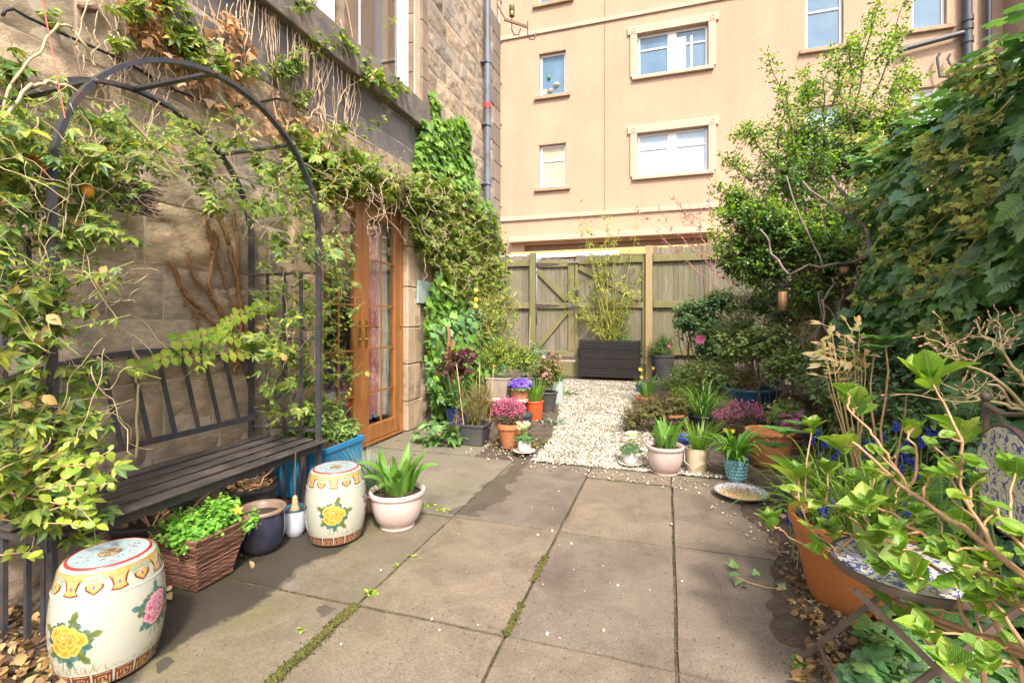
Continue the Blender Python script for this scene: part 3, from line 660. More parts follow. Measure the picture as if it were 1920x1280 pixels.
for (a, b) in ((2.5, 3.57), (3.84, 4.84)):
    X = HX-.12; f = MB()
    for (p, q_) in (((X-.06, a, 3.68), (X+.05, a+.1, 6.1)), ((X-.06, b-.1, 3.68), (X+.05, b, 6.1)), ((X-.06, a+.1, 3.66), (X+.04, b-.1, 3.8)), ((X-.02, a+.1, 5.2), (X+.03, b-.1, 5.26))): f.box(p, q_)
    f.box((X-.04, a+.1, 3.8), (X+.02, a+.15, 6.1)); f.box((X-.04, b-.15, 3.8), (X+.02, b-.1, 6.1))
    fo = f.build('window', M_WPAINT, house, bevel=.006)
    MB().box((X-.012, a+.14, 3.79), (X-.006, b-.14, 6.1)).build('pane', GL, fo)
    sh = MB()
    for k in range(3): sh.box((X-.28+.02*(k % 2), a+.15+k*.02, 3.8), (X-.08-.05*k, a+.19+k*.05, 6.1))
    for k in range(5): sh.box((X-.36, a+.2+k*.15, 3.8), (X-.34+(.015 if k % 2 else 0), a+.34+k*.15, 6.1))
    sh.build('shutter', M_SHUT, fo)
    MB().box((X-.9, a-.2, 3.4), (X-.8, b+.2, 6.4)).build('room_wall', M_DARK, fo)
# glazed doors
M_OAK = pm('varnished_golden_oak', (.36,.155,.05), (.26,.1,.03), 7, .32, bmp=.08, bscale=60, coat=.25, stretch=(6, 6, .6), detail=6)
DX = HX-.035
fr = MB(); fr.box((DX-.07, DOOR[0], 0), (DX+.028, DOOR[0]+.05, 2.33)); fr.box((DX-.07, DOOR[1]-.05, 0), (DX+.028, DOOR[1], 2.33)); fr.box((DX-.07, DOOR[0], 2.331), (DX+.03, DOOR[1], 2.382)); fr.box((DX-.07, DOOR[0]+.05, 0), (DX+.03, DOOR[1]-.05, .03))
fr.build('door_frame', M_OAK, house, bevel=.006)
def door_leaf(a, b, hside):
    f = MB(); w_ = .105; X0, X1 = DX-.04, DX+.02; z0, z1 = .034, 2.326
    f.box((X0, a, z0), (X1, a+w_, z1)); f.box((X0, b-w_, z0), (X1, b, z1)); f.box((X0, a+w_, z0), (X1, b-w_, z0+.15)); f.box((X0, a+w_, z1-.14), (X1, b-w_, z1))
    # bead round the glass
    o = f.build('door_leaf', M_OAK, house, bevel=.008)
    MB().box((DX-.012, a+w_-.004, z0+.14), (DX-.006, b-w_+.004, z1-.13)).build('glass_pane', GLD, o)
    br = MB(); mid = (a+b)/2
    br.box((DX-.005, mid-.009, z0+.15), (DX+.004, mid+.009, z1-.14))
    for zz in (.5, .92, 1.34, 1.78): br.box((DX-.005, a+w_, zz-.009), (DX+.0035, mid-.009, zz+.009)); br.box((DX-.005, mid+.009, zz-.009), (DX+.0035, b-w_, zz+.009))
    br.build('glazing_bar', M_OAK, o)
    hy = b-.05 if hside > 0 else a+.05; h = MB()
    h.box((X1, hy-.017, .95), (X1+.006, hy+.017, 1.2)); h.tube([(X1+.004, hy, 1.14), (X1+.05, hy, 1.14), (X1+.055, hy+.02*-hside, 1.14), (X1+.055, hy-hside*.12, 1.135)], .009, 8); h.ball((X1+.008, hy, 1.02), .012, 6)
    h.build('handle', BRASS, o, smooth=40)
    return o
door_leaf(DOOR[0]+.052, 3.892, 1); lf = door_leaf(3.896, DOOR[1]-.052, -1)
hg = MB()
for zz in (.25, 1.13, 2.05): hg.box((DX+.02, DOOR[1]-.075, zz), (DX+.036, DOOR[1]-.04, zz+.12))
hg.build('hinge', M_OAK, house, bevel=.004)
# room behind the doors: walls, floor, curtains, table
rm = MB(); X0 = HX-2.4
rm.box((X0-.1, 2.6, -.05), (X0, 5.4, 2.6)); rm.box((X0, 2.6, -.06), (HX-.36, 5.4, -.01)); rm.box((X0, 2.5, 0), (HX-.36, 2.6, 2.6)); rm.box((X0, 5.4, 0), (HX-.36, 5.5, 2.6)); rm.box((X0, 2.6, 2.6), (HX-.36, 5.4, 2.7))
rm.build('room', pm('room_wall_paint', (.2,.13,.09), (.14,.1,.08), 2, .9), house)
def curtain(name, y0, y1, z0, z1, X, m, folds=9, amp=.03, tie=0):
    mb = MB(); nu = 60; nv = 16; vs = []
    for jv in range(nv+1):
        for iu in range(nu+1):
            u = iu/nu; v = jv/nv; wv = 1-tie*math.exp(-((v-.45)/.2)**2)
            vs.append((X+amp*math.sin(u*folds*6.28+.6*math.sin(v*5)), y1-(y1-y0)*(1-u)*wv, z0+(z1-z0)*v))
    mb.add(vs, [(j*(nu+1)+i, j*(nu+1)+i+1, (j+1)*(nu+1)+i+1, (j+1)*(nu+1)+i) for j in range(nv) for i in range(nu)])
    return mb.build(name, m, house, smooth=True)
curtain('curtain', 3.95, 4.3, .25, 2.3, HX-.13, pm('pink_curtain_cloth', (.8,.25,.28), (.7,.3,.34), 30, .9, stain=(.85,.7,.62), stscale=14, stamt=.8), 4)
curtain('curtain', 4.2, 4.56, .2, 2.3, HX-.17, pm('striped_curtain_cloth', (.85,.8,.76), (.75,.62,.58), 8, .9), 4, .03, .4)
curtain('curtain', 3.22, 3.4, .1, 2.3, HX-.3, pm('dark_curtain_cloth', (.12,.05,.06), (.2,.1,.08), 8, .9), 3)
t = MB(); t.box((HX-1.2, 3.0, .6), (HX-.45, 3.75, .64)); t.box((HX-.5, 3.1, 0), (HX-.46, 3.14, .6)); t.box((HX-.5, 3.6, 0), (HX-.46, 3.64, .6))
t.build('table', pm('dark_wood', (.1,.05,.03), None, 5, .4), house)
t = MB(); t.box((HX-.45, 3.24, 1.3), (HX-.4, 3.8, 1.48)); t.build('yellow_blind', pm('yellow_cloth', (.85,.45,.04), (.75,.36,.03), 4, .8), house)
t = MB(); t.ball((HX-.5, 4.08, .55), .2, 10, 1.2); t.build('cushion', pm('violet_cloth', (.14,.08,.3), (.2,.1,.35), 8, .9), house, smooth=True)
# down pipe with collars and a bent foot, lamp, cables, wall plaque, hook bracket
PIPE = pm('grey_painted_pipe', (.15,.18,.23), (.11,.13,.17), 5, .4, stain=(.08,.05,.04), stamt=.4)
PY = WX(914, 300, HX+.1).y; px_ = HX+.1
p = MB(); p.tube([(px_, PY, 2.75), (px_, PY, 4.15)], .045, 14); p.tube([(px_, PY, 4.15), (px_, PY, 7)], .05, 14)
for zz in (2.78, 3.25, 4.15, 5.1): p.tube([(px_, PY, zz), (px_, PY, zz+.035)], .06, 14); p.box((HX, PY-.07, zz+.01), (px_+.02, PY+.07, zz+.025))
p.tube([(px_, PY, 2.78), (px_+.02, PY+.03, 2.7), (px_+.0, PY+.2, 2.6), (px_, PY+.35, 2.55)], .05, 12)
p.build('downpipe', PIPE, house, smooth=40)
p = MB(); p.tube([(px_, PY, 4.42), (px_, PY, 4.5)], .056, 14); p.build('red_tape_band', pm('red_tape', (.6,.06,.06), None, 5, .4), house, smooth=40)
BRK = pm('rusty_iron', (.12,.08,.06), (.2,.1,.06), 20, .7, metal=.3)
b = MB(); A = WX(935, 35, HX+.02); B_ = A+Vector((.42, .3, -.05)); b.bar(A+Vector((-.03, 0, .25)), A+Vector((.1, .07, .0)), .02, .02); b.bar(A+Vector((.08, .05, 0)), B_, .025, .04)
for t_ in (.45, 1.0):
    p0 = A.lerp(B_, t_); b.tube([p0+Vector((0, 0, .1)), p0, p0+Vector((0, 0, -.12)), p0+Vector((.03, .03, -.2)), p0+Vector((.1, .06, -.19)), p0+Vector((.13, .08, -.08))], .012, 6)
bo = b.build('hook_bracket', BRK, house)
b = MB(); p0 = A.lerp(B_, .45)+Vector((0, 0, .1)); b.lathe([(.01, -.02), (.045, 0), (.05, .07), (.04, .085), (.05, .1), (.045, .18), (.01, .2)], p0, 12); b.build('insulator', pm('olive_glass', (.14,.14,.03), None, 5, .2), bo, smooth=40)
c = MB()
def wallpath(pp, dx=.03, r=.006): c.tube([WX(px, py, HX+dx) for px, py in pp], r, 6)
wallpath([(5, 30), (10, 20), (25, 17), (50, 32), (120, 65), (200, 100), (260, 130), (330, 170), (420, 205), (520, 185), (560, 200), (620, 230), (700, 275), (770, 320), (820, 345)], .04, .007)
c.build('cable', pm('black_cable', (.02,.02,.022), None, 5, .5), house, smooth=True)
c = MB(); wallpath([(148, 14), (180, 17)], .03, .014); c.build('pipe_stub', BRK, house)
L = WX(790, 358, HX+.12); c = MB(); c.box((L.x-.06, L.y-.09, L.z-.05), (L.x-.03, L.y+.12, L.z+.04)); c.box((HX, L.y-.02, L.z-.03), (L.x-.05, L.y+.03, L.z-.0)); c.box((L.x-.03, L.y-.1, L.z-.06), (L.x+.02, L.y+.13, L.z+.05))
c.build('floodlight', P_WHITE, house, bevel=.008)
a = WX(782, 525, HX+.05); b_ = WX(808, 570, HX+.05)
MB().box((HX+.04, a.y, b_.z), (HX+.065, b_.y+.04, a.z)).build('wall_plaque', pm('pale_blue_plaque', (.42,.5,.48), (.3,.38,.36), 20, .5), house, bevel=.006)

# ------------------------------------------------------------------ apartment building behind the fence
BY = 14.0
M_HARL, nt, bs, out = newmat('peach_roughcast'); co = coords(nt)
base = ramp(nt, tex_noise(nt, co, .5, 5, .6), [(.3, (.44,.305,.205)), (.7, (.5,.355,.245))])
sp = ramp(nt, tex_noise(nt, co, 26, 3, .8), [(.34, (.8,.78,.76)), (.5, (1,)*3), (.68, (1.12, 1.11, 1.1))]); base = mixc(nt, 1, base, sp, 'MULTIPLY')
gr = ramp(nt, tex_noise(nt, coords(nt, (1, 1, .25)), 1.3, 6, .6), [(.45, (0,)*3), (.7, (.4,)*3)]); base = mixc(nt, gr, base, (.36,.24,.17))
nt.links.new(base, bs.inputs['Base Color']); bs.inputs['Roughness'].default_value = .95; bump(nt, bs, tex_noise(nt, co, 30, 4, .8), .7, .02)
M_TRIM = pm('peach_cast_stone', (.54,.41,.3), (.48,.36,.265), 3, .85, bmp=.2, bscale=40, stain=(.38,.27,.19), stamt=.4)
M_SILL2 = pm('weathered_brown_sill', (.45,.31,.2), (.34,.22,.14), 5, .85, bmp=.2, stain=(.2,.13,.08))
M_UPVC = pm('white_window_frame', (.8,.8,.78), (.74,.73,.7), 2, .3)
bld = thing('apartment_building', 'peach roughcast apartment block with white windows behind the wooden gate', 'building', (0, BY, 0))
wins = []
def win(name, x0, x1, z0, z1, style, glassm, parent=bld): wins.append((x0, x1, z0, z1, style, glassm))
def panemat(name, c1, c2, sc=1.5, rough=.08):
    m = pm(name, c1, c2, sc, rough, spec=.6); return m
PN_BLUE = panemat('painted_sky_glass', (.07,.15,.24), (.13,.22,.31)); PN_PALE = panemat('glass_over_white_blind', (.36,.48,.58), (.46,.55,.6)); PN_CREAM = panemat('painted_stone_reflection', (.62,.5,.33), (.5,.38,.24), 5)  # reflected sky blue and reflected stone are painted into the pane base colours
dl, dr_ = WY(1195, 60, BY).x, WY(1328, 60, BY).x
for z0, z1, gm_ in ((8.02, 9.2, PN_BLUE), (5.22, 6.42, PN_PALE)): win('', dl, dr_, z0, z1, 'double', gm_)
sl, sr = -3.62, -2.82
win('', sl, sr, 7.85, 9.12, 'single', PN_BLUE); win('', sl, sr, 5.12, 6.4, 'bar', PN_CREAM); win('', sl-.05, sr+.1, 10.6, 12, 'bar', PN_BLUE)
win('', 3.36, 4.2, 8.05, 9.6, 'bar', PN_BLUE); win('', 3.36, 4.2, 5.3, 6.6, 'bar', PN_PALE)
win('', 5.62, 6.3, 8.15, 9.6, 'single', PN_BLUE); win('', 5.62, 6.3, 5.5, 6.75, 'bar', PN_PALE)
OPN = (-4.1, 1.05, 0, 3.45)
# wall with real openings, built as strips
cuts = [(a, b, c_, d_) for a, b, c_, d_, _, _ in wins]+[OPN]
wb = MB(); xsE = sorted({-9, 9.0}|{v for c_ in cuts for v in c_[:2]}); zsE = sorted({-.1, 13.0}|{v for c_ in cuts for v in c_[2:]})
gx = sorted({round(x, 4) for x in xsE})
for a, b in zip(gx[:-1], gx[1:]):
    spans = sorted([(c_[2], c_[3]) for c_ in cuts if c_[0] <= a+1e-3 and c_[1] >= b-1e-3]); z = -.1
    for s0, s1 in spans+[(13, 13)]:
        if s0 > z+1e-3: wb.box((a, BY, z), (b, BY+.35, s0))
        z = max(z, s1)
import bmesh
def clean(mb):
    bm = bmesh.new(); me = bpy.data.meshes.new('t'); me.from_pydata(mb.v, [], mb.f); bm.from_mesh(me); bmesh.ops.remove_doubles(bm, verts=bm.verts, dist=1e-4)
    seen = {}; 
    for f in bm.faces: seen.setdefault(frozenset(v.index for v in f.verts), []).append(f)
    bad = [f for fs in seen.values() if len(fs) > 1 for f in fs]; bmesh.ops.delete(bm, geom=bad, context='FACES')
    bm.verts.index_update(); mb.v = [tuple(v.co) for v in bm.verts]; mb.f = [tuple(v.index for v in f.verts) for f in bm.faces]; bm.free(); bpy.data.meshes.remove(me); return mb
clean(wb).build('wall', M_HARL, bld)
wg = MB(); wg.box((7.35, 13.3, -.1), (9.5, BY-.005, 13)); wg.build('projecting_wing', M_HARL, bld)
tr = MB(); tr.box((-9, BY-.05, 9.72), (7.34, BY-.002, 9.83)); tr.box((-9, BY-.06, 4.2), (7.34, BY-.002, 4.32)); tr.build('string_course', M_TRIM, bld, bevel=.01)
tr = MB(); tr.box((-1.71, BY-.006, 4.33), (-1.68, BY-.001, 9.71)); tr.box((-1.71, BY-.006, 9.84), (-1.68, BY-.001, 13)); tr.build('movement_joint', pm('joint_sealant', (.3,.2,.13), None, 5, .8), bld)
tr = MB(); tr.box((-4.5, BY-.26, 3.52), (1.25, BY-.003, 3.68)); tr.build('canopy_ledge', M_TRIM, bld, bevel=.01)
tr = MB(); tr.box((-4.09, BY+.2, 3.27), (1.04, BY+.32, 3.44)); tr.build('soffit_board', pm('brown_soffit', (.3,.2,.13), (.25,.16,.1), 4, .8), bld)
tr = MB(); tr.box((-4.45, BY-.24, 3.02), (1.04, BY-.1, 3.22)); tr.build('timber_beam', pm('golden_beam', (.72,.42,.16), (.6,.34,.13), 4, .6), bld, bevel=.008)
tr = MB(); tr.box((-4.6, 13.0, 2.92), (-1.2, 13.1, 3.04)); tr.box((-4.6, 13.02, 0), (-4.5, 13.08, 2.92)); tr.box((-1.3, 13.02, 0), (-1.2, 13.08, 2.92)); tr.build('white_rail', M_UPVC, bld, bevel=.006)
tr = MB(); tr.box((-4.2, BY+2.5, -.1), (1.2, BY+2.6, 3.5)); tr.build('passage_wall', M_TRIM, bld)
for i, (x0, x1, z0, z1, st, gmat) in enumerate(wins):
    f = MB(); Y = BY+.10; w_ = .07
    f.box((x0+.003, Y, z0+.003), (x0+w_, Y+.07, z1-.003)); f.box((x1-w_, Y, z0+.003), (x1-.003, Y+.07, z1-.003)); f.box((x0+w_, Y, z0+.003), (x1-w_, Y+.07, z0+w_)); f.box((x0+w_, Y, z1-w_), (x1-w_, Y+.07, z1-.003))
    if st == 'double': m_ = (x0+x1)/2; f.box((m_-.12, Y+.001, z0+w_), (m_+.12, Y+.069, z1-w_))
    zb = z0+(z1-z0)*.64
    if st == 'bar': f.box((x0+w_, Y+.002, zb-.025), (x1-w_, Y+.068, zb+.025))
    if st == 'double': f.box((x0+w_, Y+.002, zb-.025), (m_-.12, Y+.068, zb+.025)); f.box((m_+.12, Y+.002, zb-.025), (x1-w_, Y+.068, zb+.025))
    fo = f.build('window', M_UPVC, bld, bevel=.01)
    MB().box((x0+w_-.005, Y+.03, z0+w_-.005), (x1-w_+.005, Y+.04, z1-w_+.005)).build('pane', gmat, fo)
    s = MB(); s.box((x0-.14, BY-.09, z0-.1), (x1+.14, BY+.098, z0-.001)); s.build('sill', M_SILL2 if st != 'double' else M_TRIM, fo, bevel=.01)
    if st == 'double':
        s = MB(); s.box((x0-.19, BY-.05, z0), (x0-.003, BY-.002, z1+.003)); s.box((x1+.003, BY-.05, z0), (x1+.19, BY-.002, z1+.003)); s.box((x0-.26, BY-.06, z1+.005), (x1+.26, BY-.002, z1+.22))
        for xx in (x0-.1, x1+.1):
            vs = [(xx+r*math.cos(a), BY-.06-dd, z1+.11+r*math.sin(a)) for r, dd in ((.06, .001), (.06, .012), (.035, .012), (.035, .002)) for a in np.linspace(0, 6.283, 16, endpoint=False)]
            s.add(vs, [(k*16+i_, k*16+(i_+1) % 16, k*16+16+(i_+1) % 16, k*16+16+i_) for k in range(3) for i_ in range(16)])
        s.build('surround', M_TRIM, fo, bevel=.006)
    elif st != 'double':
        s = MB(); s.box((x0-.02, BY-.012, z1+.002), (x1+.02, BY-.001, z1+.05)); s.build('lintel', M_SILL2, fo)
# net curtain, ornaments behind the small window
o_ = MB(); o_.box((.25, BY+.115, 8.1), (.5, BY+.128, 9.0)); o_.box((.62, BY+.115, 8.1), (.68, BY+.128, 9.0)); o_.build('net_curtain', pm('net_curtain_cloth', (.7,.72,.74), (.55,.6,.65), 12, .8, stretch=(8, 1, .5)), bld)
o_ = MB(); o_.ball((-3.12, BY+.11, 8.2), .09, 8, .7); o_.ball((-3.3, BY+.11, 8.05), .08, 8, .5); o_.box((-3.52, BY+.09, 7.95), (-3.42, BY+.125, 8.1)); o_.build('ornament', P_CREAM, bld, smooth=40)
o_ = MB(); o_.ball((-3.35, BY+.1, 8.45), .05, 6, 1.6); o_.build('green_ornament', pm('green_glass', (.05,.3,.1), None, 5, .3), bld, smooth=True)
PG = pm('grey_plastic_pipe', (.07,.075,.09), (.05,.055,.065), 4, .45)
p = MB()
for x, r, zb in ((6.63, .085, 5.2), (7.02, .055, 0)): p.tube([(x, BY-.14, zb), (x, BY-.14, 13)], r, 12)
for zz in (6.5, 7.6, 7.9, 8.1): p.tube([(6.63, BY-.14, zz), (6.63, BY-.14, zz+.12)], .11, 12)
p.tube([(5.3, BY-.14, 7.62), (5.45, BY-.14, 7.68), (6.6, BY-.14, 7.86)], .06, 10)
p.tube([(6.1, BY-.14, 7.45), (6.05, BY-.14, 7.35), (6.1, BY-.14, 6.9), (6.6, BY-.14, 6.85)], .03, 8); p.tube([(6.3, BY-.14, 7.4), (6.25, BY-.14, 7.3), (6.3, BY-.14, 7.15), (6.6, BY-.14, 7.12)], .025, 8)
p.build('soil_pipe', PG, bld, smooth=40)
p = MB(); p.tube([(-4.86, BY-.1, 0), (-4.86, BY-.1, 13)], .035, 10)
for zz in np.arange(3.4, 12, 1.25): p.tube([(-4.86, BY-.1, zz), (-4.86, BY-.1, zz+.06)], .048, 10); p.box((-4.9, BY-.1, zz+.02), (-4.8, BY-.001, zz+.04))
p.build('rainwater_pipe', pm('pale_grey_pipe', (.42,.4,.4), None, 4, .4), bld, smooth=40)
v_ = MB(); v_.box((5.2, BY-.03, 6.75), (5.34, BY-.002, 6.9)); v_.build('vent', P_CREAM, bld)

# ------------------------------------------------------------------ back fence and gate
FY = 10.2
def woodmat(name, c1, c2, green, amt, isl=.22):
    m, nt, bs, out = newmat(name); co = coords(nt, (9, 9, .8)); col = ramp(nt, tex_noise(nt, co, 3.2, 8, .7, .7), [(.3, c1), (.7, c2)])
    g = nt.nodes.new('ShaderNodeNewGeometry'); k = ramp(nt, g.outputs['Random Per Island'], [(0, (1-isl,)*3), (1, (1+isl, 1+isl*.9, 1+isl*.8))]); col = mixc(nt, 1, col, k, 'MULTIPLY')
    gf = ramp(nt, tex_noise(nt, coords(nt, (1, 1, .6)), 2.0, 6, .65, .4), [(.4, (0,)*3), (.62, (amt,)*3)]); col = mixc(nt, gf, col, green)
    nt.links.new(col, bs.inputs['Base Color']); bs.inputs['Roughness'].default_value = .88; bump(nt, bs, tex_noise(nt, co, 9, 6, .7, .5), .5, .006); return m
W_BOARD = woodmat('weathered_board', (.14,.12,.085), (.23,.205,.165), (.12,.135,.045), .6)
W_FRAME = woodmat('mossy_timber', (.17,.145,.07), (.25,.21,.11), (.14,.155,.04), .7, .12)
W_POST = woodmat('newer_post', (.4,.28,.15), (.34,.23,.12), (.3,.28,.12), .4, .08)
def boards(mb, x0, x1, z0, z1, y, w_=.1, t=.018, ragged=.02, axis='x'):
    n = max(1, round((x1-x0)/w_)); w_ = (x1-x0)/n
    for k in range(n):
        a = x0+k*w_+rnd.uniform(.001, .004); b = x0+(k+1)*w_-rnd.uniform(.001, .005); yy = y+rnd.uniform(-.004, .004); zt = z1+rnd.uniform(-ragged, ragged)
        if axis == 'x': mb.box((a, yy, z0), (b, yy+t, zt))
        else: mb.box((yy, a, z0), (yy+t, b, zt))
fence = thing('wooden_fence', 'tall green stained board fence either side of the gate', 'fence', (-2, FY, 0))
fb = MB(); boards(fb, -5.2, -2.84, 0, 2.62, FY+.04); fb.build('board_panel', W_BOARD, fence)
fb = MB(); boards(fb, -.27, 2.6, 0, 2.68, FY+.04); fb.build('board_panel', W_BOARD, fence)
r_ = MB()
for zz in (2.38, 1.45, .5):
    r_.box((-5.2, FY-.03, zz), (-2.85, FY+.034, zz+.13)); r_.box((-.26, FY-.03, zz), (2.0, FY+.034, zz+.13))
r_.build('rail', W_FRAME, fence, bevel=.006)
MB().box((-2.84, FY-.08, 0), (-2.715, FY+.03, 2.66)).build('post', W_FRAME, fence, bevel=.008)
MB().box((-.405, FY-.09, 0), (-.275, FY+.03, 2.7)).build('post', W_POST, fence, bevel=.008)
MB().box((-5.2, FY-.1, 2.6), (-5.0, FY-.02, 2.66)).build('capping', W_FRAME, fence)
k_ = MB(); k_.box((-2.71, FY-.01, 0), (-.41, FY+.03, .3)); k_.build('kickboard', W_FRAME, fence, bevel=.006)
gate = thing('wooden_gate', 'double ledged and braced board gate with iron hinges and padlock', 'gate', (-1.6, FY, .3))
def leaf(x0, x1, z0, z1, hs):
    b = MB(); boards(b, x0+.01, x1-.01, z0, z1+.06, FY+.03, .1, .018, .02); b.build('board_panel', W_BOARD, gate)
    f = MB(); y0, y1 = FY-.02, FY+.026; w_ = .11
    f.box((x0, y0, z1-.12), (x1, y1, z1)); f.box((x0, y0, 1.45), (x1, y1, 1.57)); f.box((x0, y0, z0+.0), (x1, y1, z0+.12))
    if hs > 0: f.box((x1-.13, y0-.003, z0+.122), (x1, y1, 1.448)); f.box((x1-.13, y0-.003, 1.572), (x1, y1, z1-.122)); xa, xb = x0+.02, x1-.15
    else: f.box((x1-.05, y0-.003, z0+.122), (x1, y1, 1.448)); f.box((x1-.05, y0-.003, 1.572), (x1, y1, z1-.122)); f.box((x0, y0-.003, z0+.122), (x0+.06, y1, 1.448)); f.box((x0, y0-.003, 1.572), (x0+.06, y1, z1-.122)); xa, xb = x0+.08, x1-.08
    f.build('gate_frame', W_FRAME, gate, bevel=.006)
    d = MB(); yb = FY+.001; d.bar((xa, yb, z1-.18), (xb, yb, 1.62), .11, .04, (0, 1, 0))
    if hs > 0: d.bar((xb, yb, 1.4), (xa, yb, z0+.18), .11, .04, (0, 1, 0))
    else: d.bar((xa, yb, 1.4), (xb, yb, z0+.18), .11, .04, (0, 1, 0))
    d.build('brace', W_FRAME, gate, bevel=.005)
leaf(-2.705, -1.87, .42, 2.46, 1); leaf(-1.85, -.42, .3, 2.5, -1)
hm = pm('black_iron_strap', (.05,.04,.035), (.09,.06,.05), 20, .7)
for zz in (.48, 1.51, 2.4):
    h = MB(); h.add([(-2.72, FY-.03, zz-.045), (-2.72, FY-.03, zz+.045), (-2.2, FY-.03, zz+.012), (-2.2, FY-.03, zz-.012), (-2.72, FY-.021, zz-.045), (-2.72, FY-.021, zz+.045), (-2.2, FY-.021, zz+.012), (-2.2, FY-.021, zz-.012)], [(0,3,2,1),(4,5,6,7),(0,1,5,4),(1,2,6,5),(2,3,7,6),(3,0,4,7)]); h.build('strap_hinge', hm, gate)
h = MB(); h.box((-2.0, FY-.045, 1.45), (-1.88, FY-.024, 1.56)); h.tube([(-2.0, FY-.05, 1.5), (-1.72, FY-.05, 1.5)], .014, 8); h.box((-1.9, FY-.045, 1.83), (-1.76, FY-.024, 1.88)); h.tube([(-2.0, FY-.045, 2.42), (-1.76, FY-.045, 2.42)], .012, 8)
h.build('bolt', STEEL, gate)
h = MB(); h.box((-1.84, FY-.06, 1.7), (-1.78, FY-.035, 1.76)); h.tube([(-1.83, FY-.047, 1.76), (-1.83, FY-.047, 1.8), (-1.81, FY-.047, 1.815), (-1.79, FY-.047, 1.8), (-1.79, FY-.047, 1.76)], .006, 6); h.build('padlock', pm('dark_steel', (.1,.09,.1), None, 9, .35, metal=.7), gate)
# side fence on the right
sf = thing('side_fence', 'board fence along the right side, almost hidden by ivy and shrubs', 'fence', (2.2, 5, 0))
fb = MB(); boards(fb, -.2, FY-.1, 0, 2.35, 2.2, .12, .02, .015, 'y'); fb.build('board_panel', woodmat('brown_side_board', (.3,.2,.1), (.4,.28,.15), (.24,.24,.08), .5), sf)
for yy in (.6, 2.45, 4.3, 6.15, 8.0): MB().box((2.1, yy, 0), (2.19, yy+.09, 2.42)).build('post', W_POST, sf, bevel=.006)
# ------------------------------------------------------------------ iron arbour with its bench
AX0, AX1, AY0, AY1 = -2.64, -2.10, 1.15, 2.545
arb = thing('arbour_bench', 'black iron arbour with a slatted bench seat and curved backrest against the stone wall', 'arbour bench', (-2.37, 1.85, 0))
YM = (AY0+AY1)/2; YH = (AY1-AY0)/2; ZS, RISE = 1.72, .68
def flatpath(mb, pts, w_, t, side):
    for a, b in zip(pts[:-1], pts[1:]):
        d = (Vector(b)-Vector(a)).normalized()*.004; mb.bar(Vector(a)-d, Vector(b)+d, w_, t, side)
def strip(mb, pts, wx, t, nrm_):      # continuous flat strip, wx along X
    vs = []; n = len(pts)
    for i, p in enumerate(pts):
        p = Vector(p); q = Vector(nrm_[i])*t/2; X = Vector((wx/2, 0, 0))
        vs += [p-X-q, p+X-q, p+X+q, p-X+q]
    fs = [(3, 2, 1, 0), (n*4-4, n*4-3, n*4-2, n*4-1)]
    for i in range(n-1):
        for k in range(4): a = i*4+k; b = i*4+(k+1) % 4; fs.append((a, b, b+4, a+4))
    mb.add(vs, fs)
for nm, X in (('front_arch', AX1), ('rear_arch', AX0)):
    pts = [(X, AY0, .0), (X, AY0, 1.0), (X, AY0, ZS)]; nn = [(0, -1, 0)]*3
    for k in range(1, 28):
        a = math.pi*k/28; pts.append((X, YM-YH*math.cos(a), ZS+RISE*math.sin(a))); v = Vector((0, -math.cos(a)*RISE, math.sin(a)*YH)).normalized(); nn.append(v)
    pts += [(X, AY1, ZS), (X, AY1, 1), (X, AY1, 0)]; nn += [(0, 1, 0)]*3
    mb = MB(); strip(mb, pts, .034, .018, nn); mb.build(nm, IRON, arb, smooth=30)
def archpt(a, X): return Vector((X, YM-YH*math.cos(a), ZS+RISE*math.sin(a)))
for a in (.62, 1.5, 2.3):
    MB().bar(archpt(a, AX0), archpt(a, AX1), .03, .012, (0, 0, 1)).build('arch_crossbar', IRON, arb)
bl = MB()
for a in (.62, 1.5, 2.3): bl.ball(archpt(a, AX1+.022), .009, 6)
bl.build('bolt', BRK, arb)
for Y in (AY0, AY1):
    g = MB()
    for x in (AX0+.135, AX0+.27, AX0+.405): g.bar((x, Y, .0), (x, Y, 1.5), .016, .016, (1, 0, 0))
    for z in (.5, 1.08, 1.5): g.bar((AX0+.02, Y, z), (AX1-.02, Y, z), .03, .012, (0, 0, 1))
    g.build('side_lattice', IRON, arb)
    s = MB()      # scrolls
    def scroll(c, r, a0, turns, sg):
        pts = []
        for k in range(18):
            t = k/17; a = a0+sg*turns*2*math.pi*t; rr = r*(1-.8*t); pts.append((c[0]+rr*math.cos(a), Y+.004, c[1]+rr*math.sin(a)))
        s.tube(pts, .005, 5)
    cx = (AX0+AX1)/2
    for sx in (-1, 1):
        s.tube([(cx+sx*.01, Y+.004, .62), (cx+sx*.07, Y+.004, .68), (cx+sx*.09, Y+.004, .76), (cx+sx*.02, Y+.004, .85), (cx-sx*.04, Y+.004, .95)], .005, 5)
        scroll((cx+sx*.05, .97), .045, 0 if sx < 0 else math.pi, 1.2, sx); scroll((cx+sx*.055, .72), .04, math.pi/2, 1.3, -sx)
    s.build('scroll', IRON, arb)
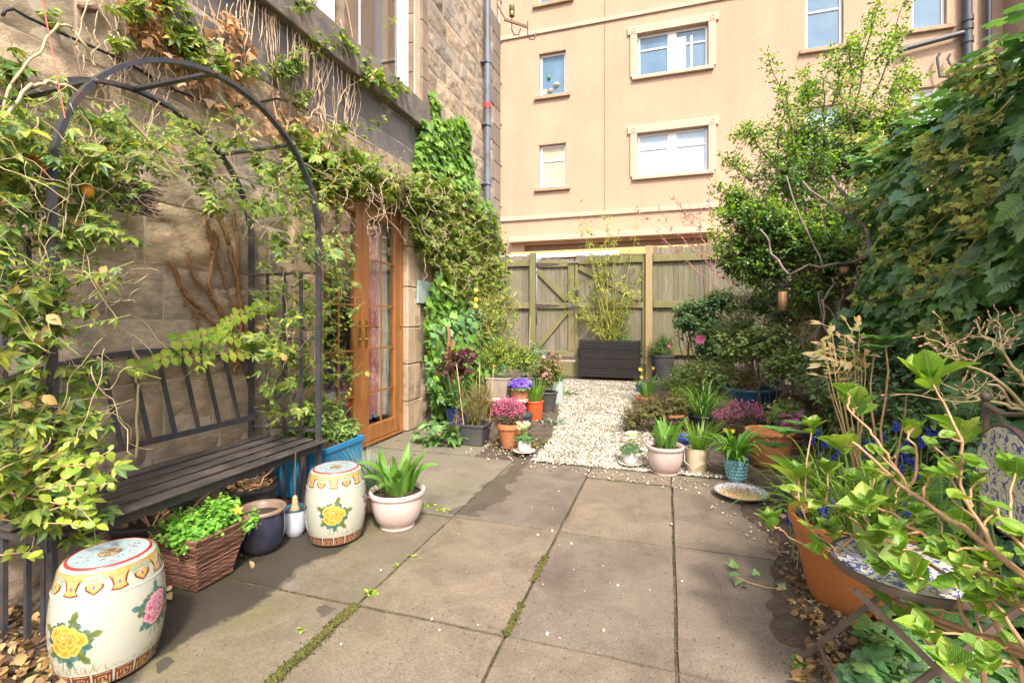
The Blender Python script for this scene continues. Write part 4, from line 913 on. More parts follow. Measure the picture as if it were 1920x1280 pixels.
# seat
SZ = .44; slats = []
for k in range(5):
    x = AX0+.06+k*.115; m_ = MB(); m_.box((x, AY0-.03, SZ-.012), (x+.074, AY1+.03, SZ)); m_.build('seat_slat', pm('worn_bench_slat', (.035,.032,.032), (.08,.07,.064), 9, .38, .62, bmp=.2, bscale=70, stain=(.17,.13,.11), stscale=6, stamt=.5, stretch=(1, .4, 1)) if k == 0 else slats[0].data.materials[0], arb, bevel=.004); slats.append(arb.children[-1] if False else [o for o in bpy.data.objects if o.name.startswith('seat_slat')][-1])
f = MB()
for Y in (AY0, AY1): f.bar((AX0, Y, SZ-.035), (AX1+.02, Y, SZ-.035), .03, .03, (0, 0, 1))
f.bar((AX1+.0, AY0-.02, SZ-.04), (AX1+.0, AY1+.02, SZ-.04), .02, .05, (0, 0, 1)); f.bar((AX0+.02, AY0, SZ-.04), (AX0+.02, AY1, SZ-.04), .02, .04, (0, 0, 1))
f.build('seat_frame', IRON, arb)
for x in (AX0+.2, AX1-.09):
    for Y in (AY0+.03, AY1-.03): MB().bar((x, Y, 0), (x, Y, SZ-.03), .022, .022, (1, 0, 0)).build('leg', IRON, arb)
MB().bar((AX1-.05, AY0-.1, .03), (AX0-.02, AY0-.1, .03), .03, .012, (0, 0, 1)).build('foot_bar', BRK, arb)
# backrest leaning on the wall, humped top rail
b = MB(); bx0, bx1 = AX0+.045, AX0-.03
ya, yb = AY0+.1, AY1-.02
def top(y): return .93+.1*math.sin(math.pi*(y-ya)/(yb-ya))**.8 if ya < y < yb else .93
def lean(z): return bx0+(bx1-bx0)*(z-.55)/.5
pts = [(lean(top(y)), y, top(y)) for y in np.linspace(ya, yb, 24)]
strip(b, pts, .016, .03, [(0, 0, 1)]*24)
b.bar((lean(.56), ya-.05, .56), (lean(.56), yb+.03, .56), .014, .032, (0, 0, 1))
b.build('back_rail', IRON, arb, smooth=30)
for k in range(10):
    y = ya+.01+(yb-ya-.02)*k/9; y2 = y
    MB().bar((lean(.56)+.002, y2+.03, .565), (lean(top(y)), y2-.02, top(y)-.01), .022, .01, (1, 0, 0)).build('back_slat', IRON, arb)

# ------------------------------------------------------------------ painted ceramic garden stools
def stool_prof(z):       # radius at height z (0..1 of .385)
    return .116+.046*math.sin(math.pi*(.08+.84*z))**.8
SH = .385
CER = pm('cream_glazed_ceramic', (.44,.425,.34), (.37,.41,.37), 2.5, .14, coat=.7, stain=(.5,.42,.22), stscale=3.5, stamt=.25)
CERT = pm('pale_aqua_glaze', (.36,.48,.5), (.32,.44,.46), 3, .16, coat=.6)
DEC = vcolmat('painted_decoration', .18, .6)
def decal(shapes):
    """flat painted shapes: (polygon [(u,v)], centre colour, edge colour, level) wrapped round the barrel"""
    mb = MB(); mb.col = []
    for poly, cc, ec, lv in shapes:
        n = len(poly); cu = sum(p[0] for p in poly)/n; cv = sum(p[1] for p in poly)/n
        rings = []
        for t in (0, .5, 1):
            rings.append([(cu+(p[0]-cu)*t, cv+(p[1]-cv)*t) for p in poly] if t else [(cu, cv)])
        vs = []; cols = []
        for t, rg in zip((0, .5, 1), rings):
            for (u, v) in rg:
                z = v/SH; r = stool_prof(min(1, max(0, z)))+.0008+.0003*lv; a = u/.165
                vs.append((r*math.cos(a), r*math.sin(a), v)); cols.append(tuple(.68*(cc[i]+(ec[i]-cc[i])*t*t) for i in range(3)))
        fs = [(0, 1+k, 1+(k+1) % n) for k in range(n)]+[(1+k, 1+n+k, 1+n+(k+1) % n, 1+(k+1) % n) for k in range(n)]
        mb.add(vs, fs); mb.col += cols
    return mb
def petal(c, ang, L, W, rg, notch=.12, n=18):
    out = []
    for k in range(n):
        t = 2*math.pi*k/n; x = L*(.5-.5*math.cos(t)); y = W*math.sin(t)*(1+.35*(-math.cos(t)))*.5
        x += notch*L*math.cos(5*t+rg.random()*2)*(.5 if x > L*.6 else 0)
        ca, sa = math.cos(ang), math.sin(ang); out.append((c[0]+x*ca-y*sa, c[1]+x*sa+y*ca))
    return out
def leafp(c, ang, L, W, rg):
    pts = [(0, 0), (.25, .32), (.38, .2), (.5, .5), (.62, .26), (.8, .34), (1, 0), (.8, -.3), (.62, -.22), (.5, -.46), (.38, -.2), (.25, -.3)]
    ca, sa = math.cos(ang), math.sin(ang); return [(c[0]+x*L*ca-y*W*sa, c[1]+x*L*sa+y*W*ca) for x, y in pts]
def peony(c, s, cin, cout, seed, dark):
    rg = random.Random(seed); sh = []
    gr = [((.05,.16,.13), (.1,.24,.19)), ((.13,.17,.04), (.22,.27,.08)), ((.07,.19,.16), (.13,.28,.24))]
    for k, (a, L) in enumerate(((1.35, 1.9), (1.0, 1.3), (1.75, 1.2), (.15, 2.0), (.5, 1.4), (-.1, 1.5), (2.7, 1.9), (2.35, 1.3), (3.1, 1.4), (3.8, 1.7), (4.2, 1.5), (4.9, 1.7), (5.3, 2.0), (5.0, 1.3), (5.9, 1.5))):
        g = gr[(k+seed) % 3]; a += rg.uniform(-.12, .12); st = (c[0]+math.cos(a)*s*.55, c[1]+math.sin(a)*s*.55)
        sh.append((leafp(st, a, s*(L-.45)*.95, s*.7, rg), g[0], g[1], 0))
        sh.append((leafp((st[0]+math.cos(a)*s*.25, st[1]+math.sin(a)*s*.25), a+rg.choice([-.7, .7]), s*.6, s*.42, rg), g[1], g[0], 1))
    for ringi, (nn, rr, L, W) in enumerate(((7, .18, .92, .78), (5, .1, .66, .66), (4, .06, .46, .5), (3, .0, .3, .36))):
        off = (0, s*.1*ringi)
        for k in range(nn):
            a = 2*math.pi*k/nn+ringi*.55+rg.uniform(-.22, .22); l_ = L*rg.uniform(.82, 1.12); w_ = W*rg.uniform(.85, 1.15); b0 = (c[0]+off[0]+math.cos(a)*s*rr, c[1]+off[1]+math.sin(a)*s*rr)
            sh.append((petal(b0, a, s*l_+.0016, s*w_+.0022, rg), dark, dark, 2+ringi*2))
            pet = petal(b0, a, s*l_, s*w_, rg); sh.append((pet, cin, cout, 3+ringi*2))
    for k in range(9): a = rg.uniform(0, 6.28); r = rg.uniform(0, s*.13); sh.append((petal((c[0]+r*math.cos(a), c[1]+s*.3+r*math.sin(a)), a, s*.1, s*.05, rg, 0, 8), (.9, .9, .8), (.45, .35, .25), 11))
    for k in range(3): sh.append(([(c[0]+(k-1)*.01-.0025, c[1]-s*.7), (c[0]+(k-1)*.01+.0025, c[1]-s*.7), (c[0]+(k-1)*.022+.002, c[1]-s*1.9), (c[0]+(k-1)*.022-.002, c[1]-s*1.9)], (.2, .3, .12), (.3, .38, .18), 0))
    return sh
YIN, YOUT = (.95, .27, .0), (1, .62, .14); PIN, POUT = (.62, .05, .2), (1, .62, .72)
def make_stool(label, loc, rz):
    st = thing('ceramic_stool', label, 'garden stool', (0, 0, 0)); WL[st] = Vector((0, 0, 0))
    prof = [(.112, 0), (.12, .004), (stool_prof(.03), .012)]+[(stool_prof(t), t*SH) for t in np.linspace(.06, .97, 26)]+[(stool_prof(1)-.002, SH-.006), (.117, SH), (.108, SH+.001)]
    m_ = MB(); m_.lathe(prof, n=64); m_.build('barrel', CER, st, smooth=60)
    m_ = MB(); m_.lathe([(.0, SH+.0025), (.02, SH+.0025), (.03, SH+.0025), (.0305, SH+.003), (.1115, SH+.0035), (.112, SH+.001)], n=64, cap=False); m_.build('top', CERT, st, smooth=30)
    m_ = MB(); m_.lathe([(.1105, SH+.001), (.111, SH+.0042), (.1155, SH+.0042), (.1192, SH+.0005), (.1192, SH-.004)], n=64, cap=False); m_.build('red_rim', pm('red_rim_glaze', (.55,.05,.04), (.4,.03,.03), 9, .2, coat=.5), st, smooth=50)
    rg = random.Random(3); sh = []
    U = 2*math.pi*.165; nb = 7
    # collar: gold band with lobes and hearts outlined in red brown
    gold, gold2, rb, teal = (.6, .36, .1), (.72, .5, .2), (.22, .05, .02), (.3, .45, .38)
    n = 84
    for k in range(n):
        u0, u1 = U*k/n, U*(k+1)/n; sh.append(([(u0, SH*.985), (u1+.0003, SH*.985), (u1+.0003, SH*.925), (u0, SH*.925)], gold2, gold, 0))
    for k in range(nb):
        u = U*k/nb
        cup = [(-.03, .955), (.03, .955), (.021, .9), (.017, .865), (.024, .83), (.014, .825), (0, .818), (-.014, .825), (-.024, .83), (-.017, .865), (-.021, .9)]
        sh.append(([(u+x*1.13, v*SH-.0015) for x, v in cup], rb, rb, 1)); sh.append(([(u+x*.9, (v+.006)*SH) for x, v in cup], gold2, gold, 2))
        sh.append((petal((u-.005, .88*SH), 0, .01, .014, rg, .2, 10), (.3, .15, .3), (.4, .25, .35), 3))
        u2 = u+U/nb/2
        for i in range(5): a = math.pi*i/4; sh.append((petal((u2+.017*math.cos(a), .915*SH+.008*math.sin(a)), a, .016, .016, rg, .2, 10), (.4, .52, .35), teal, 1))
        heart = [(0, .825), (.012, .845), (.024, .868), (.026, .895), (.016, .91), (0, .905), (-.016, .91), (-.026, .895), (-.024, .868), (-.012, .845)]
        sh.append(([(u2+x*1.1, v*SH-.0015) for x, v in heart], rb, rb, 4)); sh.append(([(u2+x*.88, (v+.004)*SH) for x, v in heart], gold2, gold, 5))
        sh.append((petal((u2-.005, .88*SH), 0, .01, .012, rg, .2, 10), (.3, .12, .3), (.42, .2, .36), 6))
    # thin raised line
    # foot: red-brown fret panels
    npn = 16; gap = .0035
    for k in range(npn):
        u0, u1 = U*k/npn+gap, U*(k+1)/npn-gap; z0, z1 = .03*SH, .155*SH
        sh.append(([(u0, z0), ((u0+u1)/2, z0), (u1, z0), (u1, (z0+z1)/2), (u1, z1), ((u0+u1)/2, z1), (u0, z1), (u0, (z0+z1)/2)], (.22, .06, .03), (.2, .05, .025), 1))
        um = (u0+u1)/2; zm = (z0+z1)/2; w_ = (u1-u0)/2; h = (z1-z0)/2
        for (x0, y0, x1, y1) in ((-.8,.75,.8,.85), (-.8,-.85,.8,-.75), (-.8,-.75,-.66,.3), (.66,-.75,.8,.3), (-.45,.3,.45,.42), (-.45,-.1,-.32,.3), (.32,-.1,.45,.3), (-.1,-.55,.1,.1), (-.45,-.5,-.1,-.38), (.1,-.5,.45,-.38)):
            sh.append(([(um+x0*w_, zm+y0*h), (um+x1*w_, zm+y0*h), (um+x1*w_, zm+y1*h), (um+x0*w_, zm+y1*h)], (.62, .4, .2), (.55, .33, .15), 2))
    decal(sh).build('painted_border', DEC, st)
    for k, (nm, ci, co_, dk, u, v, s) in enumerate((('yellow_peony', YIN, YOUT, (.8, .5, .12), .0, .47, .052), ('pink_peony', PIN, POUT, (.6, .2, .32), .26, .53, .047), ('yellow_peony', YIN, YOUT, (.8, .5, .12), .52, .47, .052), ('pink_peony', PIN, POUT, (.6, .2, .32), .78, .53, .047))):
        decal(peony((u*1.0, v*SH), s, ci, co_, k+1, dk)).build(nm, DEC, st)
    gs = []
    for k in range(150):
        u = rg.uniform(0, U); h = rg.uniform(.01, .03)*(1+.6*math.sin(u*25)); v0 = .165*SH+rg.uniform(0, .01); dx = rg.uniform(-.02, .02)
        gs.append(([(u, v0), (u+.003, v0), (u+dx, v0+h)], (.4, .38, .15), (.5, .47, .25), 0))
    decal(gs).build('painted_grass', DEC, st)
    # top: pierced coin and small floral sprays
    tp = MB(); tp.col = []
    def flat(poly, c, lv):
        n_ = len(poly); tp.add([(x, y, SH+.0042+.0003*lv) for x, y in poly], [tuple(range(n_))]); tp.col += [c]*n_
    flat([(.033*math.cos(a), .033*math.sin(a)) for a in np.linspace(0, 6.283, 32, endpoint=False)], (.25, .06, .04), 0)
    flat([(.03*math.cos(a), .03*math.sin(a)) for a in np.linspace(0, 6.283, 32, endpoint=False)], (.55, .4, .2), 1)
    for k in range(4):
        a = k*math.pi/2+.4; q = petal((.004*math.cos(a), .004*math.sin(a)), a, .024, .02, rg, .1, 12); flat(q, (.3, .12, .05), 2); q = petal((.008*math.cos(a), .008*math.sin(a)), a, .016, .012, rg, .1, 12); flat(q, (.2, .28, .2), 3)
    for k in range(64):
        r = rg.uniform(.045, .1); a = rg.uniform(0, 6.28); c = rg.choice([(.5, .12, .12), (.3, .1, .12), (.35, .4, .28), (.6, .3, .25)])
        q = petal((r*math.cos(a), r*math.sin(a)), a+rg.uniform(-1.5, 1.5), rg.uniform(.006, .013), rg.uniform(.003, .006), rg, .2, 8); flat(q, c, 1)
    tp.build('painted_top', DEC, st)
    rid = MB(); rid.lathe(cap=False, prof=[(stool_prof(.79)-.001, .79*SH-.002), (stool_prof(.79)+.0022, .79*SH), (stool_prof(.79)-.001, .79*SH+.002)], n=64); rid.build('moulded_line', CER, st, smooth=60)
    st.location = loc; st.rotation_euler = (0, 0, rz); return st
s1p = G(206, 1243); s2p = G(630, 1006)
def yaw_to(p, off=0): return math.atan2(-p.y, -p.x)+off
st1 = make_stool('large painted ceramic barrel stool nearest the camera, left of the wicker basket', (s1p.x, s1p.y, 0), yaw_to(s1p, -.34-.38))
st2 = dup(st1, (s2p.x, s2p.y, 0), yaw_to(s2p, -.08), 'painted ceramic barrel stool with yellow peony beside the pale pink tulip pot')
for s in (st1, st2): s['group'] = 'painted ceramic barrel stools'

# ------------------------------------------------------------------ pots
def pot(name, label, loc, rt, rb, h, mat_, rim=.012, rimh=.03, style='round', soil=.85, cat='plant pot', group=None, rimmat=None, belly=0, foot=0, sq=1, tilt=None, n=36):
    t = thing(name, label, cat, loc, group); x, y, z = loc
    prof = []
    if foot: prof += [(rb*1.12, 0), (rb*1.12, foot*.6), (rb, foot)]
    else: prof += [(rb*.95, 0), (rb, .006)]
    for k in range(1, 9):
        q = k/9; r = rb+(rt-rb)*q**(1 if not belly else .6)+belly*math.sin(math.pi*q**.8); prof.append((r, foot+(h-rimh-foot)*q))
    outer = prof[-1][0] if belly else rt
    prof += [(rt-.001, h-rimh-.002)]
    rimp = [(rt-.001, h-rimh), (rt+rim*.8, h-rimh+.002), (rt+rim, h-rimh*.5), (rt+rim*.8, h-.003), (rt+rim*.3, h), (rt-.005, h-.002), (rt-.012, h-.01)]
    inner = [(rt-.014, h-.012), (rt-.016, h*.6), (rb*.9, h*.3)]
    if style == 'square':
        def sqp(p, cap=True):
            m_ = MB(); vs = []; fs = []; K = 28
            for i, (r, zz) in enumerate(p):
                for k in range(K):
                    a = 2*math.pi*(k+.5)/K; c, s_ = math.cos(a), math.sin(a); e = (abs(c)**9+abs(s_)**9)**(-1/9); vs.append((x+r*c*e*sq, y+r*s_*e, z+zz))
            for i in range(len(p)-1):
                for k in range(K): fs.append((i*K+k, i*K+(k+1) % K, (i+1)*K+(k+1) % K, (i+1)*K+k))
            m_.add(vs, fs); return m_
        o = sqp(prof+rimp+inner); o.build('pot', mat_, t, smooth=35)
        s = sqp([(rt-.014, h*soil), (.01, h*soil+.01)])
    else:
        m_ = MB()
        if rimmat: m_.lathe(prof, loc, n, sx=sq, cap=False); m_.build('pot', mat_, t, smooth=50); m_ = MB(); m_.lathe(rimp+inner, loc, n, sx=sq, cap=False); m_.build('rim', rimmat, t, smooth=50)
        else: m_.lathe(prof+rimp+inner, loc, n, sx=sq, wob=.006); m_.build('pot', mat_, t, smooth=50)
        s = MB(); s.lathe([(rt-.013, h*soil), (rt*.6, h*soil+.008), (.01, h*soil+.012)], loc, 24, sx=sq)
    if soil: s.build('soil', SOIL, t, smooth=True)
    return t
def V3(p, z=0): return (p.x, p.y, z)
def rad(px_w, p):    # width in photo pixels at point p -> radius
    d = -p.x*sn+p.y*cs; lat = p.x*cs+p.y*sn; return px_w/FP*d/2*(1/(1+(lat/d)**2)**.5)**.8
def saucer(label, p, r, m_=None, group='white saucers under cyclamen pots'):
    s = MB(); s.lathe([(r*.6, 0), (r*.62, .002), (r, .016), (r, .019), (r*.95, .019), (r*.6, .007), (.001, .006)], (p[0], p[1], p[2]), 36)
    o = s.build('saucer', m_ or P_WHITE, None, smooth=50, base=True); tag(o, label, 'saucer', group); return o
# --- left group near the bench
p_basket = (-2.06, 1.70, 0)
bk = thing('basket_planter', 'square wicker basket planter of leafy round bedding with one orange flower', 'planter', p_basket)
M_WICK = pm('brown_wicker', (.21,.105,.07), (.13,.065,.045), 14, .5, bmp=.2, bscale=120, island=.65)
wk = MB(); H_ = .235; rows = 24
def bpt(side, t, z, e=0):
    hx = .085+.05*(z/H_)+e; hy = .085+.05*(z/H_)+e; c = [(-hx, -hy), (hx, -hy), (hx, hy), (-hx, hy)]; a, b_ = c[side], c[(side+1) % 4]
    return (p_basket[0]+a[0]+(b_[0]-a[0])*t, p_basket[1]+a[1]+(b_[1]-a[1])*t, z)
for r_i in range(rows):
    z = .005+H_*r_i/rows
    for sd_ in range(4):
        pts = [bpt(sd_, t, z+.0008*math.sin(t*9+r_i*2.1)+rnd.uniform(-.0005, .0005), .0016*(1 if (int(t*8)+r_i) % 2 else -.3)) for t in np.linspace(0, 1, 17)]
        wk.tube(pts, .0047+rnd.uniform(-.0012, .0006), 5)
for sd_ in range(4):
    for t in np.linspace(0, .96, 6): wk.tube([bpt(sd_, t, 0, -.004), bpt(sd_, t, H_, -.004)], .005, 5)
wk.build('wicker_body', M_WICK, bk, smooth=60)
rm_ = MB()
for kk in range(5):
    pts = [bpt(i, t, H_+.006+.006*math.sin(t*25+kk*1.3+i), .004*math.cos(t*25+kk*1.3)) for i in range(4) for t in np.linspace(0, 1, 18)]
    rm_.tube(pts+[pts[0]], .0045, 5)
rm_.build('braided_rim', M_WICK, bk, smooth=60)
s = MB(); s.box(bpt(0, 0, .15, -.006), bpt(2, 0, .19, -.03)); s.build('soil', SOIL, bk)
lb = LB(20); rng = lb.rng
p1, o = in_blobs(rng, [(p_basket[0], p_basket[1], .27, .18, .19, .085), (p_basket[0]+.04, p_basket[1]+.08, .32, .09, .09, .06), (p_basket[0]+.06, p_basket[1]-.12, .25, .08, .06, .05), (p_basket[0]+.14, p_basket[1]+.14, .24, .06, .06, .05)], 430, .6); m_ = p1[:, 2] > .2
sb = LB(21); twigs(lb, sb, p1[m_], o[m_], 5, L_ROUND, (.016, .03), .07, .8, 1, 0, .0012)
lb.build('foliage', G_BASK, bk); sb.build('stems', S_GREEN, bk)
lb = LB(22); fp = np.array([D(446, 956, 2.12)]); lb.inst(L_FLOW, np.repeat(fp, 2, 0), np.array([[.6, -.5, .6], [.5, -.3, .9]]), np.array([[0, 0, 1], [0, 1, .4]]), np.array([.045, .035])); lb.build('orange_flower', FL_OR, bk)

q = G(490, 1030); pot('glazed_pot', 'dark navy glazed pot with tan rim holding only bare soil', V3(q), .108, .07, .225, P_NAVY, .014, .02, belly=.02, rimmat=P_NAVYRIM, soil=.82)
q = G(553, 1000); t = pot('bulb_pot', 'small white glazed pot with a cut bulb stump in front of blue planter', V3(q), .062, .045, .15, P_WBLUE, .003, .01, belly=.006, rimmat=P_DKBLUE)
m_ = MB(); m_.lathe([(.02, .12), (.026, .14), (.02, .155), (.016, .17), (.014, .2), (.008, .215), (.001, .217)], V3(q), 10, wob=.12); m_.build('bulb_stump', pm('dry_bulb', (.55,.35,.2), (.4,.24,.13), 30, .8, bmp=.4), t, smooth=True)
m_ = MB(); b0 = Vector(V3(q, .2)); m_.tube([b0, b0+Vector((0, 0, .13)), b0+Vector((.005, 0, .26))], .004, 6); m_.build('cane', S_BROWN, t)
q = G(745, 983); tul = pot('tulip_pot', 'pale pink glazed pot crowded with tulip leaves beside the second ceramic stool', V3(q), .152, .09, .212, P_PINK, .013, .026, belly=.012, foot=.014, soil=.88)
tul2q = G(1247, 886); tul2 = pot('tulip_pot', 'pale pink glazed pot of upright tulip leaves at the gravel edge, right side', V3(tul2q), .135, .082, .222, P_PINK, .014, .026, belly=.012, foot=.014, soil=.88)
def tulips(t, r, h, n, L, seed, gr=None):
    lb = LB(seed); rg = random.Random(seed); x, y, _ = WL[t]
    for k in range(n):
        a = rg.uniform(0, 6.28); rr = r*math.sqrt(rg.random())*.7; lb.strap((x+rr*math.cos(a), y+rr*math.sin(a), h*.86), a+rg.uniform(-.5, .5), L*rg.uniform(.65, 1.1), rg.uniform(.036, .064), rg.uniform(68, 89), rg.choice([5, 15, 25, 40, 110]), 8, .45, rg.uniform(-.7, .7), .45)
    return lb.build('leaves', G_TULIP, t)
tulips(tul, .14, .212, 30, .275, 30); tulips(tul2, .12, .222, 22, .25, 31)
q = G(690, 958); t = pot('grass_pot', 'small brown pot of fine blue grass behind the pink tulip pot', V3(q), .07, .05, .12, P_BROWNP, .008, .02)
lb = LB(32); rg = random.Random(5)
for k in range(240): a = rg.uniform(0, 6.28); rr = .04*rg.random(); lb.strap((q.x+rr*math.cos(a), q.y+rr*math.sin(a), .1), a, rg.uniform(.2, .36), .003, rg.uniform(55, 88), rg.uniform(10, 70), 5, .2)
lb.build('foliage', G_BLUE, t)
def tub(label, px, py, z, wpx, sq=1, h=None):
    q = D(px, py, FP*(EYE-z)/(py-HZ)); r = rad(wpx, q); return pot('black_tub', label, (q.x, q.y, 0), r, r*.8, z, P_BLACK, .014, .03, soil=.8, group='black plastic tubs beneath the bench', sq=sq)
T1 = tub('widest black tub with bare canes under the middle of the bench', 292, 962, .24, 160)
T2 = tub('black tub of dry leaves under the bench end next to blue planter', 470, 905, .27, 100)
T3 = tub('low black tub under the bench directly behind the nearest ceramic stool', 268, 1003, .19, 110)
lb = LB(34)
for T_, zz, r in ((T2, .25, .11), (T1, .21, .15), (T3, .17, .11)):
    c = WL[T_]; lb = LB(35); n = 60 if T_ is T2 else 25; p_ = np.array([c.x, c.y, zz])+rnd_dirs(lb.rng, n)*np.array([r, r, .015]); lb.inst(L_OVAL, p_, flatdirs(lb.rng, n, .9), rnd_dirs(lb.rng, n), .03+.03*lb.rng.random(n)); lb.build('dead_leaves', G_LITT, T_)
    m_ = MB(); rg = random.Random(zz*100)
    for k in range(5): b0 = Vector((c.x+rg.uniform(-r, r)*.6, c.y+rg.uniform(-r, r)*.6, zz-.03)); m_.tube(wobble(b0, b0+Vector((rg.uniform(-.08, .15), rg.uniform(-.1, .15), rg.uniform(.08, .2))), 5, .02, rg), .005, 5)
    if T_ is T2:
        for k in range(8): a = rg.uniform(0, 6); m_.tube(wobble((c.x+.1*math.cos(a), c.y+.1*math.sin(a), zz), (c.x+.1*math.cos(a+2.4), c.y+.1*math.sin(a+2.4), zz+.02), 7, .03, rg), .003, 4)
    m_.build('bare_stems', S_TAN, T_)
# blue planter behind the bench end
bq = (-2.36, 2.84, 0); bp = thing('blue_planter', 'large square blue planter with leafy shrub between bench end and doors', 'planter', bq)
m_ = MB()
def rectpot(mb, cx, cy, hx, hy, h, t=.015, k=.88):
    def ring(sx, sy, z): return [(cx-sx, cy-sy, z), (cx+sx, cy-sy, z), (cx+sx, cy+sy, z), (cx-sx, cy+sy, z)]
    vs = ring(hx*k, hy*k, 0)+ring(hx-.008, hy-.008, h-.04)+ring(hx, hy, h-.038)+ring(hx, hy, h)+ring(hx-t, hy-t, h)+ring(hx-t, hy-t, h*.7)
    fs = [(3, 2, 1, 0)]
    for i in range(5):
        for j in range(4): fs.append((i*4+j, i*4+(j+1) % 4, i*4+4+(j+1) % 4, i*4+4+j))
    mb.add(vs, fs)
rectpot(m_, bq[0], bq[1], .25, .21, .36); m_.build('pot', P_TEAL, bp, bevel=.006)
MB().box((bq[0]-.22, bq[1]-.18, .25), (bq[0]+.22, bq[1]+.18, .32)).build('soil', SOIL, bp)
lb = LB(36); sb = LB(37); p1, o = in_blobs(lb.rng, [(-2.42, 2.95, .5, .16, .2, .2), (-2.27, 3.0, .4, .16, .16, .12), (-2.45, 2.7, .4, .1, .1, .12)], 420, .6)
twigs(lb, sb, p1, o, 5, L_OVAL, (.025, .05), .12, .5); lb.build('foliage', G_ROSE, bp); sb.build('stems', S_GREEN, bp)
m_ = MB(); rg = random.Random(2)
for k in range(7): m_.tube(wobble((-2.36+rg.uniform(-.1, .1), 2.84+rg.uniform(-.1, .1), .25), (-2.4+rg.uniform(-.15, .15), 2.95+rg.uniform(-.15, .15), .55), 6, .02, rg), .005, 5)
m_.build('main_stems', S_BROWN, bp)

# --- white cyclamen pots on saucers
def cyclamen(label, p, n=10):
    t = pot('cyclamen_pot', label, (p.x, p.y, .026), .06, .042, .105, P_WHITE, .002, .006, belly=.006, group='white cyclamens on saucers')
    lb = LB(40+n); rng = lb.rng; n1 = 120; a = rng.random(n1)*6.283; r = .08*np.sqrt(rng.random(n1)); P = np.stack([p.x+r*np.cos(a), p.y+r*np.sin(a), .118+.05*(1-(r/.085)**2)+.02*rng.random(n1)], 1)
    o = np.stack([np.cos(a), np.sin(a), np.full(n1, .2)], 1); lb.inst(L_ROUND, P, nrm(o*.6+np.array([0, 0, 1.0])+rng.normal(size=(n1, 3))*.25), nrm(o+rng.normal(size=(n1, 3))*.4), .02+.012*rng.random(n1)); lb.build('leaves', G_CYC, t)
    lb = LB(41+n); rng = lb.rng; m_ = MB(); 
    for k in range(15):
        a = rng.random()*6.28; r = .06*rng.random(); c = np.array([p.x+r*math.cos(a), p.y+r*math.sin(a), .21+.05*rng.random()]); m_.tube([(p.x+r*.4*math.cos(a), p.y+r*.4*math.sin(a), .11), tuple(c)], .0015, 4)
        for j in range(5): b = j*1.257+a; dr = np.array([math.cos(b)*.7, math.sin(b)*.7, 1]); lb.inst(L_OVAL, [c], [np.array([-math.cos(b), -math.sin(b), .5])], [dr], [.046])
    lb.build('flowers', FL_WHITE, t); m_.build('flower_stems', S_GREEN, t); return t
qa = G(983, 851); saucer('white saucer under the cyclamen left of the gravel path', (qa.x, qa.y, .018), .1); cyclamen('small white cyclamen pot on saucer in front of terracotta heather pot', qa, 10)
qb = G(1182, 874); saucer('white saucer under the cyclamen right of the gravel path', (qb.x, qb.y, .018), .1); cyclamen('small white cyclamen pot on saucer beside the right pink tulip pot', qb, 14)

# --- left flower group by the gravel
def strapclump(lb, c, r, n, L, w_, el, dr, seed, z):
    rg = random.Random(seed)
    for k in range(n): a = rg.uniform(0, 6.28); rr = r*math.sqrt(rg.random()); lb.strap((c[0]+rr*math.cos(a), c[1]+rr*math.sin(a), z), a+rg.uniform(-.4, .4), rg.uniform(*L), rg.uniform(*w_), rg.uniform(*el), rg.uniform(*dr), 7, .35)
def canes(t, pts, h, name='cane'):
    for (x, y, z0), lean_ in pts:
        MB().tube([(x, y, z0), (x+lean_, y, z0+h)], .005, 6).build(name, S_CANE, t)
q = G(857, 806); t = pot('hellebore_pot', 'bright blue glazed pot of purple hellebores at the ivy wall', V3(q), .13, .095, .26, P_BLUE, .008, .02)
lb = LB(50); p1, o = in_blobs(lb.rng, [(q.x, q.y, .72, .28, .2, .2), (q.x+.1, q.y, .85, .16, .12, .1)], 170, .6); twigs(lb, None, p1, o, 3, L_FLOW, (.05, .085), .05, .2, 1); lb.build('purple_flowers', G_HELL, t)
lb = LB(51); strapclump(lb, (q.x, q.y), .1, 26, (.25, .5), (.012, .022), (60, 88), (5, 50), 3, .24); n = 30; p_ = np.array([q.x, q.y, .36])+rnd_dirs(lb.rng, n)*np.array([.22, .22, .08]); lb.inst(L_PALM, p_, flatdirs(lb.rng, n, .5), rnd_dirs(lb.rng, n), .14+.08*lb.rng.random(n)); lb.build('leaves', G_CAM, t)
q = G(892, 832); t = pot('square_pot', 'square charcoal pot with rosemary, thin canes and dry grass', V3(q), .125, .1, .21, P_GREY, .01, .025, style='square')
lb = LB(52); sb = LB(53); p1, o = in_blobs(lb.rng, [(q.x, q.y, .45, .2, .16, .2), (q.x-.18, q.y-.08, .28, .07, .07, .16), (q.x+.1, q.y, .5, .15, .12, .15)], 260, .6); twigs(lb, sb, p1, o, 7, L_THIN, (.02, .035), .1, .8); strapclump(lb, (q.x, q.y), .08, 60, (.3, .6), (.003, .007), (45, 88), (20, 90), 4, .19)
lb.build('foliage', G_OLIVE, t); sb.build('stems', S_TAN, t); canes(t, [((q.x-.1, q.y-.05, .15), -.08), ((q.x+.04, q.y, .15), .0), ((q.x+.12, q.y+.05, .15), .05)], .62)
q = G(957, 838); t = pot('heather_pot', 'terracotta pot of bright pink heather at the front of the left group', V3(q), .127, .08, .235, P_TERRA, .012, .05)
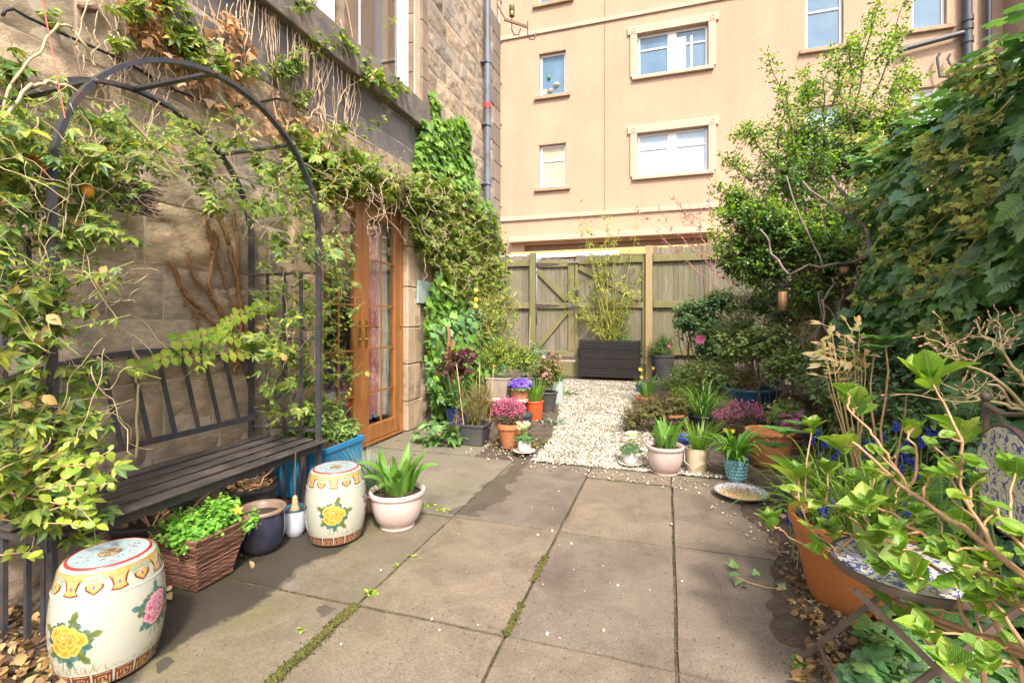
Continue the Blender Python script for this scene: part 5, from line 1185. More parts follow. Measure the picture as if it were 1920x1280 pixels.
def heather(t, c, r, h, nfl, nst, seed, flm, m_green, dens=260):
    lb = LB(seed); sb = LB(seed+1); fl = LB(seed+2); rng = lb.rng
    p1, o = in_blobs(rng, [(c[0], c[1], c[2]+h*.55, r, r, h*.5), (c[0]-r*.5, c[1]-r*.4, c[2]+h*.4, r*.6, r*.6, h*.4)], dens, .5); twigs(lb, sb, p1, o, 7, L_THIN, (.014, .024), .09, .9, .7)
    m_ = (p1[:, 2] > c[2]+h*.45) | (rng.random(len(p1)) < .35); a = p1[m_]
    for k in range(nfl): q_ = a+rnd_dirs(rng, len(a))*.014+np.array([0, 0, .005*k]); fl.inst(L_OCTA, q_, rnd_dirs(rng, len(a)), rnd_dirs(rng, len(a)), .009+.008*rng.random(len(a)))
    lb.build('foliage', m_green, t); sb.build('stems', S_BROWN, t); fl.build('flowers', flm, t)
heather(t, (q.x, q.y, .22), .17, .24, 5, 0, 54, FL_PINK, G_HEATH, 330)
# whitish shelf with two pots behind
q = G(925, 800); ps = thing('plant_stand', 'low whitewashed plank stand under the beige and terracotta pots', 'plant stand', (q.x+.1, q.y+.35, 0))
cx, cy = q.x+.1, q.y+.45; m_ = MB(); m_.box((cx-.42, cy-.18, .24), (cx+.2, cy+.2, .27)); m_.build('shelf_board', pm('whitewashed_board', (.55,.5,.42), (.42,.38,.3), 7, .8, stretch=(1, 5, 1)), ps, bevel=.004)
for a in (-.38, .14): MB().box((cx+a, cy-.15, 0), (cx+a+.04, cy+.17, .239)).build('leg', W_BOARD, ps)
q2 = (cx-.18, cy+.02, .27); t = pot('shrub_pot', 'beige stoneware pot of yellow green shrub on the plank stand', q2, .15, .11, .24, P_BEIGE, .008, .02, style='square')
lb = LB(57); sb = LB(58); p1, o = in_blobs(lb.rng, [(cx-.15, cy+.05, .82, .34, .28, .24), (cx+.12, cy+.1, .75, .26, .2, .18), (cx-.32, cy, .72, .16, .15, .14)], 750, .55); twigs(lb, sb, p1, o, 6, L_SMALL, (.018, .032), .11, .6)
lb.build('foliage', G_LIME, t); sb.build('stems', S_BROWN, t); fl = LB(59); m = lb.rng.random(len(p1)) < .03; fl.inst(L_FLOW, p1[m]-np.array([0, 0, .1]), o[m], rnd_dirs(fl.rng, m.sum()), np.full(m.sum(), .035)); fl.build('red_flowers', FL_RED, t)
q2 = (cx+.1, cy-.04, .27); t = pot('primula_pot', 'terracotta bowl of violet primulas on the right of the plank stand', q2, .125, .095, .14, P_TERRA, .01, .03)
lb = LB(60); rng = lb.rng; n = 120; d = rnd_dirs(rng, n); d[:, 2] = abs(d[:, 2]); P = np.array(q2)+np.array([0, 0, .15])+d*np.array([.15, .15, .08]); lb.inst(flower(5, .55, .05), P, nrm(d+np.array([0, -.5, .5])), rnd_dirs(rng, n), .05+.01*rng.random(n)); lb.build('violet_flowers', FL_PURP, t)
lb2 = LB(61); lb2.inst(L_OCTA, P+nrm(d+np.array([0, -.5, .5]))*.006, d, rnd_dirs(rng, n), np.full(n, .01)); lb2.build('flower_eyes', FL_WHITE, t)
lb2 = LB(62); n = 40; a = lb2.rng.random(n)*6.28; o = np.stack([np.cos(a), np.sin(a), .1+0*a], 1); lb2.inst(L_OVAL, np.array(q2)+np.array([0, 0, .14])+o*.1, nrm(o*.3+np.array([0, 0, 1])), o, .06+.02*lb2.rng.random(n)); lb2.build('leaves', G_CAM, t)
q = G(1003, 790); t = pot('grass_pot', 'orange red plastic pot of upright fresh grass beside the gravel', V3(q), .1, .075, .25, P_RED, .008, .02)
lb = LB(63); strapclump(lb, (q.x, q.y), .07, 90, (.15, .32), (.006, .012), (65, 89), (0, 40), 5, .22); lb.build('foliage', G_GRASS, t)
q = G(990, 806); pot('empty_pot', 'empty charcoal plastic pot tucked behind the terracotta heather pot', (q.x-.05, q.y+.0, 0), .1, .07, .18, P_GREY, .014, .025, soil=.35)
q = G(1026, 772); t = pot('rose_pot', 'charcoal pot of pink buds and bronze young leaves behind the orange pot', V3(q), .13, .09, .27, P_GREY, .012, .025)
lb = LB(64); sb = LB(65); p1, o = in_blobs(lb.rng, [(q.x-.02, q.y, .55, .22, .2, .24), (q.x+.1, q.y, .62, .14, .12, .16)], 300, .6); twigs(lb, sb, p1, o, 5, L_OVAL, (.025, .045), .12, .7); lb.build('foliage', G_OLIVE, t); sb.build('stems', S_GREEN, t)
fl = LB(66); m = fl.rng.random(len(p1)) < .2; fl.inst(L_FLOW, p1[m]+np.array([0, 0, .0]), nrm(o[m]+np.array([0, -.5, .5])), rnd_dirs(fl.rng, m.sum()), .035+.03*fl.rng.random(m.sum())); fl.build('pink_flowers', FL_ROSE, t)
q = G(1045, 757); t = pot('tall_pot', 'tall sage green pot with sparse leaves standing on the gravel', V3(q), .095, .085, .33, P_SAGE, .003, .01)
lb = LB(67); strapclump(lb, (q.x, q.y), .06, 22, (.15, .35), (.015, .03), (40, 88), (10, 90), 6, .3); lb.build('foliage', G_TULIP, t)
q = G(995, 762); t = pot('grey_bucket', 'grey plastic pot of blue green foliage with a tall cane', (q.x, q.y, 0), .15, .12, .42, pm('mid_grey_plastic', (.2,.2,.21), None, 4, .5), .008, .02)
lb = LB(68); sb = LB(69); p1, o = in_blobs(lb.rng, [(q.x-.05, q.y, .62, .3, .2, .18), (q.x+.05, q.y+.1, .75, .2, .2, .2)], 260, .6); twigs(lb, sb, p1, o, 5, L_OVAL, (.03, .05), .13, .5); lb.build('foliage', G_BLUE, t); sb.build('stems', S_GREEN, t); canes(t, [((q.x-.03, q.y-.05, .3), .04)], .95)
q = G(1035, 795); lb = LB(70); n = 130; P = np.array([q.x, q.y, .03])+rnd_dirs(lb.rng, n)*np.array([.16, .13, .03]); lb.inst(L_OVAL, P, flatdirs(lb.rng, n, .6), rnd_dirs(lb.rng, n), .025+.02*lb.rng.random(n)); pl = lb.build('creeping_plant', G_BLUE); origin_to_base(pl); tag(pl, 'low grey green plant creeping over the gravel by the orange pot', 'plant')
q = G(1000, 835); lb = LB(71); n = 90; P = np.array([q.x, q.y, .03])+rnd_dirs(lb.rng, n)*np.array([.12, .13, .03]); lb.inst(L_OVAL, P, flatdirs(lb.rng, n, .6), rnd_dirs(lb.rng, n), .025+.02*lb.rng.random(n)); pl = lb.build('creeping_plant', G_OLIVE); origin_to_base(pl); tag(pl, 'low brownish plant on the gravel behind the left cyclamen', 'plant')
q = G(1062, 742); lb = LB(72); strapclump(lb, (q.x-.05, q.y), .08, 30, (.15, .3), (.02, .035), (10, 60), (10, 60), 7, .01); pl = lb.build('bergenia_plant', G_CAM); origin_to_base(pl); tag(pl, 'dark green leaves lying on the gravel beside the tall sage pot', 'plant')

# --- black slatted planter with bamboo
pc = G(1142, 712); BX0, BX1 = WY(1085, 700, pc.y).x, WY(1200, 700, pc.y).x; BYF = pc.y; BH = 1.2-(637-600)/FP*(-((BX0+BX1)/2)*sn+BYF*cs)
bt = thing('slatted_planter', 'long black slatted timber planter holding a wispy bamboo in front of the gate', 'planter', ((BX0+BX1)/2, BYF+.22, 0))
W_BLK = woodmat('black_stained_board', (.012,.0105,.0105), (.024,.02,.019), (.03,.026,.02), .3, .15)
bd = MB(); nb = 24
for k in range(nb):
    z0 = .05+(BH-.05)*k/nb; z1 = .05+(BH-.05)*(k+1)/nb-(.008 if k % 6 == 5 else .003); o_ = .004*(k % 2)
    bd.box((BX0+.02, BYF-.0+o_, z0), (BX1-.02, BYF+.022, z1)); bd.box((BX1-.022-o_, BYF+.024, z0), (BX1-.0-o_, BYF+.46, z1)); bd.box((BX0+o_, BYF+.024, z0), (BX0+.022+o_, BYF+.46, z1)); bd.box((BX0+.02, BYF+.44, z0), (BX1-.02, BYF+.462, z1))
bd.build('slatted_side', W_BLK, bt, bevel=.003)
for xx, yy_ in ((BX0+.05, BYF+.05), (BX1-.1, BYF+.05), (BX0+.05, BYF+.37), (BX1-.1, BYF+.37)): MB().box((xx, yy_, 0), (xx+.05, yy_+.05, .055)).build('foot', W_BLK, bt)
MB().box((BX0+.023, BYF+.024, BH-.14), (BX1-.023, BYF+.438, BH-.06)).build('soil', SOIL, bt)
bc = Vector(((BX0+BX1)/2, BYF+.22, BH-.08))
cm = MB(); lb = LB(75); sb = LB(76); rg = random.Random(11); P1 = []; O1 = []
for k in range(26):
    b0 = bc+Vector((rg.uniform(-.16, .16), rg.uniform(-.1, .1), 0)); hh = rg.choice([1.0, 1.6, 2.1, 2.6, 3.1]); e = b0+Vector((rg.uniform(-.8, .75), rg.gauss(-.05, .2), hh*rg.uniform(.85, 1.05)))
    if k < 2: e = b0+Vector((-.95+.1*k, -.1, 1.2))if False else e
    pts = wobble(b0, e, 9, .05, rg); cm.tube(pts, [.006*(1-i/11)+.001 for i in range(10)], 5)
    for i in range(2, 10):
        for j in range(2):
            pp = pts[i]+Vector((rg.uniform(-.2, .2), rg.uniform(-.14, .14), rg.uniform(-.05, .12))); P1.append(pp[:]); v = (pp-pts[i]).normalized(); O1.append(v[:])
twigs(lb, sb, np.array(P1), np.array(O1), 4, L_THIN, (.07, .13), .16, .3, .7, .15, .0012); lb.build('foliage', G_BAMB, bt); cm.build('canes', pm('yellow_cane', (.5,.4,.08), (.36,.36,.1), 20, .5), bt, smooth=True); sb.build('twigs', S_GREEN, bt)
lb = LB(77); strapclump(lb, (bc.x+.25, bc.y), .1, 26, (.2, .4), (.01, .018), (50, 88), (10, 60), 8, bc.z); lb.build('daffodil_leaves', G_TULIP, bt)
# ------------------------------------------------------------------ pots on the right of the gravel
q = G(1306, 886); t = pot('cream_bucket', 'cream enamel bucket with wire handle full of fine green leaves', V3(q), .085, .068, .2, P_CREAM, .003, .006)
m_ = MB(); a0 = Vector((q.x-.09, q.y, .19)); a1 = Vector((q.x+.09, q.y, .19)); m_.tube([a0, a0+Vector((.0, -.07, -.09)), a0.lerp(a1, .4)+Vector((0, -.1, -.14)), a1+Vector((-.02, -.09, -.08)), a1], .003, 5); m_.build('handle', STEEL, t)
lb = LB(80); strapclump(lb, (q.x+.02, q.y), .06, 100, (.16, .34), (.006, .012), (55, 88), (10, 80), 9, .18); lb.build('foliage', G_GRASS, t)
q = G(1380, 900); t = pot('turquoise_pot', 'turquoise dimpled pot with arching strap leaves in front of the terracotta bowl', V3(q), .082, .06, .165, P_TURQ, .002, .006)
lb = LB(81); strapclump(lb, (q.x, q.y), .06, 52, (.18, .4), (.02, .034), (45, 85), (60, 170), 10, .15); lb.build('foliage', G_TULIP, t)
m_ = MB()
for i in range(5):
    for k in range(18): a = (k+.5*(i % 2))*math.pi/9; r = .064+.004*i+.001; m_.ball((q.x+r*math.cos(a), q.y+r*math.sin(a), .03+i*.026), .0085, 4)
m_.build('dimpled_relief', P_TURQ, t, smooth=True)
q = G(1291, 850); pot('blue_pot', 'small cobalt blue glazed pot behind the pink tulip pot', V3(q), .1, .06, .16, P_BLUE, .012, .03)
q = G(1443, 876); t = pot('terracotta_bowl', 'wide terracotta pot with thick rolled rim and hydrangea shoot', V3(q), .165, .1, .31, P_TERRA, .02, .03, belly=.01, soil=.7)
q = G(1240, 810); t = pot('shrub_pot', 'tan rimmed blue pot of bushy brown green shrub spilling over the gravel', (q.x+.08, q.y+.1, 0), .17, .11, .2, P_NAVY, .014, .03, rimmat=P_TERRA)
lb = LB(82); sb = LB(83); c = (q.x, q.y+.05); p1, o = in_blobs(lb.rng, [(c[0]-.1, c[1]-.1, .28, .3, .24, .16), (c[0]-.28, c[1]-.15, .16, .2, .18, .14), (c[0]+.15, c[1], .34, .22, .2, .14)], 900, .5); p1[:, 2] = np.maximum(p1[:, 2], .02); twigs(lb, sb, p1, o, 7, L_SMALL, (.014, .024), .13, .4); lb.build('foliage', G_OLIVE, t); sb.build('stems', S_BROWN, t)
q = G(1318, 812); t = pot('agapanthus_pot', 'round black pot of arching dark strap leaves', V3(q), .15, .12, .2, P_BLACK, .012, .02)
lb = LB(84); strapclump(lb, (q.x, q.y), .1, 110, (.25, .48), (.01, .017), (45, 88), (40, 130), 11, .18); lb.build('foliage', leafmat('strap_leaf', [(.08,.2,.05), (.14,.3,.06), (.2,.36,.1)], .35, .3, False), t)
q = G(1392, 822); t = pot('heather_pot', 'low brown pot hidden under a mound of mauve heather', V3(q), .15, .11, .16, P_BROWNP, .01, .02)
heather(t, (q.x-.02, q.y, .1), .27, .27, 4, 0, 85, FL_MAUVE, G_HEATH, 560)
q = G(1407, 800); t = pot('blue_tub', 'big slate blue glazed tub behind the mauve heather', (q.x+.05, q.y+.25, 0), .3, .2, .42, P_DKBLUE, .022, .04, soil=.8, n=48)
lb = LB(88); sb = LB(89); p1, o = in_blobs(lb.rng, [(q.x, q.y+.3, .55, .28, .25, .15)], 60, .6); twigs(lb, sb, p1, o, 4, L_OVAL, (.03, .05), .25, .6); lb.build('foliage', G_OLIVE, t); sb.build('stems', S_TAN, t)
q = G(1503, 790); m_ = MB(); rectpot(m_, 0, 0, .2, .09, .16); tr_ = thing('trough_planter', 'brown plastic trough beside the grey stake', 'planter', (q.x+.05, q.y+.3, .1)); WL[tr_] = Vector((0, 0, 0)); m_.build('trough', P_BROWNP, tr_, bevel=.004); MB().box((-.17, -.06, .1), (.17, .06, .13)).build('soil', SOIL, tr_)
q = G(1487, 775); m_ = MB(); m_.box((q.x, q.y+.1, 0), (q.x+.035, q.y+.12, .62)); o_ = m_.build('wooden_stake', pm('grey_stake', (.42,.36,.28), None, 6, .8), None, base=True); tag(o_, 'pale grey wooden stake standing beside the blue tub', 'stake')
# red leaved heuchera
q = G(1487, 850); t = pot('heuchera_pot', 'small brown pot of wine red frilly leaves right of the heather', V3(q), .08, .06, .14, P_BROWNP)
lb = LB(90); p1, o = in_blobs(lb.rng, [(q.x, q.y, .28, .12, .12, .12)], 60, .6); twigs(lb, None, p1, o, 2, L_FLOW, (.05, .08), .05, .4); lb.build('leaves', FL_MAUVE, t); m_ = MB()
for k in range(10): a = k*.63; m_.tube([(q.x, q.y, .12), (q.x+.08*math.cos(a), q.y+.08*math.sin(a), .3)], .003, 4)
m_.build('stems', S_TAN, t)
q = G(1540, 800+30); lb = LB(91); sb = LB(92); p1, o = in_blobs(lb.rng, [(q.x, q.y+.1, .2, .16, .16, .2)], 320, .6); twigs(lb, sb, p1, o, 8, L_THIN, (.016, .03), .12, .9)
t = thing('conifer_shrub', 'small tan feathery conifer beside the wine red leaves', 'shrub', (q.x, q.y+.1, 0)); lb.build('foliage', G_OLIVE, t); sb.build('stems', S_BROWN, t)
# planter at the gate, terracotta dish and little pots by it
q = G(1243, 714); t = pot('conifer_pot', 'dark grey pot of soft conifer against the gate post', V3(q), .22, .17, .52, P_GREY, .015, .04)
lb = LB(93); sb = LB(94); p1, o = in_blobs(lb.rng, [(q.x-.05, q.y, .68, .3, .25, .24), (q.x+.05, q.y, .8, .25, .2, .2)], 600, .6); twigs(lb, sb, p1, o, 7, L_THIN, (.03, .05), .16, .7); lb.build('foliage', G_TREE, t); sb.build('stems', S_BROWN, t)
q = G(1212, 758); t = pot('terracotta_pan', 'shallow terracotta pan with daffodils near the slatted planter', V3(q), .14, .11, .12, P_TERRA, .012, .03)
lb = LB(95); strapclump(lb, (q.x, q.y), .1, 46, (.2, .42), (.012, .02), (55, 88), (10, 50), 12, .1); lb.build('leaves', G_TULIP, t); fl = LB(96); n = 4; P = np.array([q.x, q.y, .42])+rnd_dirs(fl.rng, n)*.12; fl.inst(L_FLOW6, P, rnd_dirs(fl.rng, n)*.3+np.array([0, -1, .3]), rnd_dirs(fl.rng, n), np.full(n, .06)); fl.build('yellow_flowers', FL_YEL, t)
q = G(1200, 735); pot('blue_pot', 'tiny blue pot between the slatted planter and the terracotta pan', V3(q), .07, .05, .12, P_BLUE)
q = G(1290, 745); t = pot('low_pot', 'low dark pot of daffodils and small leaves among the border shrubs', V3(q), .2, .15, .2, P_BLACK)
lb = LB(97); sb = LB(98); strapclump(lb, (q.x, q.y), .16, 90, (.2, .5), (.01, .018), (50, 88), (10, 70), 13, .18); p1, o = in_blobs(lb.rng, [(q.x, q.y, .4, .35, .25, .2), (q.x+.4, q.y+.1, .35, .3, .3, .22)], 300, .6); twigs(lb, sb, p1, o, 5, L_OVAL, (.03, .05), .15, .6); lb.build('foliage', G_ROSE, t); sb.build('stems', S_GREEN, t)
fl = LB(99); P = np.array([D(1287, 694, 7.2)]+[D(1225, 690, 7.4), D(1374, 808, 4.3), D(1360, 806, 4.25)]); fl.inst(L_FLOW6, P, np.array([[-.2, -1, .3]]*4), np.array([[0, 0, 1.]]*4), np.array([.11, .06, .05, .045])); fo = fl.build('yellow_flowers', FL_YEL, t)

# bird dish
q = G(1390, 933); dsh = thing('bird_dish', 'shallow stoneware dish with blue leaf pattern and scattered seed on the paving', 'dish', V3(q, 0)); 
m_ = MB(); r = .175; m_.lathe([(r*.5, 0), (r*.55, .003), (r*.95, .04), (r, .046), (r*.97, .05), (r*.93, .048)], V3(q), 48, cap=False); m_.build('dish', pm('speckled_stoneware', (.36,.27,.17), (.26,.19,.12), 20, .5), dsh, smooth=50)
mB, nt, bs, out = newmat('blue_leaf_glaze'); co = coords(nt); vo = nt.nodes.new('ShaderNodeTexVoronoi'); vo.inputs['Scale'].default_value = 55; nt.links.new(coords(nt, (1, 2.0, 1)), vo.inputs['Vector'])
col = ramp(nt, vo.outputs['Distance'], [(.36, (.03,.05,.2)), (.44, (.68,.68,.66))]); nt.links.new(col, bs.inputs['Base Color']); bs.inputs['Roughness'].default_value = .25
m_ = MB(); m_.lathe([(r*.93, .0475), (r*.9, .044), (r*.55, .014), (.001, .01)], V3(q), 48, cap=False); m_.build('patterned_bowl', mB, dsh, smooth=50)
lb = LB(100); n = 1100; a = lb.rng.random(n)*6.28; rr = r*.72*np.sqrt(lb.rng.random(n)); P = np.stack([q.x-.01+rr*np.cos(a), q.y-.02+rr*np.sin(a), .016+.022*(rr/r)**2*1.6+.004*lb.rng.random(n)], 1); lb.inst(PEB, P, flatdirs(lb.rng, n), rnd_dirs(lb.rng, n), .006+.005*lb.rng.random(n)); so = lb.build('bird_seed', leafmat('seed', [(.6,.36,.14), (.75,.55,.3), (.4,.2,.08), (.7,.65,.5)], .6, 0, False), dsh); so['kind'] = 'stuff'

# big tilted terracotta pot in front right
q = G(1592, 1128); t = pot('large_terracotta_pot', 'largest plain orange terracotta pot of grape hyacinths, partly behind the bistro chair', (0, 0, 0), .215, .145, .36, P_TERRAB, .014, .045, soil=.85, n=56)
t.location = V3(q, 0); WLt = Vector((0, 0, 0))
def muscari(mbL, lbF, tops, base=None, L=.2):
    rng = lbF.rng; 
    for c in tops:
        c = np.array(c); n = 46; tt = rng.random(n); a = rng.random(n)*6.28; rr = .014*(1-.55*tt)*(1+.0*tt); P = np.stack([c[0]+rr*np.cos(a), c[1]+rr*np.sin(a), c[2]-.025+.055*tt], 1)
        lbF.inst(L_OCTA, P, rnd_dirs(rng, n), rnd_dirs(rng, n), .009+.004*rng.random(n)); b = base if base is not None else (c[0]+rng.normal()*.03, c[1]+rng.normal()*.03, c[2]-L)
        mbL.tube([tuple(b), tuple(c-np.array([0, 0, .02]))], .0025, 5)
ms = MB(); lf_ = LB(101); rg = random.Random(4); muscari(ms, lf_, [(rg.uniform(-.2, .2), rg.uniform(-.16, .18), rg.uniform(.4, .5)) for k in range(9)], None, .16); ms.build('flower_stems', S_GREEN, t); lf_.build('blue_flowers', FL_BLUE, t)
lb = LB(102); strapclump(lb, (0, 0), .17, 130, (.2, .45), (.006, .012), (30, 85), (40, 140), 14, .31); lb.build('leaves', G_GRASS, t)
q = G(1520, 990); t = pot('grey_pot', 'small grey pot half hidden by leaves above the large terracotta pot', (q.x+.05, q.y+.15, 0), .1, .08, .2, P_BEIGE)
lb = LB(103); strapclump(lb, (q.x+.05, q.y+.15), .08, 60, (.2, .4), (.008, .014), (30, 85), (40, 140), 15, .18); lb.build('leaves', G_GRASS, t); ms = MB(); lf_ = LB(104)
muscari(ms, lf_, [tuple(D(px, py, d)) for px, py, d in ((1480, 972, 2.2), (1500, 985, 2.15), (1497, 968, 2.2))]); ms.build('flower_stems', S_GREEN, t); lf_.build('blue_flowers', FL_BLUE, t)
# blue grape hyacinths in the border behind
mt = thing('grape_hyacinths', 'clump of blue grape hyacinths growing in the border behind the hydrangea', 'flowers', (D(1640, 870, 2.6).x, D(1640, 870, 2.6).y, 0))
ms = MB(); lf_ = LB(105); tops = [(1524, 826, 2.9), (1545, 832, 2.85), (1540, 858, 2.8), (1562, 864, 2.8), (1558, 828, 2.9), (1626, 835, 2.6), (1655, 820, 2.65), (1690, 845, 2.5), (1700, 860, 2.5), (1682, 860, 2.55), (1742, 815, 2.45), (1728, 830, 2.45), (1755, 818, 2.45), (1725, 892, 2.4), (1680, 800, 2.6), (1625, 850, 2.6), (1712, 872, 2.5), (1535, 812, 2.95), (1690, 880, 2.45), (1640, 826, 2.7), (1570, 850, 2.8), (1853, 940, 1.9), (1668, 872, 2.5), (1702, 838, 2.55), (1748, 838, 2.45), (1610, 822, 2.65)]
muscari(ms, lf_, [tuple(D(a, b, c)) for a, b, c in tops], None, .3); ms.build('flower_stems', S_GREEN, mt); lf_.build('blue_flowers', FL_BLUE, mt)
lb = LB(106); 
for k in range(260):
    c = D(lb.rng.uniform(1520, 1850), 900, lb.rng.uniform(2.0, 3.0)); lb.strap((c.x, c.y, lb.rng.uniform(.15, .35)), lb.rng.uniform(0, 6.28), lb.rng.uniform(.2, .4), .009, lb.rng.uniform(40, 85), lb.rng.uniform(40, 130), 6, .35)
lb.build('leaves', G_GRASS, mt)

# ------------------------------------------------------------------ bistro chair with mosaic seat and back
FR = pm('rust_brown_painted_steel', (.1,.075,.06), (.15,.11,.085), 12, .5, .65, stain=(.24,.1,.05), stscale=14, stamt=.4)
mM, nt, bs, out = newmat('blue_scroll_mosaic'); co = coords(nt)
n1 = nt.nodes.new('ShaderNodeTexNoise'); n1.inputs['Scale'].default_value = 24; n1.inputs['Detail'].default_value = 1.5; n1.inputs['Distortion'].default_value = 1.6; nt.links.new(co, n1.inputs['Vector'])
band = math_(nt, 'LESS_THAN', math_(nt, 'ABSOLUTE', math_(nt, 'SUBTRACT', n1.outputs['Fac'], .5)), .036)
vo = nt.nodes.new('ShaderNodeTexVoronoi'); vo.inputs['Scale'].default_value = 26; nt.links.new(co, vo.inputs['Vector']); dots = math_(nt, 'LESS_THAN', vo.outputs['Distance'], .2)
n2 = tex_noise(nt, co, 70, 2); spt = math_(nt, 'MULTIPLY', dots, math_(nt, 'GREATER_THAN', n2, .45)); f_ = math_(nt, 'MAXIMUM', band, spt)
base = ramp(nt, tex_noise(nt, co, 60, 3), [(.35, (.72,.67,.55)), (.65, (.82,.77,.66))]); nt.links.new(mixc(nt, f_, base, (.08,.11,.42)), bs.inputs['Base Color']); bs.inputs['Roughness'].default_value = .4; bump(nt, bs, tex_noise(nt, co, 90, 3), .15, .002)
ch = thing('bistro_chair', 'folding bistro chair with blue floral mosaic seat and round back in the right corner', 'chair', (.72, 1.72, 0))
sc = Vector((.68, 1.73, .46)); rS = .19
m_ = MB(); m_.lathe([(.001, 0), (rS-.01, 0), (rS-.008, .012), (.001, .012)], sc, 48); m_.build('mosaic_seat', mM, ch, smooth=30)
m_ = MB(); m_.lathe([(rS-.012, -.006), (rS+.004, -.006), (rS+.006, 0), (rS+.004, .014), (rS-.006, .0145), (rS-.009, .0125)], sc, 48, cap=False); m_.build('seat_band', FR, ch, smooth=40)
bx = .93; bc_ = Vector((bx-.02, 1.72, .75))
def disc(mb, c, r, t, n=40, tilt=.0):
    vs = [(c.x+dx, c.y+r*math.cos(a), c.z+1.15*r*math.sin(a)) for dx in (-t, t) for a in np.linspace(0, 6.283, n, endpoint=False)]
    mb.add(vs, [tuple(reversed(range(n))), tuple(range(n, 2*n))]+[(k, (k+1) % n, n+(k+1) % n, n+k) for k in range(n)]); return mb
disc(MB(), bc_, .128, .006).build('mosaic_back', mM, ch); disc(MB(), bc_+Vector((.004, 0, 0)), .135, .008).build('back_band', FR, ch)
m_ = MB()
for y in (1.86, 1.44):
    m_.tube([(bx-.02, y, .4), (bx, y, .7), (bx+.005, y, .95)], .009, 8); m_.ball((bx+.005, y, .965), .016, 6)
m_.build('back_post', FR, ch, smooth=40)
m_ = MB(); m_.tube([(bx+.005, 1.86, .94), (bx+.005, 1.78, .925), (bx+.005, 1.65, .95), (bx+.005, 1.52, .925), (bx+.005, 1.44, .94)], .007, 7); m_.tube([(bx+.005, 1.86, .93), (bx+.005, 1.78, .9), (bx+.005, 1.7, .82)], .006, 6); m_.tube([(bx, 1.86, .6), (bx, 1.44, .6)], .007, 6); m_.build('back_rail', FR, ch, smooth=40)
for y in (1.92, 1.56):
    MB().bar((.44, y, .01), (.9, y+.02, .5), .017, .009, (0, 1, 0)).build('leg', FR, ch); MB().bar((.96, y, .01), (.5, y+.015, .45), .017, .009, (0, 1, 0)).build('leg', FR, ch)
MB().tube([(.5, 1.56, .08), (.5, 1.92, .08)], .008, 6).build('stretcher', FR, ch)
t = pot('lime_pot', 'lime green plastic pot standing on the mosaic chair seat', (sc.x-.06, sc.y+.05, .4735), .065, .048, .11, P_GREEN, .004, .012)
lb = LB(110); strapclump(lb, (sc.x-.06, sc.y+.05), .04, 26, (.12, .25), (.008, .014), (50, 88), (30, 110), 16, .57); lb.build('leaves', G_GRASS, t)

# ------------------------------------------------------------------ hydrangea reaching in from the right
hy = thing('hydrangea', 'hydrangea with bare tan branches and bright green leaf tufts leaning in from the right', 'shrub', (1.05, 1.25, 0))
cl = [(1745, 712, 1.42, 1.35), (1608, 762, 1.75, 1.15), (1590, 735, 1.75, .8), (1581, 835, 1.55, 1.0), (1497, 893, 1.75, 1.35), (1446, 976, 1.7, .9), (1623, 945, 1.35, 1.0), (1522, 800, 1.9, .8), (1712, 803, 1.55, .7), (1805, 812, 1.4, 1.1), (1780, 878, 1.35, .75), (1670, 990, 1.3, .8), (1800, 978, 1.3, .7), (1712, 1080, 1.2, .85), (1738, 1183, 1.15, .65), (1834, 1113, 1.15, .6), (1855, 1046, 1.2, .65), (1897, 1108, 1.1, .7), (1780, 1245, 1.05, .75), (1560, 992, 1.5, .6), (1690, 905, 1.5, .6), (1640, 885, 1.5, .7), (1905, 880, 1.2, .7), (1640, 1010, 1.35, .6), (1850, 1235, 1.05, .5), (1555, 880, 1.65, .7), (1858, 960, 1.25, .5), (1720, 960, 1.35, .55), (1540, 930, 1.6, .6), (1600, 900, 1.5, .6), (1650, 1060, 1.3, .5), (1690, 1030, 1.25, .55), (1760, 1030, 1.2, .5), (1800, 1060, 1.15, .5), (1670, 940, 1.4, .5), (1740, 890, 1.45, .5), (1830, 900, 1.3, .5), (1590, 960, 1.45, .5)]
m_ = MB(); lb = LB(112); rng = lb.rng; rg = random.Random(9); root = Vector((1.05, 1.2, .05)); ends = [D(a, b, c) for a, b, c, _ in cl]
def branch(a, b, r0, r1, amp=.02, n=9):
    pts = wobble(a, b, n, amp*.6, rg); m_.tube(pts, [(r0+(r1-r0)*i/n)*.8 for i in range(n+1)], 7)
    for i in range(1, n, 2): m_.ball(pts[i], (r0+(r1-r0)*i/n), 5, .7)
    return pts
def hd_(X, Y): return D(1400+.4217*X, 740+.4217*Y, 1.08+(1233-X)/1033*.55)
allp = []
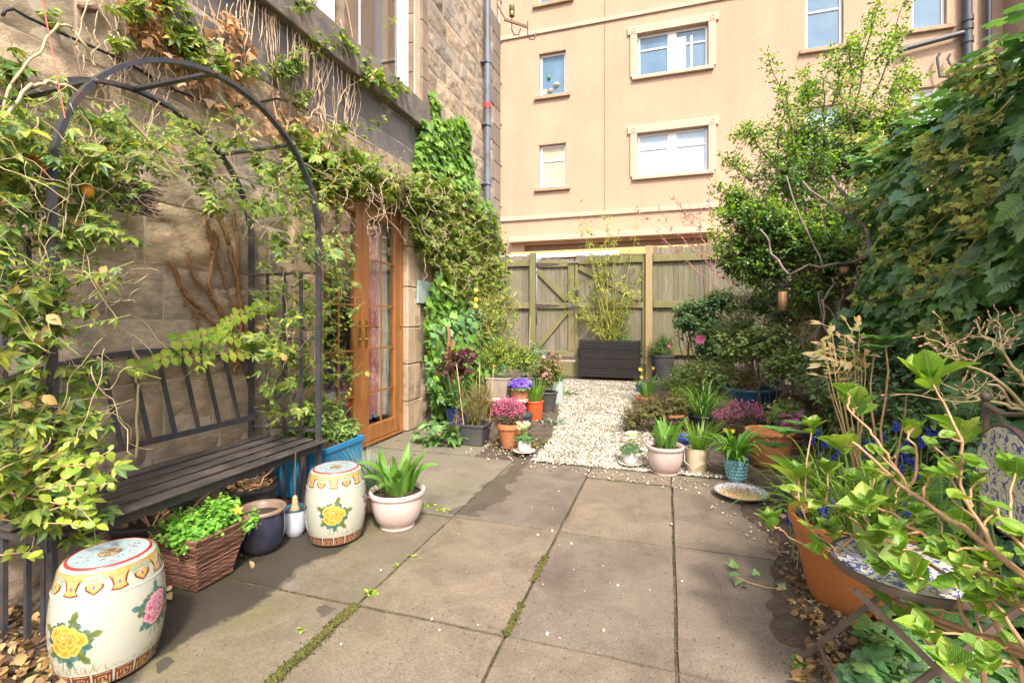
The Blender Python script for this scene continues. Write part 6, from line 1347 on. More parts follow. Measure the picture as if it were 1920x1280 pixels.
for pl_, r0, r1 in (([(1330,1170),(1233,1130),(1040,1065),(860,1000),(680,925),(540,850),(440,740),(420,690),(470,620)], .0095, .004), ([(1330,1200),(1100,1105),(900,1040),(700,955)], .008, .006), ([(1330,880),(1233,800),(1000,620),(900,550),(740,440),(640,360),(560,280),(470,210)], .009, .0042),
    ([(740,440),(660,320),(600,230),(540,150),(450,60)], .005, .0035), ([(1330,900),(1233,860),(1050,770),(880,680),(720,580),(600,500),(430,500),(350,480)], .007, .0032), ([(680,925),(600,740),(530,600),(500,560)], .0055, .0035), ([(1060,860),(980,740),(900,640),(850,550)], .0045, .003),
    ([(1300,1200),(1120,960),(1040,830),(980,720)], .006, .0035), ([(730,400),(760,270),(720,170)], .0045, .003), ([(440,740),(330,660),(270,560),(230,460)], .0045, .0032), ([(440,790),(320,690),(200,640),(150,600)], .004, .003), ([(1100,700),(1030,560),(950,400),(960,210)], .006, .0035),
    ([(1330,1000),(1233,940),(1000,850),(700,690),(560,600),(500,500)], .0065, .0035), ([(640,910),(560,890),(450,860)], .0035, .0025), ([(1060,1300),(980,1020),(940,900)], .007, .005), ([(1280,760),(1200,640),(1130,560),(1100,480)], .005, .003), ([(1250,1300),(1180,1150),(1100,1000),(1060,860)], .007, .0045),
    ([(1330,1060),(1150,900),(1000,780),(880,700),(780,640)], .006, .0035), ([(820,1110),(700,960),(640,860),(560,760)], .005, .0035), ([(1000,1300),(900,1180),(820,1110)], .006, .005), ([(860,1000),(870,920),(820,830)], .0045, .003), ([(1060,1100),(1010,960),(1000,900)], .0035, .0028)):
    P_ = [hd_(*q_) for q_ in pl_]; n_ = len(P_)-1; sm = []
    for i in range(n_):
        for t_ in (0, .33, .66): 
            p0, p1, p2, p3 = P_[max(0, i-1)], P_[i], P_[i+1], P_[min(n_, i+2)]
            sm.append(.5*((2*p1)+(p2-p0)*t_+(2*p0-5*p1+4*p2-p3)*t_*t_+(3*p1-p0-3*p2+p3)*t_**3)+Vector((rg.gauss(0, .0025), rg.gauss(0, .0025), rg.gauss(0, .0025))))
    sm.append(P_[-1]); N_ = len(sm)-1; m_.tube(sm, [(r0+(r1-r0)*i/N_)*.95 for i in range(N_+1)], 8); allp += sm[2:]
    for i in range(2, N_, 3): m_.ball(sm[i], (r0+(r1-r0)*i/N_)*1.2, 5, .7)
for q_ in ((1330,1170), (1330,880), (1330,1200), (1330,1000), (1250,1300), (1000,1300)): m_.tube(wobble(root+Vector((rg.uniform(-.1, .1), rg.uniform(-.1, .1), 0)), hd_(*q_), 6, .02, rg), .009, 7)
def cost(p, e):
    pd = -p.x*sn+p.y*cs; pl_ = (p.x*cs+p.y*sn)/pd; ed = -e.x*sn+e.y*cs; el_ = (e.x*cs+e.y*sn)/ed
    return (p-e).length+(.5 if pl_ < el_-.02 else 0)+(.4 if (p.z-1.2)/pd > (e.z-1.2)/ed else 0)
for e, (a, b, c, s) in zip(ends, cl):
    p = min(allp, key=lambda v: cost(v, e)); pts = branch(p, e, .0048, .003, .012, 7); 
    d = (pts[-1]-pts[-3]).normalized(); dd = nrm(np.array(d[:])*.5+np.array([0, 0, 1.0])+np.array([-.15, -.1, 0])); ph = rg.uniform(0, 3)
    u = nrm(np.cross(dd, [.3, .2, 1.0])); v_ = np.cross(dd, u)
    for tier, (nn, out_, sz, back) in enumerate(((2, 1.5, .088, -.03), (2, 1.1, .09, -.014), (2, .75, .082, -.002), (2, .4, .062, .006), (2, .15, .04, .01))):
        for k in range(nn):
            an = ph+tier*math.pi/2+k*math.pi; side = u*math.cos(an)+v_*math.sin(an); yd = nrm(dd*.95+side*out_*.62+rng.normal(size=3)*.15); zd = nrm(dd*.55-side*.75+np.array([0, -.1, .25]))
            lb.inst(rg.choice([L_HYD, L_HYDB, L_HYDC]), [np.array(e[:])+dd*back], [zd], [yd], [.98*sz*s*(.65+.55*rng.random())])
for k in range(46):      # small side shoots and buds
    p = rg.choice(allp); e = p+Vector((rg.uniform(-.09, .03), rg.uniform(-.05, .05), rg.uniform(-.02, .09))); m_.tube(wobble(p, e, 4, .006, rg), [.003, .0028, .0025, .0022, .003], 5)
    lb.inst(L_HYD, [e[:]]*4, rnd_dirs(rng, 4)*.6+np.array([0, 0, 1]), nrm(rnd_dirs(rng, 4)+np.array([0, 0, .9])), .025+.03*rng.random(4))
m_.build('branches', S_TAN, hy, smooth=60); lb.build('leaves', G_HYD, hy)
# dark hydrangea-like tufts and the shoot in the terracotta bowl
q = G(1443, 876); hb = thing('hydrangea_shoot', 'young hydrangea shoot with broad leaves growing from the terracotta bowl', 'plant', V3(q, .2)); m_ = MB(); lb = LB(113); rng = lb.rng
for (a, b, d, s) in ((1472, 815, 3.0, 1.7), (1450, 840, 3.05, 1.3), (1500, 800, 3.1, 1.2)):
    e = D(a, b, d); m_.tube(wobble((q.x, q.y, .2), e, 5, .02, rg), .004, 5)
    for k in range(6): an = k*1.05; lb.inst(L_HYD, [e[:]], [[math.cos(an)*-.4, math.sin(an)*-.4, 1]], [[math.cos(an), math.sin(an), .25]], [.09*s*(.7+.5*rng.random())])
m_.build('stems', S_TAN, hb); lb.build('leaves', leafmat('broad_leaf', [(.07,.2,.05), (.12,.28,.07), (.16,.34,.09)], .35, .25), hb)
hd = thing('dark_leaf_shrub', 'shrub with dark broad leaf tufts on bare stems before the ivy', 'shrub', V3(D(1660, 900, 2.3), 0)); m_ = MB(); lb = LB(114); rng = lb.rng; b0 = V3(D(1660, 900, 2.3), 0)
for (a, b, d, s) in ((1660, 645, 2.2, 1.3), (1572, 672, 2.5, 1.1), (1640, 660, 2.3, 1.0), (1545, 690, 2.6, .8), (1700, 740, 2.2, .8)):
    e = D(a, b, d); m_.tube(wobble(b0, e, 8, .05, rg), [.008-.0006*i for i in range(9)], 6)
    for k in range(8): an = k*.8; lb.inst(L_HYD, [e[:]], [[math.cos(an)*-.5, math.sin(an)*-.5, 1]], [[math.cos(an), math.sin(an), .3]], [.085*s*(.7+.5*rng.random())])
m_.build('stems', S_TAN, hd); lb.build('leaves', leafmat('dark_broad_leaf', [(.06,.17,.05), (.1,.25,.05), (.05,.14,.05)], .35, .25), hd)
# nandina with bronze leaves
nd = thing('nandina', 'upright nandina with bronze and cream pointed leaves on thin stems', 'shrub', V3(D(1605, 800, 2.5), 0)); m_ = MB(); lb = LB(115); rng = lb.rng
for k in range(8):
    b0 = D(1612+rg.uniform(-12, 8), 760, 2.45); b0 = Vector((b0.x, b0.y, .3)); e = D(rg.uniform(1535, 1632), rg.uniform(595, 655), rg.uniform(2.2, 2.5)); m_.tube(wobble(b0, e, 6, .015, rg), [.004, .0038, .0035, .003, .0028, .0024, .002], 5)
    for j in range(6):
        t_ = rg.uniform(.78, 1.0); p = b0.lerp(e, t_); dr = nrm(np.array([rg.gauss(-.5, .8), rg.gauss(0, .5), rg.gauss(.4, .35)])); q_ = np.array(p[:])+dr*.05; m_.tube([p, tuple(q_)], .0012, 4)
        lb.inst(ell(.17, 3, .3, .2), [q_, q_], [[.1, -.8, .6]]*2, [dr, nrm(dr+rng.normal(size=3)*.7)], [.06*rg.uniform(.7, 1.1), .05])
m_.build('stems', S_CANE, nd); lb.build('leaves', G_NAND, nd)
# bare shrub with pink buds, upper right
bs_ = thing('bare_shrub', 'nearly bare shrub with crooked olive twigs and pinkish buds near the right edge', 'shrub', (1.35, 1.7, 0)); m_ = MB(); bud = LB(116)
S0 = D(1950, 775, 1.6); tips = [(1740, 640), (1760, 600), (1735, 625), (1825, 600), (1870, 590), (1900, 640), (1780, 640), (1845, 660), (1790, 720), (1745, 665), (1850, 600), (1905, 600), (1668, 742), (1760, 745), (1830, 720), (1880, 690), (1915, 720), (1812, 630), (1875, 745), (1730, 700)]
hub = [D(1800, 680, 1.62), D(1850, 720, 1.6), D(1870, 650, 1.6), D(1810, 740, 1.62)]
def br2(a, b, r0, r1, amp, n): pts = wobble(a, b, n, amp, rg); m_.tube(pts, [r0+(r1-r0)*i/n for i in range(n+1)], 6); return pts
br2(Vector((1.35, 1.7, 0)), S0, .014, .01, .03, 8); ap = []
for h in hub: ap += br2(S0, h, .007, .004, .02, 9)[2:]
for (a, b) in tips:
    e = D(a, b, rg.uniform(1.5, 1.72)); p = min(ap, key=lambda v: (v-e).length+(0 if v.z < e.z else .1)); pts = br2(p, e, .0026, .0013, .02, 9)
    for i in range(2, 10, 2):
        f2 = pts[i]+Vector((rg.uniform(-.04, .04), rg.uniform(-.04, .04), rg.uniform(-.01, .05))); m_.tube([pts[i], pts[i].lerp(f2, .5)+Vector((.006, 0, .004)), f2], .0013, 4); d_ = nrm(np.array((f2-pts[i])[:])); bud.inst(ell(.16, 2, .5, -.1), [f2[:]]*2, [[0, -1, .2], [0, 1, .2]], [d_, d_], [.016, .014])
m_.build('twigs', pm('olive_twig', (.42,.38,.14), (.5,.36,.24), 30, .6), bs_, smooth=True); bud.build('buds', FL_BUD, bs_)
# ------------------------------------------------------------------ vines on the arbour, creepers on the wall
rg = random.Random(21)
def wall_pts(rng, poly, n, X0, th, clump=40, cn=40):
    q = in_poly(rng, poly, n, clump, cn); dx = rng.random(len(q))*th
    return np.array([WX(px, py, X0+d)[:] for (px, py), d in zip(q, dx)])
def outw(rng, n, k=.6): return nrm(np.array([1.0, -.2, .1])+rnd_dirs(rng, n)*k)
pv_ = thing('passion_vine', 'passion flower vine with hand shaped leaves scrambling over the iron arbour', 'climbing plant', (-2.3, 1.3, 0))
lb = LB(200); sb = LB(201); rng = lb.rng
sheets = [  # polygon in the photo, plane, thickness, count
 ([(-60, 215), (90, 180), (210, 235), (330, 205), (470, 215), (560, 290), (585, 350), (560, 400), (500, 380), (440, 430), (380, 390), (330, 320), (270, 290), (200, 330), (90, 380), (-60, 420)], -2.55, .5, 240),
 ([(-60, 230), (210, 220), (300, 300), (290, 370), (230, 440), (60, 460), (-60, 450)], -2.3, .3, 95),
 ([(-60, 430), (70, 440), (225, 400), (240, 520), (190, 610), (215, 680), (205, 830), (110, 900), (60, 880), (100, 760), (-60, 800)], -2.12, .14, 95),
 ([(-60, 600), (40, 560), (110, 640), (120, 900), (40, 1000), (-60, 960)], -2.12, .1, 32),
 ([(500, 370), (560, 330), (620, 360), (650, 440), (640, 560), (600, 640), (560, 620), (545, 700), (480, 640), (500, 520), (480, 440)], -2.5, .45, 95),
 ([(470, 640), (600, 560), (625, 700), (560, 800), (500, 800)], -2.45, .3, 60),
 ([(240, 640), (470, 620), (530, 650), (480, 690), (260, 700)], -2.5, .15, 6)]
for poly, X0, th, n in sheets:
    P = wall_pts(rng, poly, n, X0, th); o = outw(rng, len(P)); h_ = len(P)//2; twigs(lb, sb, P[:h_], o[:h_], 4, L_PALM, (.028, .066), .14, 0, 1, .15, .0013, 1.0); twigs(lb, sb, P[h_:], o[h_:], 4, L_PALM3, (.02, .058), .16, 0, 1, .1, .0013, 1.2); twigs(lb, sb, P[::7], o[::7], 2, L_PALM, (.07, .1), .12, -.1, 1, .5, .0013, .8)
P = wall_pts(rng, [(-40, 860), (120, 820), (180, 900), (190, 990), (30, 1010), (-40, 1000)], 26, -2.05, .1); twigs(lb, sb, P, outw(rng, len(P)), 3, L_PALM, (.05, .08), .14, -.1, 1, .3, .0013, 1)
lb.build('leaves', G_PASS, pv_); sb.build('tendrils', S_GREEN, pv_)
dl2 = LB(203); 
for poly, X0, th, n in sheets[:5]:
    P = wall_pts(dl2.rng, poly, 16, X0, th); n_ = len(P); dl2.inst(L_OVAL, P, outw(dl2.rng, n_, 1.0), rnd_dirs(dl2.rng, n_), .02+.03*dl2.rng.random(n_))
dl2.build('withered_leaves', leafmat('withered_leaf', [(.62,.42,.22), (.7,.5,.2), (.5,.3,.14)], .7, .3, False), pv_)
m_ = MB()
def strand(pp, X, r=.004, amp=.014, n=13):
    P = [WX(a, b, X) for a, b in pp]
    for a, b in zip(P[:-1], P[1:]): m_.tube(wobble(a, b, n, amp, rg), r*.7, 6)
for pp, X, r in (([(5, 222), (60, 158), (110, 160), (210, 190), (330, 330)], -2.12, .009), ([(-20, 330), (20, 160), (110, 45), (140, 60), (180, 125)], -2.4, .008), ([(120, 215), (135, 310), (120, 430)], -2.1, .004), ([(150, 210), (185, 300), (140, 420)], -2.1, .004),
    ([(60, 460), (75, 400), (95, 340), (60, 300)], -2.15, .006), ([(80, 640), (90, 520), (70, 430)], -2.14, .006), ([(470, 430), (500, 340), (560, 300), (620, 330)], -2.3, .005), ([(540, 640), (530, 520), (560, 420)], -2.3, .004), ([(250, 650), (260, 720), (255, 860)], -2.55, .009), ([(70, 220), (50, 320), (20, 420)], -2.2, .005), ([(560, 240), (600, 200), (640, 300)], -2.6, .008),
    ([(200, 320), (360, 250), (520, 300)], -2.3, .004), ([(230, 260), (400, 330), (560, 330)], -2.2, .003), ([(300, 190), (250, 300), (180, 380)], -2.15, .004)): strand(pp, X, r)
for k in range(240):
    poly = sheets[rg.choice([0, 0, 1, 2, 4])]; q_ = in_poly(rng, poly[0], 1)[0]; X = poly[1]+rg.random()*poly[2]; a = WX(q_[0], q_[1], X); e = a+Vector((rg.uniform(-.05, .1), rg.uniform(-.3, .3), rg.uniform(-.35, .15))); m_.tube(wobble(a, e, 11, .03, rg), rg.choice([.0009, .0013, .0018]), 4)
m_.build('vine_stems', pm('vine_stem', (.42,.38,.18), (.5,.36,.22), 25, .6), pv_, smooth=True)
fr_ = LB(202); 
m_ = MB(); c = WX(165, 358, -2.12); m_.ball(c, .02, 8, 1.3); m_.build('orange_fruit', FL_OR, pv_, smooth=True)
fr_.inst(L_FLOW, [WX(62, 300, -2.12)[:], WX(85, 320, -2.12)[:]], [[1, -.3, 0]]*2, [[0, 0, 1]]*2, [.05, .035]); fr_.build('red_flower', FL_RED, pv_)
m_ = MB()
for k in range(90): a = WX(rg.uniform(185, 240), rg.uniform(340, 388), -2.35+rg.uniform(-.06, .06)); m_.tube(wobble(a, a+Vector((0, rg.uniform(.12, .2), rg.uniform(-.03, .05))), 4, .02, rg), .0022, 4)
o_ = m_.build('twig_nest', pm('dark_twig', (.06,.04,.04), (.12,.08,.06), 20, .8), None, base=True); tag(o_, 'dark woven twig bundle hanging in the arbour among the vine', 'twig bundle')
m_ = MB(); m_.tube([WX(68, -60, -2.2), WX(122, 222, -2.05)], .0022, 5); o_ = m_.build('red_cord', pm('red_cord', (.7,.12,.08), None, 4, .6), None); origin_to_base(o_); tag(o_, 'thin taut red cord coming down from above to the arbour', 'cord')

# vine along lintel and the big mass on the wall right of the doors
vn = thing('wall_vine', 'dense small leaved vine draped over the door lintel and wall corner', 'climbing plant', (-2.5, 5.8, 0))
lb = LB(205); sb = LB(206); rng = lb.rng
big = [(770, 420), (775, 355), (830, 340), (900, 380), (935, 420), (950, 480), (955, 560), (940, 640), (900, 660), (880, 640), (840, 520), (820, 500)]
for poly, X0, th, n, cl_ in ((big, -2.68, .2, 1250, 22), ([(590, 300), (660, 290), (770, 340), (830, 350), (800, 400), (760, 385), (690, 350), (600, 345)], -2.66, .2, 330, 14), ([(590, 340), (680, 350), (640, 420), (650, 480), (590, 470)], -2.5, .12, 28, 14), ([(600, 480), (670, 470), (680, 560), (650, 640), (600, 600)], -2.45, .12, 38, 12), ([(600, 620), (665, 640), (670, 730), (640, 800), (600, 760)], -2.45, .12, 30, 14), ([(900, 560), (965, 540), (975, 600), (940, 650), (900, 640)], -2.5, .3, 200, 14), ([(560, 230), (620, 300), (600, 340), (540, 300)], -2.66, .2, 60, 14)):
    P = wall_pts(rng, poly, n, X0, th, cl_, 50); twigs(lb, sb, P, outw(rng, len(P), .9), 5, L_OVAL if X0 > -2.55 else L_PALM, (.03, .055) if X0 > -2.55 else (.055, .09), .2, -.1, 1, .4, .0016, 1.0)
lb.build('leaves', G_PASS2, vn); sb.build('twigs', S_TAN, vn)
m_ = MB()
for k in range(150):
    poly = rg.choice([big, big, [(590, 290), (780, 340), (830, 370), (760, 395), (600, 350)]]); q_ = in_poly(rng, poly, 1)[0]; a = WX(q_[0], q_[1], -2.6+rg.random()*.35); m_.tube(wobble(a, a+Vector((rg.uniform(-.05, .1), rg.uniform(-.5, .5), rg.uniform(-.5, .3))), 8, .08, rg), .0025, 4)
m_.build('stems', S_PALE, vn, smooth=True)
m_ = MB(); 
for a, b in ((892, 545), (893, 562), (892, 574)): c = WX(a, b, -2.2); m_.ball(c, .028, 8, 1.2)
m_.build('yellow_fruit', FL_YEL, vn, smooth=True)
# bright ivy on the wall corner
iv = thing('wall_ivy', 'bright green ivy climbing the stone wall from ground to window sill', 'climbing plant', (-2.6, 5.6, 0))
def ivymass(lb, P, o, size, tm=L_IVY, droop=.9):
    n = len(P); rng = lb.rng; zn = nrm(o+rnd_dirs(rng, n)*.5+np.array([0, 0, .35])); yd = nrm(np.array([0, 0, -droop])+rnd_dirs(rng, n)*.75+o*.2); lb.inst(tm, P, zn, yd, size[0]+(size[1]-size[0])*rng.random(n))
lb = LB(210); rng = lb.rng
for poly, X0, th, n, sz in (([(808, 165), (822, 190), (830, 225), (870, 215), (880, 240), (885, 300), (895, 340), (880, 350), (840, 320), (800, 250), (810, 220)], -2.68, .12, 620, (.07, .12)), ([(795, 215), (820, 250), (815, 330), (790, 350), (780, 310)], -2.68, .1, 300, (.08, .13)), ([(820, 300), (890, 340), (935, 400), (900, 400), (830, 360)], -2.66, .15, 300, (.06, .1)),
        ([(795, 590), (822, 500), (870, 560), (880, 640), (840, 740), (815, 760), (800, 640)], -2.66, .14, 900, (.07, .13)), ([(805, 640), (900, 620), (915, 700), (870, 760), (820, 800), (812, 740)], -2.66, .3, 700, (.07, .12))):
    P = wall_pts(rng, poly, n, X0, th, 20, 40); ivymass(lb, P, outw(rng, len(P), .3), sz)
lb.build('leaves', G_IVYB, iv)
lb = LB(211); rng = lb.rng; P = wall_pts(rng, [(805, 600), (900, 560), (950, 640), (940, 720), (870, 770), (818, 800), (800, 700)], 900, -2.67, .25, 25, 40); ivymass(lb, P, outw(rng, len(P), .3), (.07, .12)); lb.build('dark_leaves', G_IVYD, iv)
m_ = MB()
for a, b in (((838, 740), (840, 612)), ((848, 745), (842, 620)), ((840, 750), (852, 640))): m_.tube(wobble(WX(*a, -2.4), WX(*b, -2.4), 8, .03, rg), .018, 6)
for k in range(16): x0 = rg.uniform(800, 880); m_.tube(wobble(WX(x0, 700, -2.67), WX(x0+rg.uniform(-20, 20), rg.uniform(250, 500), -2.67), 12, .06, rg), .006, 5)
m_.build('stems', S_HAIRY, iv, smooth=True)
lb = LB(212); P = np.array([G(825, 812, .1)[:]])+rnd_dirs(lb.rng, 40)*np.array([.22, .12, .1]); lb.inst(L_PALM, P, flatdirs(lb.rng, 40, .6), rnd_dirs(lb.rng, 40), .08+.08*lb.rng.random(40)); pl = lb.build('hellebore_plant', G_CAM); origin_to_base(pl); tag(pl, 'dark hand leaved plant growing at the foot of the stone jamb', 'plant')

# dry creeper: pale bare stems and brown leaves on the wall
dc = thing('dry_creeper', 'leafless climber with pale stems and clinging brown dead leaves on the upper wall', 'climbing plant', (-2.66, 2.6, 1.6))
m_ = MB()
def wstem(pp, r, X=-2.66, amp=.02, n=6):
    P = [WX(a, b, X+rg.random()*.02) for a, b in pp]
    for i, (a, b) in enumerate(zip(P[:-1], P[1:])): m_.tube(wobble(a, b, n, amp, rg), [r*(1-.08*i)]*(n+1), 5)
for k in range(70):
    x0 = rg.gauss(560, 75); 
    if x0 > 690: x0 = rg.uniform(480, 660)
    slope = lambda x: (x-560)*.85+40
    y0 = slope(x0)+rg.uniform(80, 210); y1 = y0-rg.uniform(80, 260); wstem([(x0, y0), (x0+rg.uniform(-16, 16), (y0+y1)/2), (x0+rg.uniform(-20, 30), y1)], rg.choice([.0022, .003, .0045]))
for k in range(46):
    x0 = rg.uniform(170, 460); y0 = rg.uniform(60, 260); wstem([(x0, y0), (x0+rg.uniform(-40, 40), y0-rg.uniform(30, 80)), (x0+rg.uniform(-60, 30), y0-rg.uniform(90, 190))], rg.choice([.002, .003, .004]))
for pp, r in (([(600, 340), (628, 222), (640, 180), (690, 130)], .006), ([(628, 222), (560, 200), (500, 160)], .005), ([(560, 320), (520, 240), (510, 150), (505, 0)], .005), ([(470, 280), (430, 190), (470, 90), (480, -20)], .005), ([(205, -10), (220, 60), (270, 130)], .005), ([(612, 290), (600, 215), (545, 190), (535, 270)], .009)): wstem(pp, r)
m_.build('bare_stems', S_PALE, dc, smooth=True)
lb = LB(215); rng = lb.rng
for poly, n in (([(222, -10), (300, -20), (340, 60), (345, 130), (300, 110), (240, 50)], 190), ([(370, 20), (430, 10), (480, 90), (500, 150), (440, 160), (400, 90)], 130), ([(300, 100), (360, 110), (470, 190), (560, 250), (470, 260), (330, 170)], 90), ([(500, 180), (600, 230), (620, 290), (540, 260)], 60)):
    P = wall_pts(rng, poly, n, -2.67, .1, 22, 12); ivymass(lb, P, outw(rng, len(P), .8), (.03, .06), L_IVY3)
lb.build('dead_leaves', G_DEAD, dc)
lb = LB(216); rng = lb.rng; sb = LB(217)
for (cx, cy, n, s) in ((250, 20, 10, .05), (345, 70, 26, .05), (365, 90, 26, .05), (320, 0, 12, .05), (225, 75, 6, .04), (540, 130, 16, .05), (600, 80, 10, .04), (640, 70, 8, .04), (655, 85, 12, .05), (700, 145, 16, .05), (725, 150, 16, .04), (555, 110, 14, .04), (690, 125, 8, .05), (745, 170, 14, .05), (740, 40, 5, .03), (570, 180, 8, .04), (410, 120, 10, .05), (480, 130, 8, .04), (640, 240, 8, .05), (700, 240, 6, .04), (565, 5, 6, .05), (100, 30, 3, .04), (20, 130, 8, .05)):
    P = wall_pts(rng, [(cx-18, cy-16), (cx+18, cy-16), (cx+18, cy+16), (cx-18, cy+16)], n, -2.62, .1, 0); twigs(lb, sb, P, outw(rng, len(P), .8), 3, L_PALM if cx < 600 else L_OVAL, (s, s*1.5), .1, 0, 1, .3, .0014, 1)
lb.build('green_leaves', G_PASS, dc); sb.build('green_twigs', S_GREEN, dc)
m_ = MB()
for a, b in ((698, 148), (717, 161)): m_.ball(WX(a, b, -2.58), .02, 8, 1.2)
m_.build('orange_berry', pm('pale_orange_berry', (.75,.35,.12), None, 4, .4), dc, smooth=True)
# hairy brown ivy stems low on the wall
hs = thing('bare_ivy_stems', 'hairy brown ivy stems without leaves on the wall above the bench back', 'climbing plant', (-2.66, 2.3, .8)); m_ = MB()
for pp, r in (([(318, 492), (345, 545), (385, 590), (440, 640)], .011), ([(385, 390), (398, 470), (395, 555)], .009), ([(405, 390), (430, 460), (448, 540), (450, 640)], .012), ([(440, 400), (445, 520), (455, 620)], .01), ([(355, 475), (362, 520), (400, 560), (430, 610)], .006), ([(345, 560), (372, 600), (375, 640)], .005), ([(430, 640), (445, 670), (440, 700)], .01), ([(400, 430), (420, 520), (440, 600)], .006), ([(395, 555), (430, 600), (450, 660)], .007)): 
    P = [WX(a, b, -2.665) for a, b in pp]
    for a, b in zip(P[:-1], P[1:]): m_.tube(wobble(a, b, 8, .014, rg), r, 6)
m_.build('stems', S_HAIRY, hs, smooth=True); hb_ = LB(218); n = 2600; rng = hb_.rng; vs_ = [v for v in m_.v]; P = np.array([vs_[i] for i in rng.integers(0, len(vs_), n)])+rng.normal(size=(n, 3))*.012
hb_.inst(ell(.06, 1, 0, 0), P, rnd_dirs(rng, n), rnd_dirs(rng, n), .02+.03*rng.random(n)); hb_.build('rootlets', S_HAIRY, hs)
# pale leaves sprig over the bench back
sp = thing('pinnate_sprig', 'arching sprig of pale pinnate leaves across the bench backrest', 'climbing plant', (-2.5, 2.1, .9)); m_ = MB(); lb = LB(219); rng = lb.rng
for pp in ([(240, 690), (330, 668), (460, 660)], [(390, 640), (440, 590), (520, 570)], [(320, 640), (400, 625), (500, 640)]):
    P = [WX(a, b, -2.46) for a, b in pp]
    for a, b in zip(P[:-1], P[1:]):
        pts = wobble(a, b, 8, .015, rg); m_.tube(pts, .003, 5)
        for i in range(9):
            for sg in (-1, 1): lb.inst(L_OVAL, [pts[i][:]], [[1, -.3, .5]], [[.1, .3+rg.uniform(-.3, .3), sg]], [.06*rg.uniform(.7, 1.1)])
m_.build('stems', S_TAN, sp); lb.build('leaves', G_LIME, sp)

# ------------------------------------------------------------------ ivy on the side fence
ivr = thing('fence_ivy', 'thick dark ivy wall with yellow new shoots covering the right fence', 'climbing plant', (1.85, 3, 0))
lb = LB(230); rng = lb.rng; XF = 1.78
n = 5200; y = 1.3+3.95*rng.random(n); z = .15+2.45*rng.random(n)**.85
bulge = np.array([mn.noise(Vector((yy*1.3, zz*1.6, 2))) for yy, zz in zip(y, z)])*.28+np.array([mn.noise(Vector((yy*4, zz*4, 6))) for yy, zz in zip(y, z)])*.1
x = XF-bulge-rng.random(n)*.14+.12*(z > 2.35); P = np.stack([x, y, z], 1); o = nrm(np.array([-1.0, -.25, .3])+rnd_dirs(rng, n)*.55)
ivymass(lb, P, o, (.05, .135)); n = 1300; P2 = np.stack([1.55+.9*rng.random(n), .35+4.8*rng.random(n), 2.5+.16*rng.random(n)], 1); ivymass(lb, P2, nrm(np.array([-.2, -.2, 1])+rnd_dirs(rng, n)*.3), (.08, .14)); lb.build('leaves', G_IVYD, ivr)
lb = LB(231); rng = lb.rng; n = 1800; y = .35+4.9*rng.random(n); z = .3+2.2*rng.random(n); P = np.stack([XF+.12+0*y, y, z], 1); ivymass(lb, P, nrm(np.array([-1, 0, .2])+rnd_dirs(rng, n)*.2), (.1, .16)); lb.build('inner_leaves', G_IVYD, ivr)
m_ = MB(); lb = LB(232); rng = lb.rng
shoots = [((1920, 130), (1880, 90)), ((1700, 330), (1560, 400)), ((1760, 280), (1620, 420)), ((1700, 250), (1640, 290)), ((1870, 100), (1780, 150)), ((1900, 330), (1800, 370)), ((1850, 420), (1740, 520)), ((1880, 600), (1700, 630)), ((1800, 350), (1700, 430)), ((1740, 420), (1610, 480)), ((1860, 530), (1720, 620)), ((1700, 520), (1600, 560)), ((1760, 160), (1700, 200)), ((1680, 290), (1610, 340)), ((1920, 250), (1840, 320)), ((1780, 400), (1650, 500)), ((1640, 380), (1570, 390)), ((1900, 180), (1800, 230)), ((1880, 370), (1820, 420))]
for a, b in shoots+[((rg.uniform(1650, 1900), rg.uniform(150, 520)), None) for _ in range(26)]:
    if b is None: b = (a[0]-rg.uniform(30, 110), a[1]+rg.uniform(-30, 60))
    pa = WX(*a, XF-.1); pb = WX(*b, XF-.3); pts = wobble(pa, pb, 9, .05, rg, .06); m_.tube(pts, [.0045-.0003*i for i in range(10)], 5)
    for i in range(3, 10):
        for j in range(3): d_ = nrm(np.array([-.5, -.3, .5])+rng.normal(size=3)*.6); p = np.array(pts[i][:])+d_*.04; m_.tube([pts[i], tuple(p)], .0013, 4); lb.inst(L_IVY3, [p], [nrm(np.array([-.7, -.5, .7])+rng.normal(size=3)*.4)], [d_], [.02+.025*rng.random()])
m_.build('shoots', pm('ochre_shoot', (.45,.3,.1), (.4,.36,.14), 25, .6), ivr, smooth=True); lb.build('young_leaves', leafmat('young_ivy_leaf', [(.3,.4,.06), (.42,.45,.08), (.5,.5,.1), (.2,.33,.06)], .4, .35), ivr)
m_ = MB()
for k in range(30): yy = rg.uniform(.8, 5); m_.tube(wobble((XF+.1, yy, .0), (XF+.1, yy+rg.uniform(-.4, .4), rg.uniform(1, 2.4)), 10, .08, rg), rg.uniform(.006, .018), 6)
m_.build('woody_stems', S_HAIRY, ivr, smooth=True)

